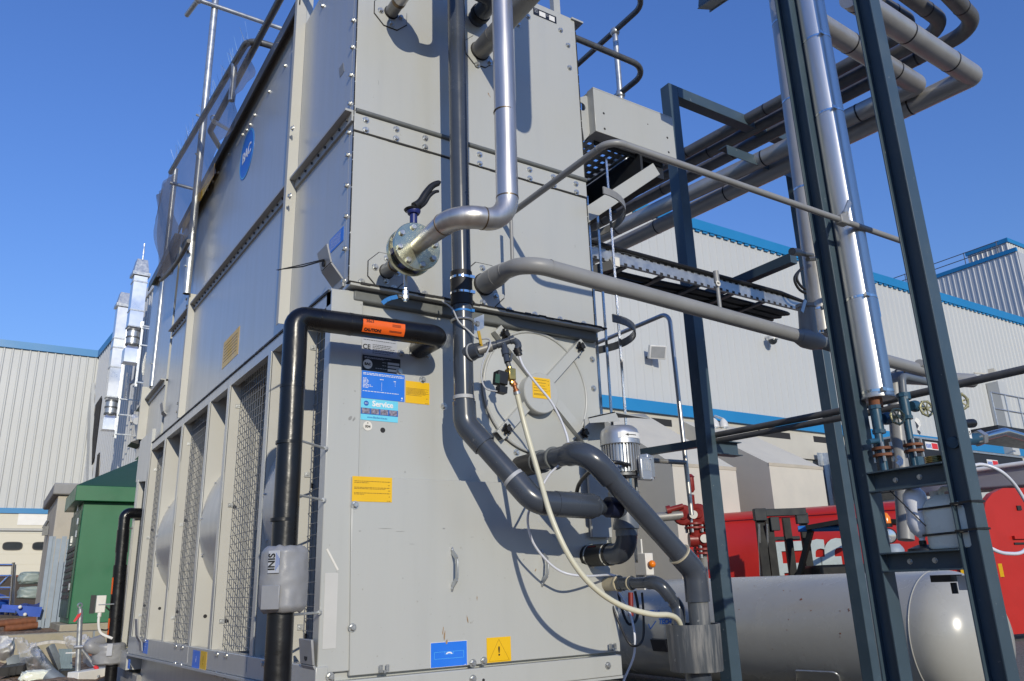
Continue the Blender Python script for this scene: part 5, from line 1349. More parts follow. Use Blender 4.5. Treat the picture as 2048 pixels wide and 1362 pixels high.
# ---- cable tray
TY = .30
tr = thing('cable_tray', 'galvanised ladder cable tray with black cables running out from behind the unit', 'cable tray', (XR + .2, TY, 2.7))
ta, tb2 = P(1176, 500, y=TY), P(1612, 613, y=TY)
dT = (tb2 - ta).normalized(); LT = (tb2 - ta).length; hT = .043
ta0 = V(XR + .02, TY, ta.z + (XR + .02 - ta.x) * dT.z / dT.x)
def trayrail(y, mat, nm):
    m = MB(); a, b = V(ta0.x, y, ta0.z), V(tb2.x, y, tb2.z)
    m.bar(a, b, .004, hT * 2, Z); m.bar(a + V(0, .008, hT), b + V(0, .008, hT), .022, .004, Z); m.bar(a + V(0, .010, -hT), b + V(0, .010, -hT), .022, .004, Z)
    r = m.build(nm, mat, tr)
    m = MB(); k = .06
    while k < (b - a).length - .05:
        p = a + dT * k
        m.obox(p + V(0, -.0023, .035), dT, Y, Z, .013, .0006, .006); 
        m.obox(p + V(.02, -.0023, -.036), dT, Y, Z, .013, .0006, .008)
        k += .062
    s_ = m.build('slot', 'dark_gap', r); s_['kind'] = 'stuff'
    return r
trayrail(TY, 'galv', 'side_rail'); trayrail(TY + .42, 'galv_dark', 'side_rail')  # far rail in darker metal: its shade is painted into the colour
m = MB(); k = .2
while k < LT: p = ta0 + dT * k; m.box((p.x - .018, TY + .004, p.z - hT - .002), (p.x + .018, TY + .416, p.z - hT + .016)); k += .33
m.build('rung', 'galv_dark', tr)
m = MB()
for i in range(11):
    yy = TY + .13 + .026 * i; p0_, p1_ = V(ta0.x, yy, ta0.z - .02 + .006 * (i % 3)), V(tb2.x - .12, yy, tb2.z - .02 + .006 * (i % 3))
    m.tube(spline([p0_, p0_ + (p1_ - p0_) * .3 + V(0, .008 * (i % 2), -.012), p0_ + (p1_ - p0_) * .6 + V(0, 0, .004), p1_, p1_ + V(.10, .05, .01)], 5), .014, 6)
m.build('cable_bunch', 'black_plastic', tr)
m = MB(); m.tube([ta0 + V(0, -.015, hT + .012), tb2 + V(-.3, -.015, hT + .012), tb2 + V(.0, .0, hT - .01), tb2 + V(.05, .05, -.02)], .014, 8); m.build('rail_cable', 'black_plastic', tr)
q = P(1228, 525, y=TY - .01); m = MB(); m.box((q.x - .03, TY - .03, q.z - .03), (q.x + .03, TY - .012, q.z + .03)); m.build('end_box', 'tag_white', tr)
m = MB(); q = P(1160, 540, y=TY); m.bar(V(XR + .01, TY + .3, P(1190, 545, y=TY).z - .05), P(1222, 527, y=TY) + V(0, -.01, -.02), .05, .06); m.build('wall_bracket', 'charcoal', tr)
# ---- stainless drop pipe and its elbow
sx_ = thing('stainless_drop_pipe', 'thin polished steel pipe dropping from a bend behind the blue post to the red valves', 'pipe', tuple(P(1340, 630, y=1.6)))
SY_ = 1.6
s0 = P(1338, 625, y=SY_); s1 = P(1383, 1030, y=SY_); s_far = P(1190, 690, z=s0.z)
MB().tube(fillet([V(s0.x, 6.5, s0.z), s0, V(s0.x + (s1.x - s0.x), SY_, s1.z)], .10, 6), .020, 16).build('pipe_run', 'stainless', sx_)
a, b = P(1306, 922, y=SY_), P(1369, 925, y=SY_); MB().cyl(V(a.x - .4, SY_, a.z), b, .020, n=14).build('side_branch', 'zinc_pipe', sx_)
# ---- twin conduits along Y
for dz, lab, r in ((0, 'upper of two parallel grey pipes passing behind the columns', .024), (-.048, 'lower of two parallel grey pipes passing behind the columns', .022)):
    RX = 3.52
    a, b = P(1440, 868, x=RX), P(2044, 750, x=RX); zc3 = (a.z + b.z) / 2 + dz
    m = MB(); m.tube([V(RX, GY - .02, a.z + dz), V(RX, P(1700, 830, x=RX).y, P(1700, 818, x=RX).z + dz), V(RX, -1.9, b.z + dz + .03)] if dz == 0 else [V(RX, GY - .02, a.z + dz), V(RX, P(1830, 790, x=RX).y, P(1830, 793, x=RX).z + dz)], r, 16)
    o = m.build('grey_service_pipe', 'lagging_grey'); tag(o, lab, 'pipe', 'parallel grey service pipes')
# ---- blue oil-drain valves under the aluminium pipe
def handwheel(m, c, n, R, r=.007):
    n = n.normalized(); m.ring(c, n, R * .86, R * .14, 24, 8)
    u = n.orthogonal().normalized(); w = n.cross(u)
    for i in range(7):
        a = 2 * math.pi * i / 7; p = c + (u * math.cos(a) + w * math.sin(a)) * R * .92; m.ball(p, R * .16, 5)
        m.tube([c + (u * math.cos(a) + w * math.sin(a)) * R * .15, p], r * .6, 6)
    m.cyl(c - n * .02, c + n * .012, R * .22, n=12)
def drain_set(name, label, pts, vy, body, wheel, flg, wheel_mat, top_mat='navy_steel'):
    t = thing(name, label, 'valve', tuple(P(*pts[0], y=vy)))
    p = [P(a, b, y=vy) for a, b in pts]
    MB().tube(p, .020, 14).build('pipe_run', 'navy_valve', t)
    b0_, b1_ = P(*body[0], y=vy), P(*body[1], y=vy)
    m = MB(); d = (p[1] - p[0]).normalized(); c = P(pts[0][0] + (pts[1][0] - pts[0][0]) * .35, body[0][1], y=vy)
    m.cyl(c + V(0, 0, .06), c - V(0, 0, .07), .028, n=14); m.lathe(b0_, b1_ - b0_, [(0, .028), (.03, .034), (.05, .034), (.052, .024), (.09, .02)], 12)
    for s in (.06, -.07): m.lathe(c + V(0, 0, s), Z, [(-.008, .034), (.012, .034)], 8)
    m.build('valve_body', 'navy_valve', t, smooth=True)
    m = MB(); w = P(*wheel[0], y=vy - .10); handwheel(m, w, V(-.35, -1, 0), wheel[1]); m.build('handwheel', wheel_mat, t)
    m = MB(); m.cyl(b1_, w, .009, n=8); m.build('spindle', 'bolt', t)
    m = MB(); q = P(*flg, y=vy)
    for s in (.012, -.022): m.lathe(q + V(0, 0, s), Z, [(0, .052), (.014, .052)], 20)
    fl2 = m.build('flange', 'rust', t)
    m = MB()
    for i in range(4):
        a = i * math.pi / 2 + .6; m.cyl(q + V(.042 * math.cos(a), .042 * math.sin(a), -.05), q + V(.042 * math.cos(a), .042 * math.sin(a), .05), .008, n=6)
    m.build('flange_bolt', 'bolt', fl2)
    return t
pmat('navy_valve', (0.022, 0.075, 0.125), 0.42, var=0.15, scale=15)
pmat('wheel_olive', (0.30, 0.29, 0.17), 0.45, metal=0.4, var=0.2, scale=30)
t = drain_set('oil_drain_valve', 'dark blue stop valve with olive handwheel directly under the aluminium pipe end', [(1752, 800), (1757, 870), (1770, 945)], AY, ((1765, 838), (1782, 836)), ((1795, 833), .045), (1766, 905), 'wheel_olive')
m = MB(); q = P(1752, 808, y=AY); m.cyl(q + V(0, 0, .04), q - V(0, 0, .02), .034, n=14); m.build('rusty_socket', 'rust', t)
m = MB(); m.cyl(P(1762, 880, y=AY), P(1737, 884, y=AY), .014, n=10); m.build('side_stub', 'navy_valve', t)
t = drain_set('oil_drain_valve', 'dark blue stop valve with olive handwheel on the grey-topped bent pipe beside the front column', [(1806, 785), (1815, 850), (1832, 945)], AY + .10, ((1822, 812), (1842, 813)), ((1853, 817), .047), (1827, 897), 'wheel_olive')
m = MB(); a = P(1803, 752, y=AY + .1); m.tube(fillet([P(1860, 765, y=AY + .1), a, P(1807, 795, y=AY + .1)], .04, 6), .022, 14); m.build('grey_bend', 'pipe_grey_blue', t)
m = MB(); q = P(1808, 793, y=AY + .1); m.cyl(q + V(0, 0, .02), q - V(0, 0, .02), .036, n=12); m.build('union', 'navy_valve', t)
m = MB(); q = P(1831, 915, y=AY + .1); m.lathe(q, -Z, [(0, .04), (.05, .04)], 8); m.build('sight_glass', 'navy_valve', t)
og = thing('grey_drop_pipe', 'plain grey pipe with a bend dropping behind the blue drain valves', 'pipe', tuple(P(1800, 900, y=-.25)))
a = P(1782, 757, y=-.25); MB().tube(fillet([P(1850, 742, y=-.4) + V(.6, 0, .0), P(1786, 753, y=-.25), P(1802, 930, y=-.25), P(1812, 1080, y=-.25)], .07, 6), .050, 20).build('pipe_run', 'pipe_grey', og)
m = MB(); q = P(1799, 752, y=-.3); m.ring(q, V(1, -.3, 0), .052, .006, 20, 6); m.build('joint_ring', 'pipe_grey', og)
for px, py, s, lab in ((1836, 852, 1, 'crumpled white paper tag hanging from the right-hand drain pipe'), (1798, 925, -1, 'white paper tag lying on the upper channel of the ladder frame')):
    m = MB(); q = P(px, py, y=AY - .05)
    u = V(.5 * s, .2, .8).normalized() if s > 0 else V(.8, .2, .5).normalized(); w = u.cross(V(.4, -1, .1)).normalized()
    pts = [[q + u * (.09 * (i / 4 - .5)) + w * (.045 * (j / 3 - .5)) + V(0, -.012 * math.sin(i * 1.5 + j), 0) for j in range(4)] for i in range(5)]
    for i in range(4):
        for j in range(3): m.hexa([pts[i][j], pts[i + 1][j], pts[i + 1][j + 1], pts[i][j + 1]], [pts[i][j] + V(0, .001, 0), pts[i + 1][j] + V(0, .001, 0), pts[i + 1][j + 1] + V(0, .001, 0), pts[i][j + 1] + V(0, .001, 0)])
    bmesh.ops.remove_doubles(m.bm, verts=m.bm.verts, dist=.0004)
    tag(m.build('paper_tag', 'sticker_white'), lab, 'tag')
m = MB(); q = P(1873, 925, y=yb + .12)
for k in range(4): m.ring(q + V(0, 0, .008 * k), Z, .045, .005, 24, 6)
o = m.build('wire_coil', 'brass'); tag(o, 'small coil of shiny wire lying on the upper channel', 'wire coil')
# ---- jerrycan and white bottle on the lower channel
jy = (yb + .052 + P(1845, 1050, x=CX).y) / 2
jw = P(1848, 1000, x=CX - .02).y; je = P(1938, 1000, x=CX - .02).y; je = max(je, yb - .02)
jcx, jcy = CX + .06, (jw + yb) / 2 + .02
can = thing('jerrycan', 'translucent plastic jerrycan of pale liquid strapped to a steel column', 'jerrycan', (jcx, jcy, zc2t))
zcan = P(1870, 975, x=CX).z
hw, hd = (jw - je) / 2 + .01, .075
m = MB(); rings = []
prof = [(0, .82), (.02, .96), (.05, 1), (.62, 1), (.70, .97), (.80, .80), (.87, .50), (.88, .46)]
Hc = zcan - zc2t
for f, s in prof:
    ring = []
    for i in range(32):
        a = 2 * math.pi * i / 32; cx_, sy_ = math.cos(a), math.sin(a)
        e_ = .45; x_ = math.copysign(abs(cx_) ** e_, cx_) * hd * s; y_ = math.copysign(abs(sy_) ** e_, sy_) * hw * s
        ring.append(m.bm.verts.new(V(jcx + x_, jcy + y_ + (.02 * (1 - s)), zc2t + Hc * f)))
    rings.append(ring)
for a, b in zip(rings, rings[1:]):
    for j in range(32): m.bm.faces.new((a[j], a[(j + 1) % 32], b[(j + 1) % 32], b[j]))
m.bm.faces.new(rings[0][::-1]); m.bm.faces.new(rings[-1]); m.build('can_body', 'milky_plastic', can)
m = MB(); m.tube(fillet([V(jcx, jcy + .03, zc2t + Hc * .86), V(jcx, jcy + .03, zc2t + Hc * .99), V(jcx, jcy - .055, zc2t + Hc * .97), V(jcx, jcy - .07, zc2t + Hc * .72)], .02, 5), .014, 12); m.build('can_handle', 'milky_plastic', can)
m = MB(); m.cyl(V(jcx, jcy + .06, zc2t + Hc * .84), V(jcx, jcy + .062, zc2t + Hc * .96), .024, n=18); m.build('cap', 'white_paint', can)

st2 = MB()
for pyl in (1012, 1066):
    z_ = P(1880, pyl, x=CX - .03).z
    loop = [V(jcx - hd - .004, jcy + hw, z_ - .006), V(jcx - hd - .004, jcy - hw * .9, z_), V(CX - .055, yb + .05, z_ + .002), V(CX - .055, yb - .05, z_ + .006), V(CX + .0, yb - .056, z_ + .008), V(CX + .055, yb - .054, z_ + .008)]
    for u, w in zip(loop, loop[1:]): st2.bar(u, w, .004, .010)
o = st2.build('cable_tie_strap', 'black_plastic'); tag(o, 'two black cable ties holding the jerrycan to the column', 'strap')
bt = thing('white_bottle', 'white round plastic float bottle hanging beside the jerrycan', 'bottle', tuple(P(1832, 1062, y=yb + .30)))
by_ = CX + .02
bz = lambda py: P(1828, py, x=by_).z
bq = P(1829, 1020, x=by_)
m = MB(); H_ = bz(975) - bz(1078)
m.lathe(V(by_ + .02, bq.y, bz(1085)), Z, [(0, .012), (.02, .014), (H_ * .14, .03), (H_ * .22, .046), (H_ * .38, .056), (H_ * .60, .050), (H_ * .80, .058), (H_ * .95, .052), (H_ * 1.08, .028), (H_ * 1.1, .01)], 28); m.build('bottle_body', 'bottle_white', bt)
m = MB(); m.cyl(V(by_ + .02, bq.y, bz(1100)), V(by_ + .02, bq.y, bz(1082)), .018, n=12); m.lathe(V(by_ + .03, bq.y, zc2t), Z, [(0, .08), (.012, .078), (.03, .03)], 20); m.build('bottle_base', 'black_plastic', bt)
m = MB(); m.tube([V(by_ - .05, bq.y + .08, bz(978)), V(by_ - .03, bq.y - .06, bz(1055))], .003, 6); m.build('tie', 'black_plastic', bt)
# translucent hose looping out on the right
hz = MB().tube(spline([P(1935, 935, y=yb + .05), P(1965, 929, y=yb + .05), P(2005, 945, y=yb), P(2040, 985, y=yb), P(2070, 1050, y=yb), P(2050, 1100, y=yb), P(2015, 1107, y=yb), P(1985, 1098, y=yb), P(1965, 1080, y=yb + .05)], 8), .0085, 12).build('clear_hose', 'hose_white'); tag(hz, 'pale clear hose making a wide loop to the right of the right column', 'hose')
m = MB(); q = P(1915, 1165, x=CX + .05); m.obox(q + V(0, .05, .02), X, Y, Z, .05, .05, .016); m.cyl(q + V(0, .02, .0), q + V(0, .02, -.05), .014, n=10); o = m.build('black_fitting', 'black_plastic'); tag(o, 'black plastic fitting hanging under the lower channel', 'fitting')
m = MB(); q = P(1923, 1160, x=CX + .03); m.box((q.x, q.y - .045, q.z - .045), (q.x + .003, q.y + .02, q.z + .02)); o = m.build('paper_tag', 'sticker_white'); tag(o, 'pale square tag hanging below the lower channel', 'tag')
# right-hand steel pipe with hexagon union and small numbered tag
ux_ = yb + .0
un2 = thing('union_pipe', 'polished steel pipe with a hexagonal union coming from behind the right column', 'pipe', tuple(P(1955, 870, y=ux_)))
a, b, c, d_ = P(1930, 882, y=ux_), P(1958, 876, y=ux_), P(1998, 866, y=ux_), P(2075, 882, y=ux_)
MB().tube(fillet([b, P(2010, 863, y=ux_), d_], .10, 8), .020, 18).build('pipe_run', 'chrome', un2)
m = MB(); dd_ = (b - a).normalized(); m.lathe(b - dd_ * .02, dd_, [(-.03, .03), (0, .03), (.001, .040), (.04, .040), (.041, .028), (.06, .026)], 6); m.build('hexagon_nut', 'galv', un2)
m = MB(); m.cyl(P(1905, 885, y=ux_), b, .028, n=16); m.build('socket', 'navy_valve', un2)
q = P(1938, 866, y=ux_ - .04); tgo = MB().box((q.x - .02, q.y, q.z - .025), (q.x + .02, q.y + .002, q.z + .025)).build('number_tag', 'sticker_white'); tag(tgo, 'white square tag numbered 15 beside the right column', 'tag'); text('15', .026, q + V(0, -.001, 0), X, Z, 'ink_black', tgo)
m = MB(); a, b = P(1925, 848, y=ux_), P(1952, 846, y=ux_); m.lathe(a, b - a, [(-.1, .016), (.0, .020), (.02, .024), (.05, .018), (.06, .022), (.10, .022)], 14); o = m.build('black_gland', 'black_plastic'); tag(o, 'black ribbed cable gland poking out behind the right column', 'cable gland')
m = MB(); q = P(1920, 803, y=ux_ + .2); handwheel(m, q, V(-.6, -1, 0), .05); o = m.build('handwheel', 'wheel_olive'); tag(o, 'olive handwheel half hidden behind the right column', 'handwheel')
m = MB(); a, b = P(1954, 988, y=yb), P(1952, 965, y=yb); m.box((a.x - .01, a.y, a.z - .03), (a.x + .01, a.y + .02, b.z + .02)); o = m.build('black_clip', 'black_plastic'); tag(o, 'black clip on the outer side of the right column', 'clip')
# ---- big horizontal receiver vessel: its axis runs away from us, the domed end faces the sun
RV, VZ = .60, .22
vl = P(1823, 1283, z=VZ); VX, VY0 = vl.x + RV, vl.y
vs2 = thing('pressure_vessel', 'long grey horizontal receiver tank with a pale domed end, behind the steel frames', 'tank', (VX, VY0, VZ - RV))
m = MB(); m.lathe(V(VX, VY0, VZ), Y, [(.012, RV), (1.5, RV), (3.0, RV), (5.6, RV), (5.8, RV * .8), (5.85, .05)], 72); m.build('shell', 'vessel', vs2)
dome = [(-.010, RV), (.05, RV)]
for i in range(1, 17):
    a = math.pi / 2 * i / 16; dome.append((.05 + .43 * math.sin(a) ** .95, max(.002, RV * max(0, math.cos(a)) ** .92)))
m = MB(); m.lathe(V(VX, VY0, VZ), -Y, dome, 72); m.build('domed_end', 'vessel', vs2)
m = MB(); m.ring(V(VX, VY0 + .012, VZ), Y, RV + .001, .006, 72, 8); m.build('weld_seam', 'vessel', vs2)
def on_vessel(px, py, e=.0025):
    r = ray(px, py); ox, oz = CAM.x - VX, CAM.z - VZ
    A = r.x * r.x + r.z * r.z; B = 2 * (ox * r.x + oz * r.z); Cc = ox * ox + oz * oz - (RV + e) ** 2
    t = (-B - math.sqrt(max(0, B * B - 4 * A * Cc))) / (2 * A); return CAM + r * t
def vnorm(q): return V(q.x - VX, 0, q.z - VZ).normalized()
for body, px, py, sz in (('STAR', 1298, 1226, .085), ('TECH', 1318, 1243, .085)):
    q = on_vessel(px, py); n_ = vnorm(q); text(body, sz, q, -Y, n_.cross(-Y), 'ink_blue', vs2, bold=.004, align='LEFT')
m = MB(); a, b, c = on_vessel(1297, 1248), on_vessel(1301, 1258), on_vessel(1312, 1242); m.bar(a, b, .012, .003, vnorm(a)); m.bar(b, c, .012, .003, vnorm(b)); m.build('tick_mark', 'ink_blue', vs2)
q = on_vessel(1320, 1290, .02); n_ = vnorm(q); m = MB(); m.obox(q, Y, n_.cross(-Y), n_, .13, .07, .02); m.build('name_plate', 'sticker_black', vs2)
a, b, c, d_ = on_vessel(1592, 1372, .01), on_vessel(1592, 1341, .05), on_vessel(1676, 1345, .05), on_vessel(1682, 1375, .01)
m = MB(); m.tube(fillet([a, b, c, d_], .04, 6), .010, 10); m.build('lifting_handle', 'galv', vs2)

rnd = random.Random(5); m = MB()
for px, py, sz in ((1602, 1199, .012), (1509, 1172, .006), (1476, 1178, .005), (1567, 1181, .006), (1580, 1182, .005), (1478, 1219, .007), (1577, 1239, .006), (1574, 1260, .006), (1622, 1221, .006), (1645, 1168, .005), (1590, 1225, .004), (1680, 1222, .006),
        (1698, 1221, .009), (1697, 1218, .007), (1735, 1245, .009), (1681, 1267, .008), (1680, 1274, .005), (1678, 1150, .004), (1530, 1190, .004), (1545, 1298, .004), (1608, 1310, .004), (1650, 1330, .004), (1720, 1330, .004), (1790, 1190, .005), (1800, 1297, .006), (1560, 1165, .004)):
    q = on_vessel(px, py, .0012); n_ = vnorm(q); t_ = n_.cross(-Y); pts = []
    for i in range(9):
        a = 2 * math.pi * i / 9; r = sz * (.5 + .8 * rnd.random()); pts.append(q + Y * r * math.cos(a) * 1.2 + t_ * r * math.sin(a))
    m.prism(pts, n_ * .0006)
o = m.build('rust_spots', 'rust', vs2); o['kind'] = 'stuff'

# ================================================================== BACKGROUND ON THE RIGHT
def ribbed(m, p0, p1, z0, z1, n, pitch=.30, depth=.035, wr=.10):
    """trapezoidal cladding sheet from p0 to p1 (plan), facing n"""
    p0, p1, n = Vector(p0), Vector(p1), Vector(n).normalized()
    d = (p1 - p0); L_ = d.length; d.normalize(); k = 0; pts = []
    while k < L_:
        for a, h in ((0, 0), (pitch - wr, 0), (pitch - wr * .7, depth), (pitch - wr * .3, depth)):
            if k + a < L_: pts.append(p0 + d * (k + a) + n * h)
        k += pitch
    pts.append(p1)
    lo = [m.bm.verts.new(V(p.x, p.y, z0(p) if callable(z0) else z0)) for p in pts]; hi = [m.bm.verts.new(V(p.x, p.y, z1(p) if callable(z1) else z1)) for p in pts]
    for i in range(len(pts) - 1): m.bm.faces.new((lo[i], lo[i + 1], hi[i + 1], hi[i]))
WYR = 13.0
zA_, zB_ = P(1380, 437, y=WYR).z, P(2048, 642, y=WYR).z
zt5 = (zA_ + zB_) / 2 ; zl5 = (P(1300, 806, y=WYR).z + P(1650, 852, y=WYR).z) / 2
wh = thing('warehouse', 'large pale ribbed warehouse with a blue roof edge and blue lower trim', 'warehouse', (20, WYR, 0))
wx0_, wx1_ = 6.0, 48.0
m = MB(); ribbed(m, (wx0_, WYR, 0), (wx1_, WYR, 0), zl5, zt5 - .30, -Y, .33, .03, .09); m.build('cladding_wall', 'cladding', wh, smooth=False)
m = MB(); m.box((wx0_ - .1, WYR - .10, zt5 - .30), (wx1_, WYR + .5, zt5 + .05))
k = wx0_
while k < wx1_: m.box((k, WYR - .07, zt5 - .36), (k + .2, WYR - .002, zt5 - .302)); k += .33
m.build('roof_trim', 'trim_blue', wh)

MB().box((wx0_, WYR + .04, GZ), (wx1_, WYR + 30, zt5 - .35)).build('building_body', 'cladding', wh)
MB().box((wx0_, WYR - .16, zl5 - .30), (wx1_, WYR - .04, zl5 + .04)).build('lower_trim', 'trim_blue', wh)
MB().box((wx0_, WYR - .05, zl5 - 1.2), (wx1_, WYR + .03, zl5 - .301)).build('fascia', 'soffit', wh)
m = MB()
for px in (1262, 1372, 1515, 1625, 1720): q = P(px, 850 + (px - 1262) * .09, y=WYR); m.box((q.x, WYR - .055, zl5 - .62), (q.x + 1.5, WYR - .052, zl5 - .42))
m.build('vent_slot', 'dark_gap', wh)
m = MB(); ribbed(m, (P(1640, 950, y=WYR - .2).x, WYR - .2, 0), (P(1740, 950, y=WYR - .2).x, WYR - .2, 0), .2, zl5 - 1.0, -Y, .5, .10, .22); m.build('ribbed_door', 'galv', wh, smooth=False)
# building further right and higher, with stairs of blue trim
wh2 = thing('plant_room_block', 'taller ribbed silver block with blue coping behind the warehouse roof', 'building', (60, 30, 10))
q0_ = P(1868, 560, y=20.0); q1_ = P(2010, 518, y=20.0)
hz0, hz1 = P(1990, 475, y=24).z, P(1990, 475, y=24).z
xk = P(2011, 472, y=24).x
m = MB(); ribbed(m, (xk, 24, 0), (xk + 30, 24, 0), zt5 - 1, hz0, -Y, .4, .04, .12); m.build('front_cladding', 'cladding', wh2, smooth=False)
m = MB(); ribbed(m, (xk, 24 + 3.2, 0), (xk, 24, 0), zt5 - 1, hz0, -X, .4, .04, .12); m.build('side_cladding', 'cladding', wh2, smooth=False)
m = MB(); m.box((xk - .12, 23.88, hz0), (xk + 30, 24.05, hz0 + .35)); m.box((xk - .12, 24.06, hz0), (xk + .05, 27.3, hz0 + .35)); m.build('coping', 'trim_blue', wh2)
MB().box((xk + .05, 24.06, 2), (xk + 29, 27.2, hz0 - .02)).build('block_body', 'cladding', wh2)
# lower silver wing in front of it
za5, zb5 = P(2003, 514, x=xk - 1.5), P(1870, 556, x=xk - 1.5)
ws = thing('silver_roof_wing', 'lower silver ribbed roof wing with blue edging and a thin railing', 'building', (xk - 1.5, za5.y, zt5))
y0s, y1s = za5.y, zb5.y + 14
zz5 = (za5.z + P(1870, 556, x=xk - 1.5).z) / 2
m = MB(); ribbed(m, (xk - 1.5, y1s, 0), (xk - 1.5, y0s - 1.2, 0), zt5 - 1.5, zz5, -X, .42, .035, .16); m.build('side_cladding', 'cladding_silver', ws, smooth=False)
MB().box((xk - 1.62, y0s - 1.2, zz5 - .02), (xk - 1.4, y1s, zz5 + .30)).build('edge_trim', 'trim_blue', ws)
MB().box((xk - 1.45, y0s - 1.2, 3), (xk + 1, y1s, zz5 - .05)).build('wing_body', 'cladding_silver', ws)
m = MB()
for dz in (.55, 1.05): m.tube([V(xk - 1.4, y0s, zz5 + .3 + dz), V(xk - 1.4, y1s, zz5 + .3 + dz)], .035, 6)
k = y0s + .2
while k < y1s: m.cyl(V(xk - 1.4, k, zz5 + .2), V(xk - 1.4, k, zz5 + 1.4), .035, n=6); k += 2.6
m.build('railing', 'galv_dark', ws)
# pale hopper-shaped buttresses
by1 = 10.0
for i, (pl, pr_, lab) in enumerate(((1348, 1475, 'pale sloping concrete bay behind the red valve manifold'), (1543, 1650, 'pale sloping concrete bay next to the ribbed door'))):
    xl, xr = P(pl, 970, y=by1).x, P(pr_, 970, y=by1).x
    zv = P(pl, 927, y=by1).z; zT = zl5 - .45
    b_ = thing('sloping_bay', lab, 'concrete bay', (xl, by1, 0), 'pale sloping concrete bays')
    side = lambda x: [V(x, by1, GZ), V(x, by1, zv), V(x, WYR - .17, zT), V(x, WYR - .17, GZ)]
    MB().prism(side(xl), V(xr - xl, 0, 0)).build('bay_body', 'render_pale', b_)
    m = MB(); m.box((xl - .01, by1 - .012, zv - .06), (xr + .01, by1 - .001, zv + .02)); m.build('arris_joint', 'concrete', b_)
xl = P(1215, 970, y=by1).x
m = MB(); m.prism([V(-2.0 + xl, by1, GZ), V(-2.0 + xl, by1, 4.2), V(-2 + xl, WYR - .17, zl5 - .45), V(-2 + xl, WYR - .17, GZ)], V(1.8, 0, 0)); 
o = m.build('sloping_bay', 'render_pale'); tag(o, 'pale sloping concrete bay mostly hidden behind the unit and pump', 'concrete bay', 'pale sloping concrete bays')
# dark loading shelters with signs
for i, (pl, pr_, pt, pbm, sg, lab) in enumerate(((1800, 1890, 872, 960, 1863, 'dark dock canopy with a red and white sign, left of the right column'), (1910, 2046, 900, 945, 1985, 'dark dock canopy with a red and white sign, right of the right column'))):
    yq = 9.4 - i * .3; a, b = P(pl, pt, y=yq), P(pr_, pbm, y=yq)
    d_ = thing('dock_canopy', lab, 'canopy', (a.x, yq, 0), 'dark dock canopies')
    x1 = P(pr_, pt + 18, y=yq).x
    zt6, zb6 = P(pl + 40, pt + 6, y=yq).z, P(pl + 60, pbm - 5, y=yq).z
    MB().box((a.x, yq, zb6 - .4), (x1, yq + 2.4, zt6)).build('canopy_box', 'charcoal', d_, bevel=.02)
    MB().box((a.x, yq - .03, zt6 + .001), (x1, yq + 2.4, zt6 + .06)).build('top_rail', 'galv', d_)
    q = P(sg, pt + (20 if i == 0 else 27), y=yq)
    s_ = MB().box((q.x - .32, yq - .012, q.z - .11), (q.x + .32, yq - .002, q.z + .11)).build('sign', 'sticker_white', d_)
    m = MB(); m.box((q.x - .0, yq - .016, q.z - .085), (q.x + .30, yq - .0125, q.z + .085)); m.build('red_field', 'red_tape', s_)
    m = MB()
    for k in range(4): m.box((q.x - .29 + .07 * k, yq - .016, q.z - .07), (q.x - .25 + .07 * k, yq - .0125, q.z + .05))
    m.build('sign_lettering', 'ink_blue', s_)
pmat('ink_mint', (0.55, 0.62, 0.60), .5)
# ---- red waste container: rounded side in its own shade, flat end plate towards the sun
e0 = PD(1966, 1040, 15.0)
ca_ = math.radians(29); ad = V(-math.sin(ca_), math.cos(ca_), 0); au = V(math.cos(ca_), math.sin(ca_), 0)
pn = V(.24, .97, 0).normalized(); pu = V(.97, -.24, 0).normalized()          # the end plate faces the sun
rc_ = thing('red_container', 'long red waste container with a rounded side lettered in white and a flat end plate', 'container', (e0.x, e0.y, GZ))
def sk(px, py):
    r = ray(px, py); t = (e0 - CAM).dot(pn) / r.dot(pn); p = CAM + r * t
    p.z = max(p.z, GZ + .12); return p
outl = [sk(2006, 976), sk(1985, 986), sk(1971, 1004), sk(1966, 1040), sk(1972, 1110), sk(1985, 1180), sk(2005, 1290)]
wR = outl[0] + pu * 2.2
outl = outl + [V(wR.x, wR.y, outl[-1].z), V(wR.x, wR.y, outl[0].z - .1), outl[0] + pu * 1.9 + V(0, 0, .02)]
MB().prism(outl, pn * .14).build('end_plate', 'red_container', rc_)
b0 = V(e0.x, e0.y, 0) + pn * .16 + pu * .06
prof = [(.16, GZ + .12), (.06, .3), (.0, .95), (.0, 1.45), (.05, 1.80), (.16, 2.05), (.36, 2.20), (.7, 2.26), (1.7, 2.28), (1.7, GZ + .12)]
ins = [None, None, None, b0 + Z * 1.45]
lo, hi = 1.0, 30.0
for _ in range(40):
    mid = (lo + hi) / 2
    if proj(ins[3] + ad * mid)[0] > 1374: lo = mid
    else: hi = mid
LCN = lo
MB().prism([b0 + au * a + Z * b for a, b in prof], ad * LCN).build('container_body', 'red_container', rc_, angle=50)
m = MB(); p = b0 + au * .12 + Z * 2.06; m.bar(p + ad * .05, p + ad * LCN, .03, .03); m.build('top_rib', 'red_container', rc_)
m = MB(); q = sk(2037, 1016); m.obox(q - pn * .01, pu, pn, Z, .055, .015, .045); q = sk(2040, 1087); m.obox(q - pn * .01, pu, pn, Z, .16, .012, .02); m.build('pocket', 'dark_gap', rc_)
m = MB(); q = sk(2040, 1077); m.obox(q - pn * .03 + V(0, 0, .02), pu, pn, Z, .2, .03, .03); m.build('catch', 'red_container', rc_)
def on_side(px, z_):
    o_ = ins[3] - au * .025; r = ray(px, 1100); t = (o_ - CAM).dot(au) / r.dot(au); p = CAM + r * t; return V(p.x, p.y, z_)
def side_z(px, py):
    o_ = ins[3] - au * .025; r = ray(px, py); t = (o_ - CAM).dot(au) / r.dot(au); return (CAM + r * t).z
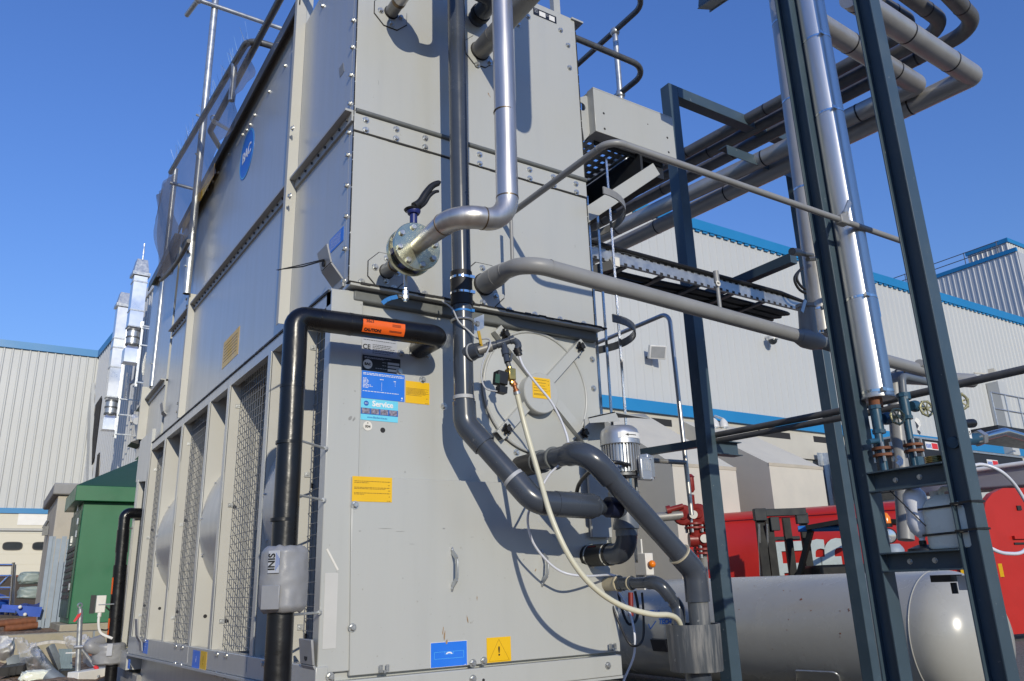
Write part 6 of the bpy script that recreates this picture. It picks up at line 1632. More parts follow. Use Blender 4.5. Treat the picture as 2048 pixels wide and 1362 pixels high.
for body, px, py, sz in (('E', 1571, 1091, 1.5), ('ff', 1640, 1087, 1.5), ('v', 1677, 1108, 1.7)):
    z_ = side_z(px, py) - sz * .35
    text(body, sz, on_side(px, z_), -ad, Z, 'ink_mint', rc_, bold=.03, depth=.012)
q = on_side(1955, .9); m = MB(); m.obox(q + V(0, 0, -.1), ad, au, Z, .35, .02, .12); o = m.build('caution_plate', 'sticker_yellow', rc_)
m = MB()
for k in range(4): m.obox(q + V(0, 0, -.03 - .045 * k) - au * .022, ad, au, Z, .28, .002, .008)
m.build('small_print', 'ink_black', o)
r2_ = thing('red_container', 'second red container farther off, sunlit behind the red valve manifold', 'container', tuple(PD(1345, 1012, 20.5)))
a, b = PD(1343, 1012, 20.5), PD(1500, 1014, 20.5); MB().prism([V(a.x, a.y, GZ + .1), V(b.x, a.y, GZ + .1), V(b.x, a.y, a.z), V(a.x, a.y, a.z)], V(0, 2.4, 0)).build('container_body', 'red_container', r2_)
m = MB()
for k in range(7): m.box((a.x + .1 + k * (b.x - a.x) / 7, a.y - .06, .15), (a.x + .2 + k * (b.x - a.x) / 7, a.y - .001, a.z - .02))
m.build('side_ribs', 'red_container', r2_)
tp = thing('tarpaulin_roof', 'grey tarpaulin cover roll lying along the top of the red container', 'tarpaulin', tuple(PD(1960, 960, 13)))
a, b, c, d_ = PD(1880, 975, 17.5), PD(2150, 935, 15.7), PD(2150, 985, 15.7), PD(1880, 1010, 17.5)
bk3 = V(.3, .9, 0)
m = MB(); m.prism([PD(1880, 952, 17.5), PD(2150, 913, 15.7), PD(2150, 965, 15.7), PD(1880, 985, 17.5)], V(.35, 1.2, 0)); m.build('tarp', 'tarp_grey', tp, bevel=.05)
m = MB(); m.tube([PD(1880, 950, 17.45), PD(2150, 912, 15.65)], .05, 12); m.build('tarp_pole', 'white_paint', tp)
# ---- forklift
fk = thing('forklift', 'black and grey forklift truck with its mast raised in front of the red container', 'forklift', tuple(V(*PD(1570, 1160, 15.2)[:2], 0)))
FD = 15.2
def fp(px, py, d=FD): return PD(px, py, d)
fu = (ROT @ Vector((1, 0, 0))); fu.z = 0; fu.normalize(); fv = V(-fu.y, fu.x, 0)
def fbox(m, px0, py0, px1, py1, d, th):
    a, b = fp(px0, py0, d), fp(px1, py0, d); zb_ = fp(px0, py1, d).z; w = (b - a).dot(fu); c = V(a.x, a.y, max(zb_, GZ))
    m.prism([c, c + fu * w, c + fu * w + Z * (a.z - c.z), c + Z * (a.z - c.z)], fv * th)
m = MB()
for px0, px1 in ((1512, 1528), (1530, 1545), (1566, 1580), (1600, 1614)): fbox(m, px0, 1036, px1, 1400, FD, .10)
m.build('mast_rail', 'forklift_black', fk)
m = MB(); fbox(m, 1508, 1017, 1532, 1042, FD - .05, .14); fbox(m, 1528, 1018, 1612, 1033, FD - .04, .12); fbox(m, 1540, 1034, 1558, 1062, FD - .06, .10); fbox(m, 1592, 1026, 1616, 1048, FD - .05, .1); fbox(m, 1536, 1074, 1600, 1082, FD - .07, .08); m.build('mast_crosshead', 'forklift_grey', fk, bevel=.01)
m = MB()
for px in (1518, 1534): m.tube([fp(px, 1048, FD - .12), fp(px + 12, 1400, FD - .12)], .022, 8)
m.build('lift_chain', 'bolt', fk)
m = MB(); m.tube([fp(1596, 1058, 14.6), fp(1690, 1056, 14.4)], .055, 12); m.tube([fp(1740, 1052, 14.4), fp(1790, 1052, 17.5)], .05, 12); m.build('roll_bar', 'blue_plastic', fk)
m = MB(); m.bar(fp(1612, 1056, 14.5), fp(1690, 1042, 14.3), .3, .08); m.bar(fp(1690, 1042, 14.3), fp(1850, 1046, 13.8), .5, .08); m.bar(fp(1622, 1060, 14.5), fp(1588, 1190, 14.5), .09, .09); m.bar(fp(1692, 1062, 17.5), fp(1672, 1190, 17.5), .09, .09); m.bar(fp(1770, 1080, 17.5), fp(1815, 1180, 14), .07, .07); m.build('overhead_guard', 'forklift_black', fk)
m = MB(); fbox(m, 1640, 1130, 1800, 1300, 13.9, 1.0); m.build('engine_cover', 'forklift_black', fk, bevel=.05)
m = MB(); q = fp(1772, 1047, 13.7); m.lathe(q + V(0, 0, -.06), Z, [(0, .10), (.05, .10)], 16); m.build('beacon_base', 'forklift_black', fk)
m = MB(); m.lathe(q, Z, [(0, .085), (.10, .085), (.17, .05), (.19, .01)], 18); m.build('beacon', 'amber', fk)
tc = (CAM - q); tc.z = 0; tc.normalize()
q2 = fp(1771, 1052, 13.6); q2 = fp(1772, 1049, 13.6)
q2 = fp(1773, 1052, 13.55)
lq = fp(1774, 1051, 13.5)
lq = fp(1772, 1050, 13.5)
lp = fp(1774, 1050, 13.5); lp.z -= .18
m = MB(); m.lathe(lp + tc * -.10, tc, [(0, .05), (.06, .12), (.10, .13)], 20); hl = m.build('work_lamp', 'forklift_black', fk)
MB().lathe(lp + tc * .0, tc, [(0, .115), (.02, .10), (.03, .02)], 20).build('lamp_lens', 'lamp_glass', hl)
pr2 = thing('driver', 'person in dark clothing with hi-vis trim at the forklift controls', 'person', tuple(fp(1780, 1130, 13.6)))
m = MB(); q = fp(1785, 1100, 13.7)
m.tube(spline([q + V(0, 0, .1), q, q + V(0, 0, -.25), q + V(0, 0, -.6)], 4), [.13 + .06 * min(1, i / 4) for i in range(13)], 14); m.tube([q + V(-.14, -.0, -.0), q + V(-.22, -.1, -.28), q + V(-.1, -.3, -.36)], .05, 10)
C_ = m.build('clothing', 'gate_blue_grey', pr2)
m = MB(); m.obox(fp(1776, 1066, 13.5), fu, fv, Z, .05, .02, .04); m.build('hi_vis_patch', 'hi_vis', pr2)
# ---- red pipe manifold
RD = 8.6
rm = thing('red_valve_manifold', 'dark red cast valve manifold with round handwheels and flanges beside the blue post', 'valve manifold', tuple(PD(1390, 1100, RD)))
def rp_(px, py): return PD(px, py, RD)
m = MB()
for px in (1388, 1422):
    m.tube([rp_(px - 6, 990), rp_(px, 1060)], .035, 12); m.lathe(rp_(px - 5, 985), Z, [(0, .02), (.03, .04), (.16, .04), (.17, .05), (.2, .02)], 12)
    m.cyl(rp_(px, 1050), rp_(px + 2, 1075), .06, n=14); m.cyl(rp_(px, 1075), rp_(px + 2, 1092), .04, n=12)
m.tube([rp_(1378, 1080), rp_(1440, 1078)], .075, 16); m.tube([rp_(1405, 1088), rp_(1406, 1105)], .05, 12); m.ball(rp_(1405, 1078), .095, 8)
m.build('manifold_body', 'red_valve', rm)
m = MB()
for px, py in ((1388, 1052), (1423, 1052), (1406, 1103)):
    for dz in (.012, -.03): m.lathe(rp_(px, py) + V(0, 0, dz), Z, [(0, .105), (.022, .105)], 20)
fl3 = m.build('flange', 'red_valve', rm)
m = MB()
for px, py in ((1388, 1052), (1423, 1052), (1406, 1103)):
    for i in range(4): a = .5 + i * math.pi / 2; c = rp_(px, py) + V(.085 * math.cos(a), .085 * math.sin(a), 0); m.cyl(c + V(0, 0, -.07), c + V(0, 0, .07), .018, n=6)
m.build('flange_bolt', 'bolt', fl3)
for px, py in ((1366, 1030), (1396, 1028), (1425, 1032)):
    m = MB(); n_ = V(-.75, -.6, .1).normalized(); m.lathe(rp_(px, py) - n_ * .03, n_, [(0, .05), (.01, .10), (.03, .115), (.05, .10), (.055, .06), (.07, .05)], 20); m.cyl(rp_(px, py) - n_ * .12, rp_(px, py), .035, n=10); m.build('handwheel', 'red_valve', rm)
m = MB(); m.cyl(rp_(1340, 1019), rp_(1366, 1012), .03, n=10); m.cyl(rp_(1333, 1021), rp_(1341, 1019), .05, n=10); m.build('side_outlet', 'red_valve', rm)
m = MB()
for px, py in ((1387, 1029), (1409, 1077)): d = (CAM - rp_(px, py)).normalized(); m.lathe(rp_(px, py) + d * .10, d, [(0, .045), (.006, .045)], 16)
m.build('round_tag', 'tag_white', rm)
m = MB(); m.tube([rp_(1406, 1108), rp_(1412, 1200)], .045, 14); m.build('riser', 'pipe_grey', rm)
m = MB(); m.tube([rp_(1300, 1036), rp_(1365, 1030)], .05, 14); m.build('inlet_pipe', 'zinc_pipe', rm)
# ---- small things on the warehouse wall
def floodlight(px, py, d, s, lab, grp='floodlights on the warehouse wall'):
    y_ = WYR - .35; q = P(px, py, y=y_); t = thing('floodlight', lab, 'floodlight', tuple(q), grp)
    n = V(-.25, -.8, -.35).normalized(); u = n.cross(Z).normalized(); v = u.cross(n)
    MB().obox(q, u, v, n, .26 * s, .20 * s, .07 * s).build('housing', 'camera_white', t, bevel=.02)
    MB().obox(q + n * .072 * s, u, v, n, .22 * s, .16 * s, .004).build('lens', 'lamp_glass', t)
    m = MB(); m.bar(q - n * .05, V(q.x - .1, WYR, q.z - .1), .06, .06); m.build('arm', 'galv_dark', t)
floodlight(1314, 704, 0, 1.0, 'square grey floodlight on the warehouse wall beside the blue post')
q = P(1546, 682, y=WYR - .3); t = thing('dome_camera', 'white dome camera on the warehouse wall under the cable tray', 'camera', tuple(q))
m = MB(); m.lathe(q + V(0, 0, .2), -Z, [(0, .05), (.05, .16), (.16, .17), (.17, .15)], 18); m.bar(q + V(0, 0, .15), V(q.x, WYR, q.z + .2), .06, .06); m.build('housing', 'camera_white', t)
m = MB(); m.ball(q + V(0, 0, .02), .14, 8); m.build('dome', 'window_dark', t)
for px in (1428, 1446):
    q = P(px, 838, y=WYR - .5); t = thing('security_light', 'small white twin lamp under the blue trim beside the blue post', 'lamp', tuple(q), 'twin lamps under the trim')
    m = MB(); m.lathe(q, -Z, [(0, .05), (.1, .12), (.25, .14), (.26, .06)], 12); m.bar(q, V(q.x, WYR - .2, q.z + .15), .06, .06); m.build('lamp_body', 'camera_white', t)
    m = MB(); m.ball(q + V(0, 0, -.27), .09, 6); m.build('bulb', 'lamp_glass', t)
q = P(1985, 745, y=WYR - .4); t = thing('floodlight', 'small cream lamp on a bracket high on the warehouse wall at the right', 'floodlight', tuple(q), 'floodlights on the warehouse wall')
m = MB(); m.obox(q, V(1, .3, 0), V(-.3, 1, 0), Z, .25, .12, .12); m.bar(q + V(-.1, 0, -.1), q + V(-.9, .3, -.05), .05, .05); m.build('housing', 'soffit', t)
fz_ = thing('flue_duct', 'pale vertical duct on the warehouse wall behind the right railing', 'duct', tuple(P(2000, 800, y=WYR - .5)))
a, b = P(1995, 762, y=WYR - .5), P(2018, 860, y=WYR - .5); m = MB(); m.box((a.x, WYR - .5, b.z - 1), (a.x + .55, WYR - .02, a.z)); m.build('duct', 'cladding', fz_)
ld = thing('access_platform', 'dark steel platform with a tubular railing by the warehouse wall at the right edge', 'platform', tuple(P(2020, 845, y=9.5)))
yp = 9.5
a, b = P(1995, 850, y=yp), P(2100, 850, y=yp); m = MB(); m.box((a.x, yp, a.z - .25), (b.x + 3, yp + 1.5, a.z)); m.build('deck', 'charcoal', ld)
m = MB()
for dz in (.55, 1.1): m.tube([V(a.x, yp, a.z + dz), V(b.x + 3, yp, a.z + dz)], .03, 8)
for k in range(6): m.cyl(V(a.x + k * .9, yp, a.z), V(a.x + k * .9, yp, a.z + 1.1), .03, n=8)
m.build('railing', 'galv', ld)

# ================================================================== GROUND AND THE LEFT SIDE
m = MB(); m.face([V(-400, -200, GZ), V(400, -200, GZ), V(400, 600, GZ), V(-400, 600, GZ)]); g = m.build('ground', 'yard'); struct(g)
m = MB()
gx0, gx1, gy0, gy1 = -9.0, 1.45, 2.0, 10.2
nx, ny = 60, 40; vs = [[m.bm.verts.new(V(gx0 + (gx1 - gx0) * i / nx, gy0 - 8 + (gy1 - gy0 + 8) * j / ny, .03 + .035 * math.sin(i * 1.7) * math.sin(j * 1.3) + random.uniform(0, .03))) for j in range(ny + 1)] for i in range(nx + 1)]
for i in range(nx):
    for j in range(ny): m.bm.faces.new((vs[i][j], vs[i + 1][j], vs[i + 1][j + 1], vs[i][j + 1]))
struct(m.build('gravel_path', 'gravel'))
# raised gravel bed with a concrete edge
RY0, RY1 = 10.2, 30
rz0 = .36
k0, k1_ = P(0, 1275, y=RY0), P(115, 1262, y=RY0)
m = MB(); nx, ny = 50, 60
vs = [[m.bm.verts.new(V(-14 + 20 * i / nx, RY0 + .2 + 16 * j / ny, rz0 + .004 * j / ny + random.uniform(-.012, .02))) for j in range(ny + 1)] for i in range(nx + 1)]
for i in range(nx):
    for j in range(ny): m.bm.faces.new((vs[i][j], vs[i + 1][j], vs[i + 1][j + 1], vs[i][j + 1]))
struct(m.build('raised_gravel_bed', 'gravel'))
m = MB(); m.box((-14, RY0, GZ), (.4, RY0 + .22, rz0 + .02)); o = m.build('concrete_kerb', 'concrete_mossy', bevel=.02); struct(o)
# plinth under the units
a = P(232, 1362, y=6.0)
pl = thing('concrete_plinth', 'low grey concrete plinth under the far condenser unit', 'plinth', (0, 5, 0))
MB().box((-.02, 4.62, GZ), (1.5, 9, P(262, 1345, x=-.02).z)).build('block', 'concrete_grey', pl, bevel=.01)

# ---- second condenser behind the first
u2 = thing('evaporative_condenser', 'second grey condenser unit standing farther back on the concrete plinth', 'cooling unit', (0, 6, .3))
U0 = Y1 + .12
zu_s = lambda y: P(325, 770, x=0).z; zu_t = P(296, 893, x=0).z + .0
yb2_ = 8.4
zl2 = P(300, 885, x=0).z - .03
leftw = lambda nm, ya, yb, za, zb, mat='casing', x0=0.0: MB().prism([V(x0, ya, za), V(x0, yb, za), V(x0, yb, zb), V(x0, ya, zb)], V(.04, 0, 0)).build(nm, mat, u2)
zs2 = 2.83
leftw('side_lower_panel', U0, yb2_ - 2.0, zl2, zs2 - .02)
leftw('side_upper_panel', U0, yb2_ - 2.0, zs2, 4.35)
MB().box((.05, U0, .4), (1.4, yb2_ - 2.0, 4.35)).build('casing_body', 'casing', u2)
m = MB(); m.box((-.05, U0, zs2 - .012), (0, yb2_ - 2.0, zs2)); m.box((-.012, U0, zs2 - .06), (0, yb2_ - 2.0, zs2 - .0125)); m.build('side_flange', 'casing_edge', u2)
m = MB(); m.box((-.06, U0, 4.351), (.06, yb2_ - 2.0, 4.37)); m.box((-.06, U0, 4.27), (-.05, yb2_ - 2.0, 4.35)); m.build('roof_edge', 'galv_dark', u2)
yq = P(288, 893, x=-.05).y
m = MB(); q = P(300, 800, x=-.05); 
u_y = 5.75
upm = MB(); upm.box((-.085, u_y, P(285, 885, x=0).z), (-.001, u_y + .004, P(302, 775, x=0).z)); upm.box((-.085, u_y + .0045, P(285, 885, x=0).z), (-.08, u_y + .045, P(302, 775, x=0).z)); upm.build('upright', 'casing_cream', u2)
m = MB(); a = P(263, 888, x=-.12); b = P(285, 870, x=-.12)
m.prism([P(262, 884, y=u_y + .3), P(283, 876, y=u_y + .3), P(283, 890, y=u_y + .3)], V(0, .3, 0)); m.build('corner_gusset', 'charcoal', u2)
XL2 = XL
e2y = [P(px, 985, x=XL2).y for px in (307, 293, 275)]
zf = P(290, 965, x=XL2).z
zc0 = P(300, 1285, x=XL2).z
MB().prism([V(XL2, Y1 + .07, zf + .06), V(XL2, e2y[2] + .2, zf + .16), V(XL2, e2y[2] + .2, zf + .08), V(XL2, Y1 + .07, zf - .0)], V(.04, 0, 0)).build('fan_section_frame', 'casing', u2)
MB().prism([V(XL2, Y1 + .07, zf + .06), V(XL2, e2y[2] + .2, zf + .16), V(XL2, e2y[2] + .2, zl2 + .05), V(XL2, Y1 + .07, zl2 + .05)], V(.03, 0, 0)).build('transition_panel', 'casing', u2)
for y_ in (e2y[1], e2y[2]):
    m = MB(); m.box((XL2 + .004, y_, .38), (1.2, y_ + .006, zf + .1)); dv_ = m.build('bay_divider', 'casing_cream', u2)
    m = MB(); m.box((XL2 - .006, y_, .38), (XL2, y_ + .09, zf + .08)); m.build('divider_flange', 'casing', dv_)
m = MB(); prof = []
for i in range(33):
    a = math.radians(-90 + 180 * i / 32); prof.append((XL2 + .02 + .6 - .6 * math.cos(a), 1.06 + .6 * math.sin(a)))
rings = [[m.bm.verts.new(V(x, y_, max(.4, z_))) for x, z_ in prof] for y_ in (Y1 + .15, e2y[1] - .001)]
for j in range(32): m.bm.faces.new((rings[0][j], rings[1][j], rings[1][j + 1], rings[0][j + 1]))
m.build('fan_scroll', 'casing', u2)
m = MB(); ya_, yb_ = e2y[1] + .09, e2y[2]
y_ = yb_ - .01
while y_ > ya_: m.tube([V(XL2 + .05, y_, .38), V(XL2 + .05, y_, zf + .04)], .003, 5); y_ -= .05
z_ = .42
while z_ < zf: m.tube([V(XL2 + .05, ya_, z_), V(XL2 + .05, yb_, z_)], .003, 5); z_ += .05
m.build('mesh_screen', 'galv_dark', u2)
MB().box((.9, Y1 + .1, .3), (1.0, yb2_ - 1.9, zf)).build('inner_wall', 'casing_cream', u2)
MB().box((XL2 - .01, Y1 + .10, P(255, 1341, x=XL2).z), (.1, e2y[2] + .1, P(270, 1308, x=XL2).z)).build('side_base_beam', 'casing', u2)
q0, q1 = P(257, 1318, x=XL2 - .012), P(263, 1340, x=XL2 - .012); MB().box((XL2 - .013, q0.y - .1, q1.z), (XL2 - .011, q0.y, q0.z)).build('base_sticker', 'sticker_blue', u2)
# poles on the two uprights, railings and debris netting
def pole(name, p0, p1, r, lab, mat='galv', bracket=None):
    t = thing(name, lab, 'pole', tuple(p0)); MB().cyl(p0, p1, r, n=18).build('tube', mat, t)
    m = MB(); m.cyl(p0 + V(0, 0, -.002), p0 + V(0, 0, .002), r * .85, n=14); m.build('open_end', 'dark_gap', t)
    m = MB()
    for dz in (.25, 1.35): m.cyl(p0 + V(-r, -.01, dz), p0 + V(-r - .01, -.02, dz), .009, n=6)
    m.build('fixing_bolt', 'bolt', t)
    return t
p0 = P(375, 588, y=y2 - .03); p1 = P(431, -20, y=y2 - .03); x_ = (p0.x + p1.x) / 2
pole('guard_rail_pole', V(x_, y2 - .03, p0.z), V(x_, y2 - .03, p1.z), .032, 'long galvanised tube standing up the left side of the near unit')
p0 = P(303, 773, y=u_y - .03); p1 = P(352, 338, y=u_y - .03); x_ = (p0.x + p1.x) / 2
pole('guard_rail_pole', V(x_, u_y - .03, p0.z), V(x_, u_y - .03, p1.z), .030, 'shorter galvanised tube with netting on the far unit')
rl = thing('roof_guard_rail', 'galvanised roof guard rail along the left side of the near unit', 'handrail', (-.1, 3, 4.4))
zr1 = P(405, 258, x=-.10).z
a = P(545, 35, x=-.10); b = P(420, 262, x=-.10)
zr1 = (a.z + b.z) / 2
MB().tube(fillet([V(-.10, -.8, a.z + (a.z - b.z) * .6), b, P(440, 296, x=.08) + V(0, 0, .0)], .12, 6), .024, 16).build('top_rail', 'galv_dark', rl)  # darker galvanised copy, the tube's shaded look put into its colour
m = MB(); q = P(402, 232, x=-.10); m.cyl(q + V(-.04, 0, 0), q + V(.0, -.02, -.02), .012, n=8); m.ring(P(428, 237, x=-.1), (b - a), .028, .006, 16, 6); m.build('clamp', 'galv', rl)
q0, q1 = P(397, 0, y=3.6), P(640, 84, y=3.6)
zc3 = (q0.z + q1.z) / 2
MB().tube([V(q0.x, 3.6, zc3), V(q1.x, 3.6, zc3)], .022, 14).build('cross_rail', 'galv', rl)
m = MB(); m.ball(V(q0.x, 3.6, zc3), .036, 8); m.cyl(V(q0.x, 3.58, zc3), V(q0.x - .05, 3.9, zc3 + .02), .024, n=12); m.build('corner_clamp', 'galv', rl)
nr = thing('far_guard_rail', 'guard rail of the far unit with a row of thin bird spikes along its top', 'handrail', (-.15, 6, 4.5))
NX = -.16
c0, c1 = P(497, 78, x=NX), P(341, 345, x=NX)
c1b = P(333, 366, x=NX)
MB().tube(fillet([P(560, 97, y=c0.y), c0, c1], .10, 6), .024, 14).build('top_rail', 'galv_dark', nr)
m = MB(); d = c1 - c0; n_ = 80
for i in range(n_):
    p = c0 + d * (i + random.random()) / n_; q = V(random.uniform(-.06, .03), random.uniform(-.05, .05), random.uniform(.08, .15)); m.cyl(p, p + q, .0022, .001, 4)
s_ = m.build('bird_spikes', 'chrome', nr); s_['kind'] = 'stuff'
m = MB()
for px, py, pb_ in ((470, 130, (455, 250)), (352, 338, None)):
    pass
p = P(469, 128, x=NX); m.cyl(p, V(p.x, p.y, 4.3), .022, n=12); m.build('post', 'galv', nr)
MB().tube([P(352, 368, y=c1.y) + V(-.06, 0, 0), P(395, 380, y=c1.y)], .018, 10).build('end_rail', 'galv', nr)
MB().tube([P(428, 243, x=NX), P(455, 258, x=NX + .3)], .018, 10).build('mid_rail', 'galv', nr)
# netting hung from the far rail
nt2 = thing('debris_netting', 'grey translucent netting draped from the spiked guard rail', 'netting', tuple(c1))
m = MB(); top = [(497, 80), (460, 140), (420, 205), (380, 272), (345, 335), (325, 375), (312, 392)]; bot = [(500, 150), (470, 225), (440, 300), (410, 370), (385, 440), (355, 520), (318, 555)]
tp_ = spline([P(a, b, x=NX - .03) for a, b in top], 5); bt_ = spline([P(a, b, x=NX + .02) for a, b in bot], 5)
gr = []
for i, (a, b) in enumerate(zip(tp_, bt_)):
    row = []
    for j in range(13):
        f = j / 12; p = a.lerp(b, f); p.x += .035 * math.sin(i * .9 + 2 * f) * f + .012 * math.sin(i * 2.3 + j * .8); row.append(m.bm.verts.new(p))
    gr.append(row)
for a, b in zip(gr, gr[1:]):
    for j in range(12): m.bm.faces.new((a[j], a[j + 1], b[j + 1], b[j]))
m.build('net', 'netting', nt2)
m = MB(); e_ = spline([P(a, b, x=NX + .01) for a, b in ((313, 390), (311, 440), (315, 500), (320, 560))], 5); f_ = spline([P(a, b, x=NX + .03) for a, b in ((345, 345), (352, 420), (356, 470), (350, 540))], 5)
gr = [[m.bm.verts.new(a.lerp(b, j / 8) + V(.03 * math.sin(j + i * .6), 0, 0)) for j in range(9)] for i, (a, b) in enumerate(zip(e_, f_))]
for a, b in zip(gr, gr[1:]):
    for j in range(8): m.bm.faces.new((a[j], a[j + 1], b[j + 1], b[j]))
m.build('net_end', 'netting', nt2)
m = MB(); m.tube(spline([P(a, b, x=NX + .02) for a, b in ((322, 560), (335, 548), (350, 530), (366, 505), (378, 482))], 6), .02, 8); m.build('gathered_edge', 'lagging_grey', nt2)

# ---- second black lagged pipe at the far unit
BY2 = 5.25
b2x = P(240, 1070, y=BY2)
bk_ = thing('black_lagged_pipe', 'second black insulated pipe, farther back at the left, with orange labels', 'pipe', (b2x.x, BY2, 0))
a, b = P(247, 1030, y=BY2), P(222, 1362, y=BY2); rk = .062
top_ = P(250, 1026, y=BY2)
MB().tube(fillet([P(262, 1030, x=.0) + V(.12, 0, 0) if False else V(top_.x + .35, BY2 + .05, top_.z), V(top_.x, BY2, top_.z), V((top_.x + P(216, 1362, y=BY2).x) / 2 + .03, BY2, 0)], .05, 6), rk * .82, 20).build('pipe_lagging', 'black_lagging', bk_)
ax0, ax1 = V(top_.x, BY2, top_.z), V((top_.x + P(216, 1362, y=BY2).x) / 2 + .03, BY2, 0)
def onb(py): 
    z_ = P(235, py, y=BY2).z; f = (ax0.z - z_) / (ax0.z - ax1.z); return ax0.lerp(ax1, f)
m = MB(); m.tube([onb(1060), onb(1105)], rk * .9, 16); m.tube([onb(1130), onb(1290)], rk * .96, 16); m.build('lagging_joint', 'black_lagging', bk_)
for p0_, p1_ in ((1155, 1188), (1236, 1268)):
    m = MB(); a, b = onb(p0_), onb(p1_)
    for k in range(3):
        t0, t1 = math.radians(168 + 14 * k), math.radians(182 + 14 * k); f = lambda q, t, r: q + V(r * math.cos(t), r * math.sin(t), 0)
        m.hexa([f(b, t0, rk * .97), f(b, t1, rk * .97), f(a, t1, rk * .97), f(a, t0, rk * .97)], [f(b, t0, rk), f(b, t1, rk), f(a, t1, rk), f(a, t0, rk)])
    m.build('orange_label', 'sticker_orange', bk_)
m = MB(); q = onb(1055); m.cyl(q, V(XL, BY2 + .1, q.z), .008, n=8); q = onb(1208); m.cyl(q + V(-.03, -.05, 0), q + V(-.16, -.05, .0), .006, n=8); m.build('stand_off_rod', 'galv', bk_)
j2 = onb(1310)
jk2 = thing('insulation_jacket', 'padded grey fabric jacket strapped round the farther black pipe', 'pipe jacket', (j2.x, j2.y, onb(1328).z))
jacket(jk2, V(j2.x - .03, j2.y, 0), onb(1328).z, onb(1285).z, .115, 1.15, 5)
m = MB(); m.tube(spline([onb(1298) + V(-.10, -.03, 0), onb(1288) + V(-.20, -.05, 0), onb(1280) + V(-.10, .02, 0)], 5), .055, 12); m.build('valve_cover', 'jacket_grey', jk2)
m = MB(); q = onb(1297) + V(-.045, -.135, 0); m.obox(q, V(1, -.2, 0), V(.2, 1, 0), Z, .022, .004, .05); m.build('name_label', 'sticker_silver', jk2)
pbx = thing('heater_control_box', 'small white control box with a white cable next to the farther black pipe', 'control box', tuple(onb(1208)))
q = P(202, 1208, y=BY2 - .05); MB().box((q.x - .04, q.y, q.z - .075), (q.x + .04, q.y + .06, q.z + .075)).build('box', 'tag_white', pbx, bevel=.006)
MB().box((q.x - .085, q.y + .02, q.z - .08), (q.x - .045, q.y + .05, q.z + .08)).build('back_plate', 'charcoal', pbx)
m = MB(); m.tube(spline([q + V(0, .02, -.075), q + V(0, .02, -.16), q + V(.03, .02, -.25), onb(1276) + V(-.02, -.06, 0)], 6), .012, 8); m.cyl(q + V(0, .02, -.07), q + V(0, .02, -.11), .018, n=10); m.build('cable', 'white_paint', pbx)
m = MB(); m.tube(spline([q + V(.04, .03, -.02), q + V(.11, .03, -.1), q + V(.09, .03, -.22), q + V(.01, .03, -.22)], 6), .007, 8); m.build('black_cable', 'black_plastic', pbx)

# ---- green kiosk
KY = 11.2
ka, kb = P(165, 1003, y=KY), P(140, 1248, y=KY)
kx = (ka.x + kb.x) / 2; kz0 = kb.z; kz1 = ka.z
kk = thing('green_kiosk', 'green steel transformer kiosk with a pyramid roof and louvred double door', 'kiosk', (kx, KY, kz0))
KW, KD = 3.0, 1.75
kfar = P(118, 1250, x=kx)
MB().box((kx, KY, kz0), (kx + KW, KY + KD, kz1)).build('cabinet', 'green_paint', kk, bevel=.01)
ov_ = .14; hf = P(160, 983, y=KY - ov_).z - P(160, 1003, y=KY - ov_).z
hf = .24
MB().box((kx - ov_, KY - ov_, kz1), (kx + KW + ov_, KY + KD + ov_, kz1 + hf)).build('fascia', 'green_paint', kk, bevel=.008)
m = MB(); b4 = [V(kx - ov_, KY - ov_, kz1 + hf + .001), V(kx + KW + ov_, KY - ov_, kz1 + hf + .001), V(kx + KW + ov_, KY + KD + ov_, kz1 + hf + .001), V(kx - ov_, KY + KD + ov_, kz1 + hf + .001)]
t4_ = [V(kx + KD / 2, KY + KD / 2 - .05, kz1 + hf + .62), V(kx + KW - KD / 2, KY + KD / 2 - .05, kz1 + hf + .62), V(kx + KW - KD / 2, KY + KD / 2 + .05, kz1 + hf + .62), V(kx + KD / 2, KY + KD / 2 + .05, kz1 + hf + .62)]
m.hexa(b4, t4_); m.build('roof', 'green_roof', kk)
kd = MB().box((kx - .03, KY + .12, kz0 + .08), (kx - .001, KY + KD - .12, kz1 - .12)).build('door', 'green_dark', kk, bevel=.005)
m = MB(); z_ = kz0 + .38
while z_ < kz0 + 1.12:
    for y0_ in (KY + .22, KY + .90): m.prism([V(kx - .031, y0_, z_), V(kx - .048, y0_, z_ - .01), V(kx - .031, y0_, z_ + .055)], V(0, .62, 0))
    z_ += .105
m.build('louvre', 'dark_brown', kd)
m = MB(); m.box((kx - .06, KY + .84, kz0 + 1.25), (kx - .031, KY + .90, kz0 + 1.36)); m.cyl(V(kx - .05, KY + .80, kz0 + 1.22), V(kx - .05, KY + .92, kz0 + 1.22), .015, n=8); m.build('padlock_hasp', 'bolt', kd)
m = MB(); m.box((kx - .034, KY + .55, kz0 + 1.75), (kx - .0305, KY + .70, kz0 + 1.95)); m.build('door_notice', 'sticker_white', kd)
m = MB()
for z_ in (kz0 + .5, kz0 + 1.3, kz1 - .35): m.cyl(V(kx - .04, KY + .11, z_), V(kx - .04, KY + .11, z_ + .1), .02, n=8)
m.build('hinge', 'bolt', kd)
pk = thing('kiosk_base', 'yellowish concrete base under the green kiosk', 'concrete base', (kx, KY, 0)); MB().box((kx - .12, KY - .12, GZ), (kx + KW + .2, KY + KD + .2, kz0 - .002)).build('block', 'concrete_mossy', pk, bevel=.015)
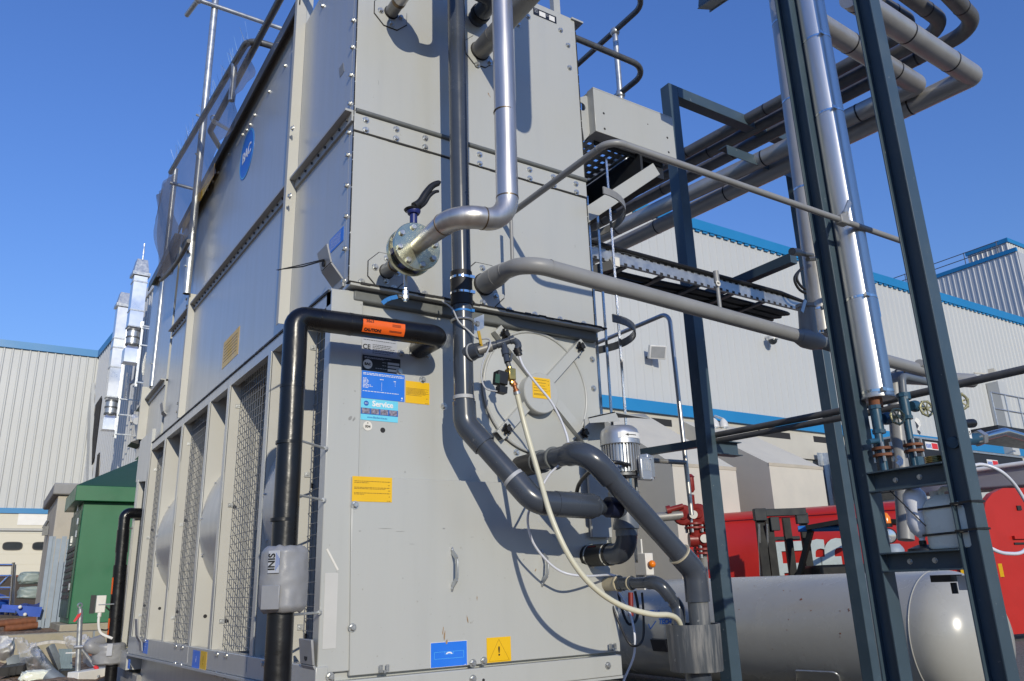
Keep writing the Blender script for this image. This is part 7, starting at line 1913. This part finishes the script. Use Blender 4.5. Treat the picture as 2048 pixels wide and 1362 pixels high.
# concrete kiosk behind
JY = 14.2
ja = P(117, 990, y=JY); jx = ja.x; jz1 = ja.z
jz0 = .36
ck = thing('concrete_kiosk', 'grey and cream concrete substation hut with a blue-grey gate, behind the green kiosk', 'hut', (jx, JY, jz0))
jz2 = P(120, 976, y=JY).z
MB().box((jx, JY, jz0), (jx + 3, JY + 2.9, jz1 - .0)).build('walls', 'concrete', ck, bevel=.02)
m = MB(); m.box((jx - .10, JY - .10, jz1 + .001), (jx + 3.1, JY + 3.0, jz1 + .22)); m.build('roof_slab', 'concrete_grey', ck, bevel=.03)
m = MB(); q = P(97, 1040, x=jx - .05); m.obox(V(jx - .06, JY + 1.6, jz1 - .55), X, Y, Z, .05, .06, .09); m.cyl(V(jx - .1, JY + 1.6, jz1 - .5), V(jx - .04, JY + 1.6, jz1 - .35), .03, n=8); m.build('bulkhead_fitting', 'galv_dark', ck)
gt = thing('palisade_gate', 'blue-grey steel gate panel leaning between the two huts', 'gate', (kx - .2, 13, rz0))
gy = 13.05
gpx0, gpx1 = P(88, 1220, y=gy), P(120, 1075, y=gy)
m = MB(); zt_g = P(105, 1075, y=gy).z; x0g = P(82, 1220, y=gy).x; x1g = P(122, 1075, y=gy).x + .1
k = x0g
while k < x1g + .3: m.box((k, gy, rz0 - .05), (k + .075, gy + .02, zt_g + random.uniform(-.03, .03))); k += .085
m.build('panel', 'gate_blue_grey', gt)
m = MB(); m.box((x0g - .03, gy - .02, rz0), (x0g + .03, gy + .04, zt_g + .02)); m.box((x1g + .28, gy - .02, rz0), (x1g + .34, gy + .04, zt_g + .02)); m.build('gate_frame', 'gate_blue_grey', gt)
m = MB(); m.box((x1g + .1, gy - .03, 1.1), (x1g + .16, gy - .001, 1.35)); m.build('gate_handle', 'beige_fitting', gt)

# ---- left warehouse: far wall along X and a wing coming forward
LY = 26.0
lw = thing('roller_door_warehouse', 'ribbed pale warehouse with blue trim above a cream roller door', 'warehouse', (-10, LY, 0))
zt7 = (P(10, 688, y=LY).z + P(192, 708, y=LY).z) / 2; zl7 = P(60, 1021, y=LY).z
cxr = P(187, 800, y=LY).x
m = MB(); ribbed(m, (-30, LY, 0), (cxr, LY, 0), zl7, zt7 - .1, -Y, .24, .03, .08); m.build('cladding_wall', 'cladding', lw, smooth=False)
MB().box((-30, LY - .08, zt7 - .12), (cxr + .05, LY + .4, zt7 + .12)).build('roof_trim', 'trim_blue', lw)
MB().box((-30, LY - .08, zl7 - .10), (cxr, LY + .02, zl7 + .06)).build('lower_trim', 'trim_blue', lw)
MB().box((-30, LY + .03, GZ), (cxr + 6, LY + 20, zt7 - .15)).build('building_body', 'cladding', lw)
zd = P(60, 1057, y=LY).z
MB().box((-30, LY - .03, zd), (cxr, LY + .02, zl7 - .11)).build('fascia', 'door_cream', lw)
q = P(66, 1036, y=LY); MB().box((q.x - .4, LY - .045, q.z - .22), (q.x + .4, LY - .032, q.z + .22)).build('wall_sign', 'sticker_white', lw)
MB().box((-30, LY - .05, zd - .07), (cxr, LY - .001, zd - .005)).build('door_head', 'casing_edge', lw)
dr2 = MB(); zdb = P(40, 1150, y=LY).z
z_ = zdb
while z_ < zd - .1: dr2.box((-30, LY + .00, z_), (cxr - .1, LY + .02, min(z_ + .31, zd - .1) - .02)); dr2.box((-30, LY + .008, z_ + .29), (cxr - .1, LY + .02, z_ + .31)); z_ += .31
rd = dr2.build('roller_door', 'door_cream', lw)
for px in (-70, 25, 84):
    q = P(px, 1092, y=LY); fm = MB(); N_ = 24
    pts = [V(q.x + math.copysign(abs(math.cos(t)) ** .5, math.cos(t)) * .25, LY - .012, q.z + math.copysign(abs(math.sin(t)) ** .6, math.sin(t)) * .11) for t in [2 * math.pi * i / N_ for i in range(N_)]]
    fm.prism(pts, V(0, .015, 0)); w = fm.build('oval_window', 'window_dark', rd)
    fm = MB()
    for a, b in zip(pts, pts[1:] + pts[:1]): fm.bar(a + V(0, -.004, 0), b + V(0, -.004, 0), .03, .03, Y)
    fm.build('window_frame', 'charcoal', w)
MB().box((-30, LY + .002, .3), (cxr - .1, LY + .03, zdb - .02)).build('dark_base', 'dark_brown', lw)
MB().box((-30, LY - .02, zdb - .05), (cxr - .2, LY + .01, zdb - .005)).build('door_rail', 'rust_red', lw)
# the wing, running towards the camera behind the condensers
wg = thing('warehouse_wing', 'shiny ribbed warehouse wing carrying two square metal flues', 'building', (cxr, 20, 0))
def wing(px, py): return P(px, py, z=zt7)
e0_ = V(cxr, LY, 0); e1_ = P(318, 560, z=zt7); e1_.z = 0
wd = (e1_ - e0_).normalized(); wnrm = V(wd.y, -wd.x, 0)
if wnrm.dot(CAM - e0_) < 0: wnrm = -wnrm
WL = (e1_ - e0_).length
m = MB(); ribbed(m, e0_, e0_ + wd * WL, 0, zt7 - .1, wnrm, .28, .03, .10); m.build('cladding_wall', 'cladding_silver', wg, smooth=False)
m = MB(); m.hexa([e0_ + wnrm * .06 + Z * (zt7 - .12), e0_ + wd * (WL - 3.2) + wnrm * .06 + Z * (zt7 - .12), e0_ + wd * (WL - 3.2) - wnrm * .4 + Z * (zt7 - .12), e0_ - wnrm * .4 + Z * (zt7 - .12)],
                 [e0_ + wnrm * .06 + Z * (zt7 + .12), e0_ + wd * (WL - 3.2) + wnrm * .06 + Z * (zt7 + .12), e0_ + wd * (WL - 3.2) - wnrm * .4 + Z * (zt7 + .12), e0_ - wnrm * .4 + Z * (zt7 + .12)]); m.build('roof_trim', 'trim_blue', wg)
m = MB(); m.hexa([e0_ + wd * (WL - 3.15) + wnrm * .06 + Z * (zt7 - .14), e0_ + wd * WL + wnrm * .06 + Z * (zt7 - .14), e0_ + wd * WL - wnrm * .4 + Z * (zt7 - .14), e0_ + wd * (WL - 3.15) - wnrm * .4 + Z * (zt7 - .14)],
                 [e0_ + wd * (WL - 3.15) + wnrm * .06 + Z * (zt7 + .12), e0_ + wd * WL + wnrm * .06 + Z * (zt7 + .12), e0_ + wd * WL - wnrm * .4 + Z * (zt7 + .12), e0_ + wd * (WL - 3.15) - wnrm * .4 + Z * (zt7 + .12)]); m.build('white_capping', 'white_paint', wg)
m = MB(); m.prism([e0_ - wnrm * .05, e0_ + wd * WL - wnrm * .05, e0_ + wd * WL - wnrm * 3, e0_ - wnrm * 3], Z * (zt7 - .16)); m.build('wing_body', 'cladding_silver', wg)
def on_wing(px, py, off=0.0):
    r = ray(px, py); t = (e0_ + wnrm * off - CAM).dot(wnrm) / r.dot(wnrm); return CAM + r * t
def wquad(m, pxs, off, th):
    m.prism([on_wing(a, b, off) for a, b in pxs], wnrm * th)
for lst in (((192, 810), (204, 792), (189, 915), (180, 945)), ((196, 910), (200, 905), (196, 955), (191, 957))):
    m = MB(); wquad(m, lst, .04, .02); m.build('doorway', 'dark_gap', wg)
m = MB(); wquad(m, ((183, 770), (190, 765), (184, 970), (179, 972)), .03, .10); m.build('corner_flashing', 'cladding', wg)
# flues
def zat(p, py):
    lo, hi = -2.0, 30.0
    for _ in range(40):
        mid = (lo + hi) / 2
        if proj(V(p.x, p.y, mid))[1] > py: lo = mid
        else: hi = mid
    return lo
def flue(px, py, w, levels, rail, lab):
    c = on_wing(px, py, .62); k = (c - CAM).dot(ROT @ Vector((0, 0, -1))) / F_PX; w *= k / 2
    Zy = lambda q: zat(c, q)
    t = thing('metal_flue', lab, 'flue', (c.x, c.y, Zy(levels['foot'])), 'square metal flues on the wing')
    def frus(nm, y0, y1, w0, w1, mt, par=t):
        za, zb = Zy(y0), Zy(y1); cc = V(c.x, c.y, 0)
        q = lambda ww, z: [cc + wd * a * ww + wnrm * b * ww + Z * z for a, b in ((-1, -1), (1, -1), (1, 1), (-1, 1))]
        return MB().hexa(q(w1, zb), q(w0, za)).build(nm, mt, par)
    frus('cowl', *levels['cowl'], w * .78, w * 1.15, 'galv'); frus('cowl_rim', levels['cowl'][1] - 1, levels['cowl'][1] + 5, w * 1.3, w * 1.3, 'galv')
    frus('duct', *levels['duct'], w, w, 'duct_steel')
    f0, f1 = levels['fan']
    frus('upper_taper', levels['duct'][1] + .5, f0, w, w * .55, 'duct_steel')
    m = MB(); m.cyl(V(c.x, c.y, Zy(f1)), V(c.x, c.y, Zy(f0)), w * .92, n=24); fn = m.build('round_fan', 'galv', t)
    for q in (f0, (f0 + f1) / 2, f1): MB().lathe(V(c.x, c.y, Zy(q) - .02), Z, [(0, w * 1.0), (.04, w * 1.0)], 24).build('fan_flange', 'galv_dark', fn)
    frus('lower_taper', f1 + .5, levels['box'][0], w * .55, w, 'duct_steel'); frus('lower_box', *levels['box'], w * 1.08, w * 1.08, 'duct_steel')
    for q in levels['joints']: frus('joint_flange', q - 1.2, q + 1.2, w * 1.08, w * 1.08, 'galv')
    r0, r1 = Zy(rail[0]), Zy(rail[1])
    for off in (-.5,):
        p = c + wd * (w * 1.2) + wnrm * (off * w * 2); m = MB(); m.bar(V(p.x, p.y, r0), V(p.x, p.y, r1), .05, .05); m.build('support_rail', 'galv', t)
    for q in (rail[0] + 10, f0 - 3, f1 + 3, rail[1] - 8):
        z_ = Zy(q); p = c + wd * (w * 1.25 + .05); p = p - wnrm * w * 1.02; m = MB(); m.bar(V(p.x, p.y, z_), V(p.x, p.y, z_) - wnrm * (.60 - w), .03, .03); m.bar(V(p.x, p.y, z_), V(p.x, p.y, z_) - wd * w * 2.4, .03, .03); m.build('wall_bracket', 'galv', t)
    return t, c
f1, c1f = flue(231, 740, 23, dict(foot=862, cowl=(588, 612), duct=(617, 795), fan=(803, 828), box=(838, 861), joints=(680, 698, 737, 796)), (640, 878), 'left of the two square metal flues, lower on the wing wall')
f2, c2f = flue(272, 620, 25, dict(foot=728, cowl=(522, 550), duct=(556, 655), fan=(662, 690), box=(700, 727), joints=(567, 624, 656)), (645, 775), 'right of the two square metal flues, higher on the wing wall, with a rod')
m = MB(); a = V(c2f.x, c2f.y, zat(c2f, 526)); m.cyl(a + wd * .1, a + wd * .1 + V(0, 0, zat(c2f, 490) - a.z), .018, n=6); m.build('lightning_rod', 'chrome', f2)
m = MB(); q = on_wing(268, 835, .4); m.tube([q, on_wing(274, 842, .6)], .08, 10); m.bar(q, on_wing(272, 838, .0), .06, .06); m.bar(on_wing(262, 820, .05), on_wing(262, 845, .05), .05, .05); o = m.build('wall_camera', 'camera_white'); tag(o, 'small white tube camera on a bracket low on the wing wall', 'camera')
m = MB(); q = on_wing(297, 728, .2); m.lathe(q, wnrm, [(0, .3), (.08, .3), (.09, .22)], 20); o = m.build('wall_vent', 'galv_dark'); tag(o, 'round dark vent on the wing wall beside the near pole', 'vent')
m = MB(); m.bar(on_wing(255, 745, .1), on_wing(250, 800, .1), .05, .05); m.bar(on_wing(272, 735, .1), on_wing(268, 760, .1), .05, .05); m.bar(on_wing(268, 760, .1), on_wing(260, 768, .3), .05, .05); o = m.build('conduit_drop', 'galv'); tag(o, 'thin metal conduit running down the wing wall under the right flue', 'conduit')

# ---- odds and ends on the gravel at the left
# scaffold tower by the roller door
SY2 = 19.0
sc2 = thing('scaffold_tower', 'light aluminium scaffold tower by the roller door', 'scaffold', tuple(P(10, 1215, y=SY2)))
a, b, c = P(27, 1130, y=SY2), P(18, 1215, y=SY2), P(-40, 1130, y=SY2)
m = MB()
for px0, px1, dy in ((27, 20, 0), (-25, -32, 0), (33, 28, 1.2)):
    m.cyl(P(px0, 1125, y=SY2) + V(0, dy, 0), P(px1, 1215, y=SY2) + V(0, dy, 0), .035, n=8)
for py in (1130, 1152, 1176, 1196): m.cyl(P(-30, py, y=SY2), P(26 - (py - 1130) * .08, py, y=SY2), .03, n=8)
m.cyl(P(-10, 1180, y=SY2), P(20, 1150, y=SY2), .03, n=8); m.build('frame', 'chrome', sc2)
m = MB(); q = P(3, 1195, y=SY2 + .4); m.ball(q + V(-.2, 0, -.1), .30, 8, 1.3, 1, .7); o = m.build('blue_bag', 'blue_sheet'); tag(o, 'dark blue sack lying in the foot of the scaffold tower', 'sack')
from mathutils import noise as mn6
def lumpy(m, c, sx, sy, sz, seed, amp=.12, fr=2.0, n=14):
    bmesh.ops.create_icosphere(m.bm, subdivisions=4, radius=1)
    for v in m.bm.verts:
        p = v.co.copy(); q = V(*[math.copysign(abs(t) ** .55, t) for t in p]); k = 1 + amp * mn6.noise(p * fr + V(seed, 0, 0)) + amp * .5 * mn6.noise(p * fr * 2.6 + V(0, seed, 0)) - amp * .6 * abs(mn6.noise(p * fr * 1.5 + V(0, 0, seed)))
        v.co = Vector(c) + V(q.x * sx * k, q.y * sy * k, q.z * sz * k)
for px, py, lab in ((62, 1156, 'upper plastic-wrapped bundle beside the concrete hut'), (60, 1186, 'lower plastic-wrapped bundle beside the concrete hut')):
    m = MB(); lumpy(m, P(px, py, y=17.5), .24, .2, .13, px + py, .16, 1.8); tag(m.build('wrapped_bundle', 'scrap_green', angle=70), lab, 'bundle', 'wrapped bundles by the hut')
m = MB(); a, b = P(-20, 1208, y=15.5), P(75, 1200, y=15.5); m.box((a.x, 15.4, rz0), (b.x + .3, 15.5, rz0 + .07)); o = m.build('rusty_beam', 'rust_red'); tag(o, 'long rusty red beam on the gravel behind the blue sheet', 'beam')
# blue sheet
BQ = 13.6
m = MB(); cor = [P(2, 1212, y=BQ + .6), P(80, 1206, y=BQ + .6), P(82, 1228, y=BQ - .6), P(5, 1226, y=BQ - .6)]
gr = []
for i in range(13):
    row = []
    for j in range(9):
        p = cor[0].lerp(cor[1], i / 12).lerp(cor[3].lerp(cor[2], i / 12), j / 8); p.z = max(p.z, rz0 + .03) + .02 * math.sin(i * 1.1) * math.cos(j * .9); row.append(m.bm.verts.new(p))
    gr.append(row)
for a, b in zip(gr, gr[1:]):
    for j in range(8): m.bm.faces.new((a[j], b[j], b[j + 1], a[j + 1]))
bmesh.ops.solidify(m.bm, geom=m.bm.faces[:], thickness=.03)
bs = thing('blue_sheet', 'bright blue plastic sheet and frame lying on the gravel', 'sheet', tuple(cor[0])); m.build('sheet', 'blue_sheet', bs)
m = MB(); q = P(40, 1222, y=BQ - .65); m.bar(P(2, 1219, y=BQ - .7), P(82, 1224, y=BQ - .7), .05, .16); m.bar(P(-10, 1220, y=BQ - .9), P(30, 1222, y=BQ - .9), .4, .05); m.build('side_board', 'blue_sheet', bs)
m = MB()
for px, py in ((12, 1226), (22, 1227), (30, 1226), (40, 1214), (50, 1229)): m.ball(P(px, py, y=BQ - .8), .03, 6)
m.build('castor', 'white_paint', bs)
for px, py, l_, lab in ((35, 1246, .5, 'rusty metal offcut on the raised gravel'), (42, 1257, .45, 'rusty pipe offcut with clear wrapping on the raised gravel')):
    q = P(px, py, y=12.4); q.z = max(q.z, rz0 + .05); m = MB(); m.cyl(q + V(-l_ / 2, 0, 0), q + V(l_ / 2, .1, .03), .055, n=12); tag(m.build('rusty_offcut', 'rust'), lab, 'offcut', 'rusty offcuts on the gravel')
# heap of wrapped pipes and profiles in the left foreground
def gp3(px, py, z=.10): return P(px, py, z=z)
HY = 7.4
def h(px, py, y=HY): return P(px, py, y=y)
from mathutils import noise as mnoise
def crumple(m, pts, amp, seed, nu=64, nv=36):
    g_ = []
    for i in range(nu + 1):
        row = []
        for j in range(nv + 1):
            p = pts[0].lerp(pts[1], i / nu).lerp(pts[3].lerp(pts[2], i / nu), j / nv); e = math.sin(math.pi * j / nv) * math.sin(math.pi * i / nu)
            q = p * 4 + V(seed, seed * .7, 0)
            rg = lambda k, o: 1 - 2 * abs(mnoise.noise(q * k + V(o, 0, o)))
            h_ = .09 * rg(1, 0) + .05 * rg(2.3, 3) + .03 * rg(5.5, 7)
            p = p + V(.3 * h_ * mnoise.noise(q * 2), -h_, .45 * h_) + V(0, -.16 * e, 0); row.append(m.bm.verts.new(p))
        g_.append(row)
    for a, b in zip(g_, g_[1:]):
        for j in range(nv): m.bm.faces.new((a[j], a[j + 1], b[j + 1], b[j]))
for nm, pts, y_, mt, lab in (
    ('plastic_wrap', ((-15, 1283), (28, 1283), (30, 1330), (-15, 1325)), 7.6, 'white_wrap', 'white crumpled wrapping at the left edge of the scrap heap'),
    ('plastic_wrap', ((24, 1282), (72, 1290), (98, 1345), (45, 1352)), 7.2, 'clear_wrap', 'clear crumpled plastic film over the middle of the scrap heap'),
    ('plastic_wrap', ((125, 1278), (192, 1280), (190, 1325), (140, 1322)), 7.8, 'clear_wrap', 'clear crumpled plastic film on the far right of the scrap heap')):
    if mt not in M: pmat(mt, (.6, .6, .58), .4)
    m = MB(); crumple(m, [h(a, b, y_) for a, b in pts], .018, len(lab)); tag(m.build(nm, mt, angle=28), lab, 'plastic film')
def scrap(nm, mt, lab, fn, cat='scrap'): m = MB(); fn(m); tag(m.build(nm, mt), lab, cat)
scrap('bent_channel', 'stainless', 'curved shiny metal trim lying across the top of the scrap heap', lambda m: [m.bar(a, b, .10, .03) for s in [spline([h(60, 1293, 7.5), h(85, 1286, 7.5), h(110, 1283, 7.5), h(130, 1285, 7.5)], 6)] for a, b in zip(s, s[1:])])
scrap('scaffold_tube', 'scrap_grey', 'long grey tube leaning down through the scrap heap', lambda m: m.cyl(h(70, 1300, 7.5), h(120, 1365, 6.9), .045, n=14), 'tube')
scrap('scaffold_tube', 'scrap_grey', 'thick grey tube end at the bottom of the scrap heap', lambda m: m.cyl(h(98, 1350, 6.7), h(128, 1372, 6.6), .075, n=16), 'tube')
scrap('folded_sheet', 'scrap_grey', 'folded grey metal sheet standing on edge in the scrap heap', lambda m: (m.prism([h(97, 1292, 7.1), h(103, 1288, 7.1), h(122, 1330, 7.1), h(118, 1342, 7.1)], V(.03, .02, 0)), m.prism([h(97, 1294, 7.1), h(118, 1341, 7.1), h(108, 1336, 7.4), h(92, 1298, 7.4)], V(.0, .02, .01))))
scrap('grooved_panel', 'scrap_green', 'greenish grooved panel leaning in the scrap heap', lambda m: [m.prism([h(117 + k * 3.4, 1298, 7.2), h(120 + k * 3.4, 1297.8, 7.2), h(125 + k * 2.8, 1337, 7.0), h(122.4 + k * 2.8, 1337, 7.0)], V(0, .03, .0)) for k in range(8)], 'panel')
scrap('black_profile', 'black_plastic', 'pair of black square profiles sticking out at the lower left', lambda m: [m.bar(h(8 + 14 * k, 1344 - 2 * k, 6.9), h(30 + 14 * k, 1325 - 2 * k, 7.6), .085, .085) for k in range(3)], 'profile')
scrap('black_profile', 'black_plastic', 'flat black profile lying at the foot of the leaning panel', lambda m: m.bar(h(120, 1346, 6.9), h(160, 1343, 6.9), .3, .06), 'profile')
scrap('grey_flashing', 'scrap_grey', 'bent grey flashing among the black profiles', lambda m: (m.prism([h(12, 1318, 7.1), h(28, 1310, 7.1), h(32, 1338, 7.1), h(16, 1340, 7.1)], V(.05, .02, .0))), 'flashing')
scrap('clear_bag', 'milky_plastic', 'shiny bag of small parts at the bottom of the scrap heap', lambda m: lumpy(m, h(75, 1352, 6.8), .15, .08, .055, 3, .25, 2.5), 'bag')
scrap('wood_offcut', 'beige_fitting', 'pale timber offcut behind the folded sheet', lambda m: m.bar(h(88, 1300, 7.6), h(104, 1335, 7.4), .05, .03), 'timber')
scrap('rusty_bracket', 'rust', 'small rusty bracket beside the farther grey jacket', lambda m: (m.bar(h(184, 1312, 7.2), h(190, 1292, 7.2), .08, .10), m.bar(h(178, 1303, 7.2), h(192, 1302, 7.2), .06, .06)), 'bracket')
scrap('steel_strip', 'scrap_grey', 'narrow upright steel strip behind the scrap heap', lambda m: m.bar(h(188, 1262, 8.2), h(186, 1300, 8.2), .05, .02), 'steel strip')
# adjustable prop with a red and white ribbon
PY2 = 6.6
pt2 = thing('steel_prop', 'galvanised steel prop with diagonal brace and red ribbon beside the farther black pipe', 'prop', tuple(h(156, 1345, PY2)))
m = MB(); m.cyl(h(155, 1352, PY2), h(161, 1218, PY2), .026, n=14); m.build('post', 'galv', pt2)
m = MB(); q = h(160, 1211, PY2); m.ring(q, V(.3, -1, 0), .022, .008, 16, 6); m.cyl(h(161, 1222, PY2), h(160, 1213, PY2), .014, n=8); m.cyl(h(158, 1294, PY2) + V(-.05, -.03, 0), h(158, 1294, PY2) + V(.05, -.03, 0), .018, n=8); m.ring(h(158, 1293, PY2), Z, .034, .009, 16, 6); m.build('collar', 'galv', pt2)
m = MB(); m.cyl(h(164, 1299, PY2), h(196, 1340, PY2), .017, n=12); br_ = m.build('brace', 'galv', pt2)
m = MB(); a, b = h(189, 1331, PY2), h(195, 1338, PY2); m.cyl(a, b, .0195, n=12); m.build('brace_tape', 'red_tape', br_)
m = MB(); m.prism([h(163, 1225, PY2 - .03), h(155, 1229, PY2 - .05), h(146, 1243, PY2 - .06), h(150, 1244, PY2 - .06), h(160, 1232, PY2 - .05)], V(0, .003, 0)); m.build('ribbon', 'red_tape', pt2)
m = MB(); m.bar(h(154, 1305, PY2), h(132, 1306, PY2 + .1), .012, .012); m.build('ribbon_tail', 'white_paint', pt2)
m = MB(); m.bar(h(145, 1356, PY2 - .1), h(205, 1346, PY2 + .1), .16, .11); bx = m.build('base_channel', 'white_paint', pt2, bevel=.006)
m = MB()
for px in (160, 198): q = h(px, 1352, PY2 - .09); m.cyl(q + V(0, 0, 0), q + V(-.01, -.02, 0), .012, n=8)
m.build('base_bolt', 'bolt', bx)
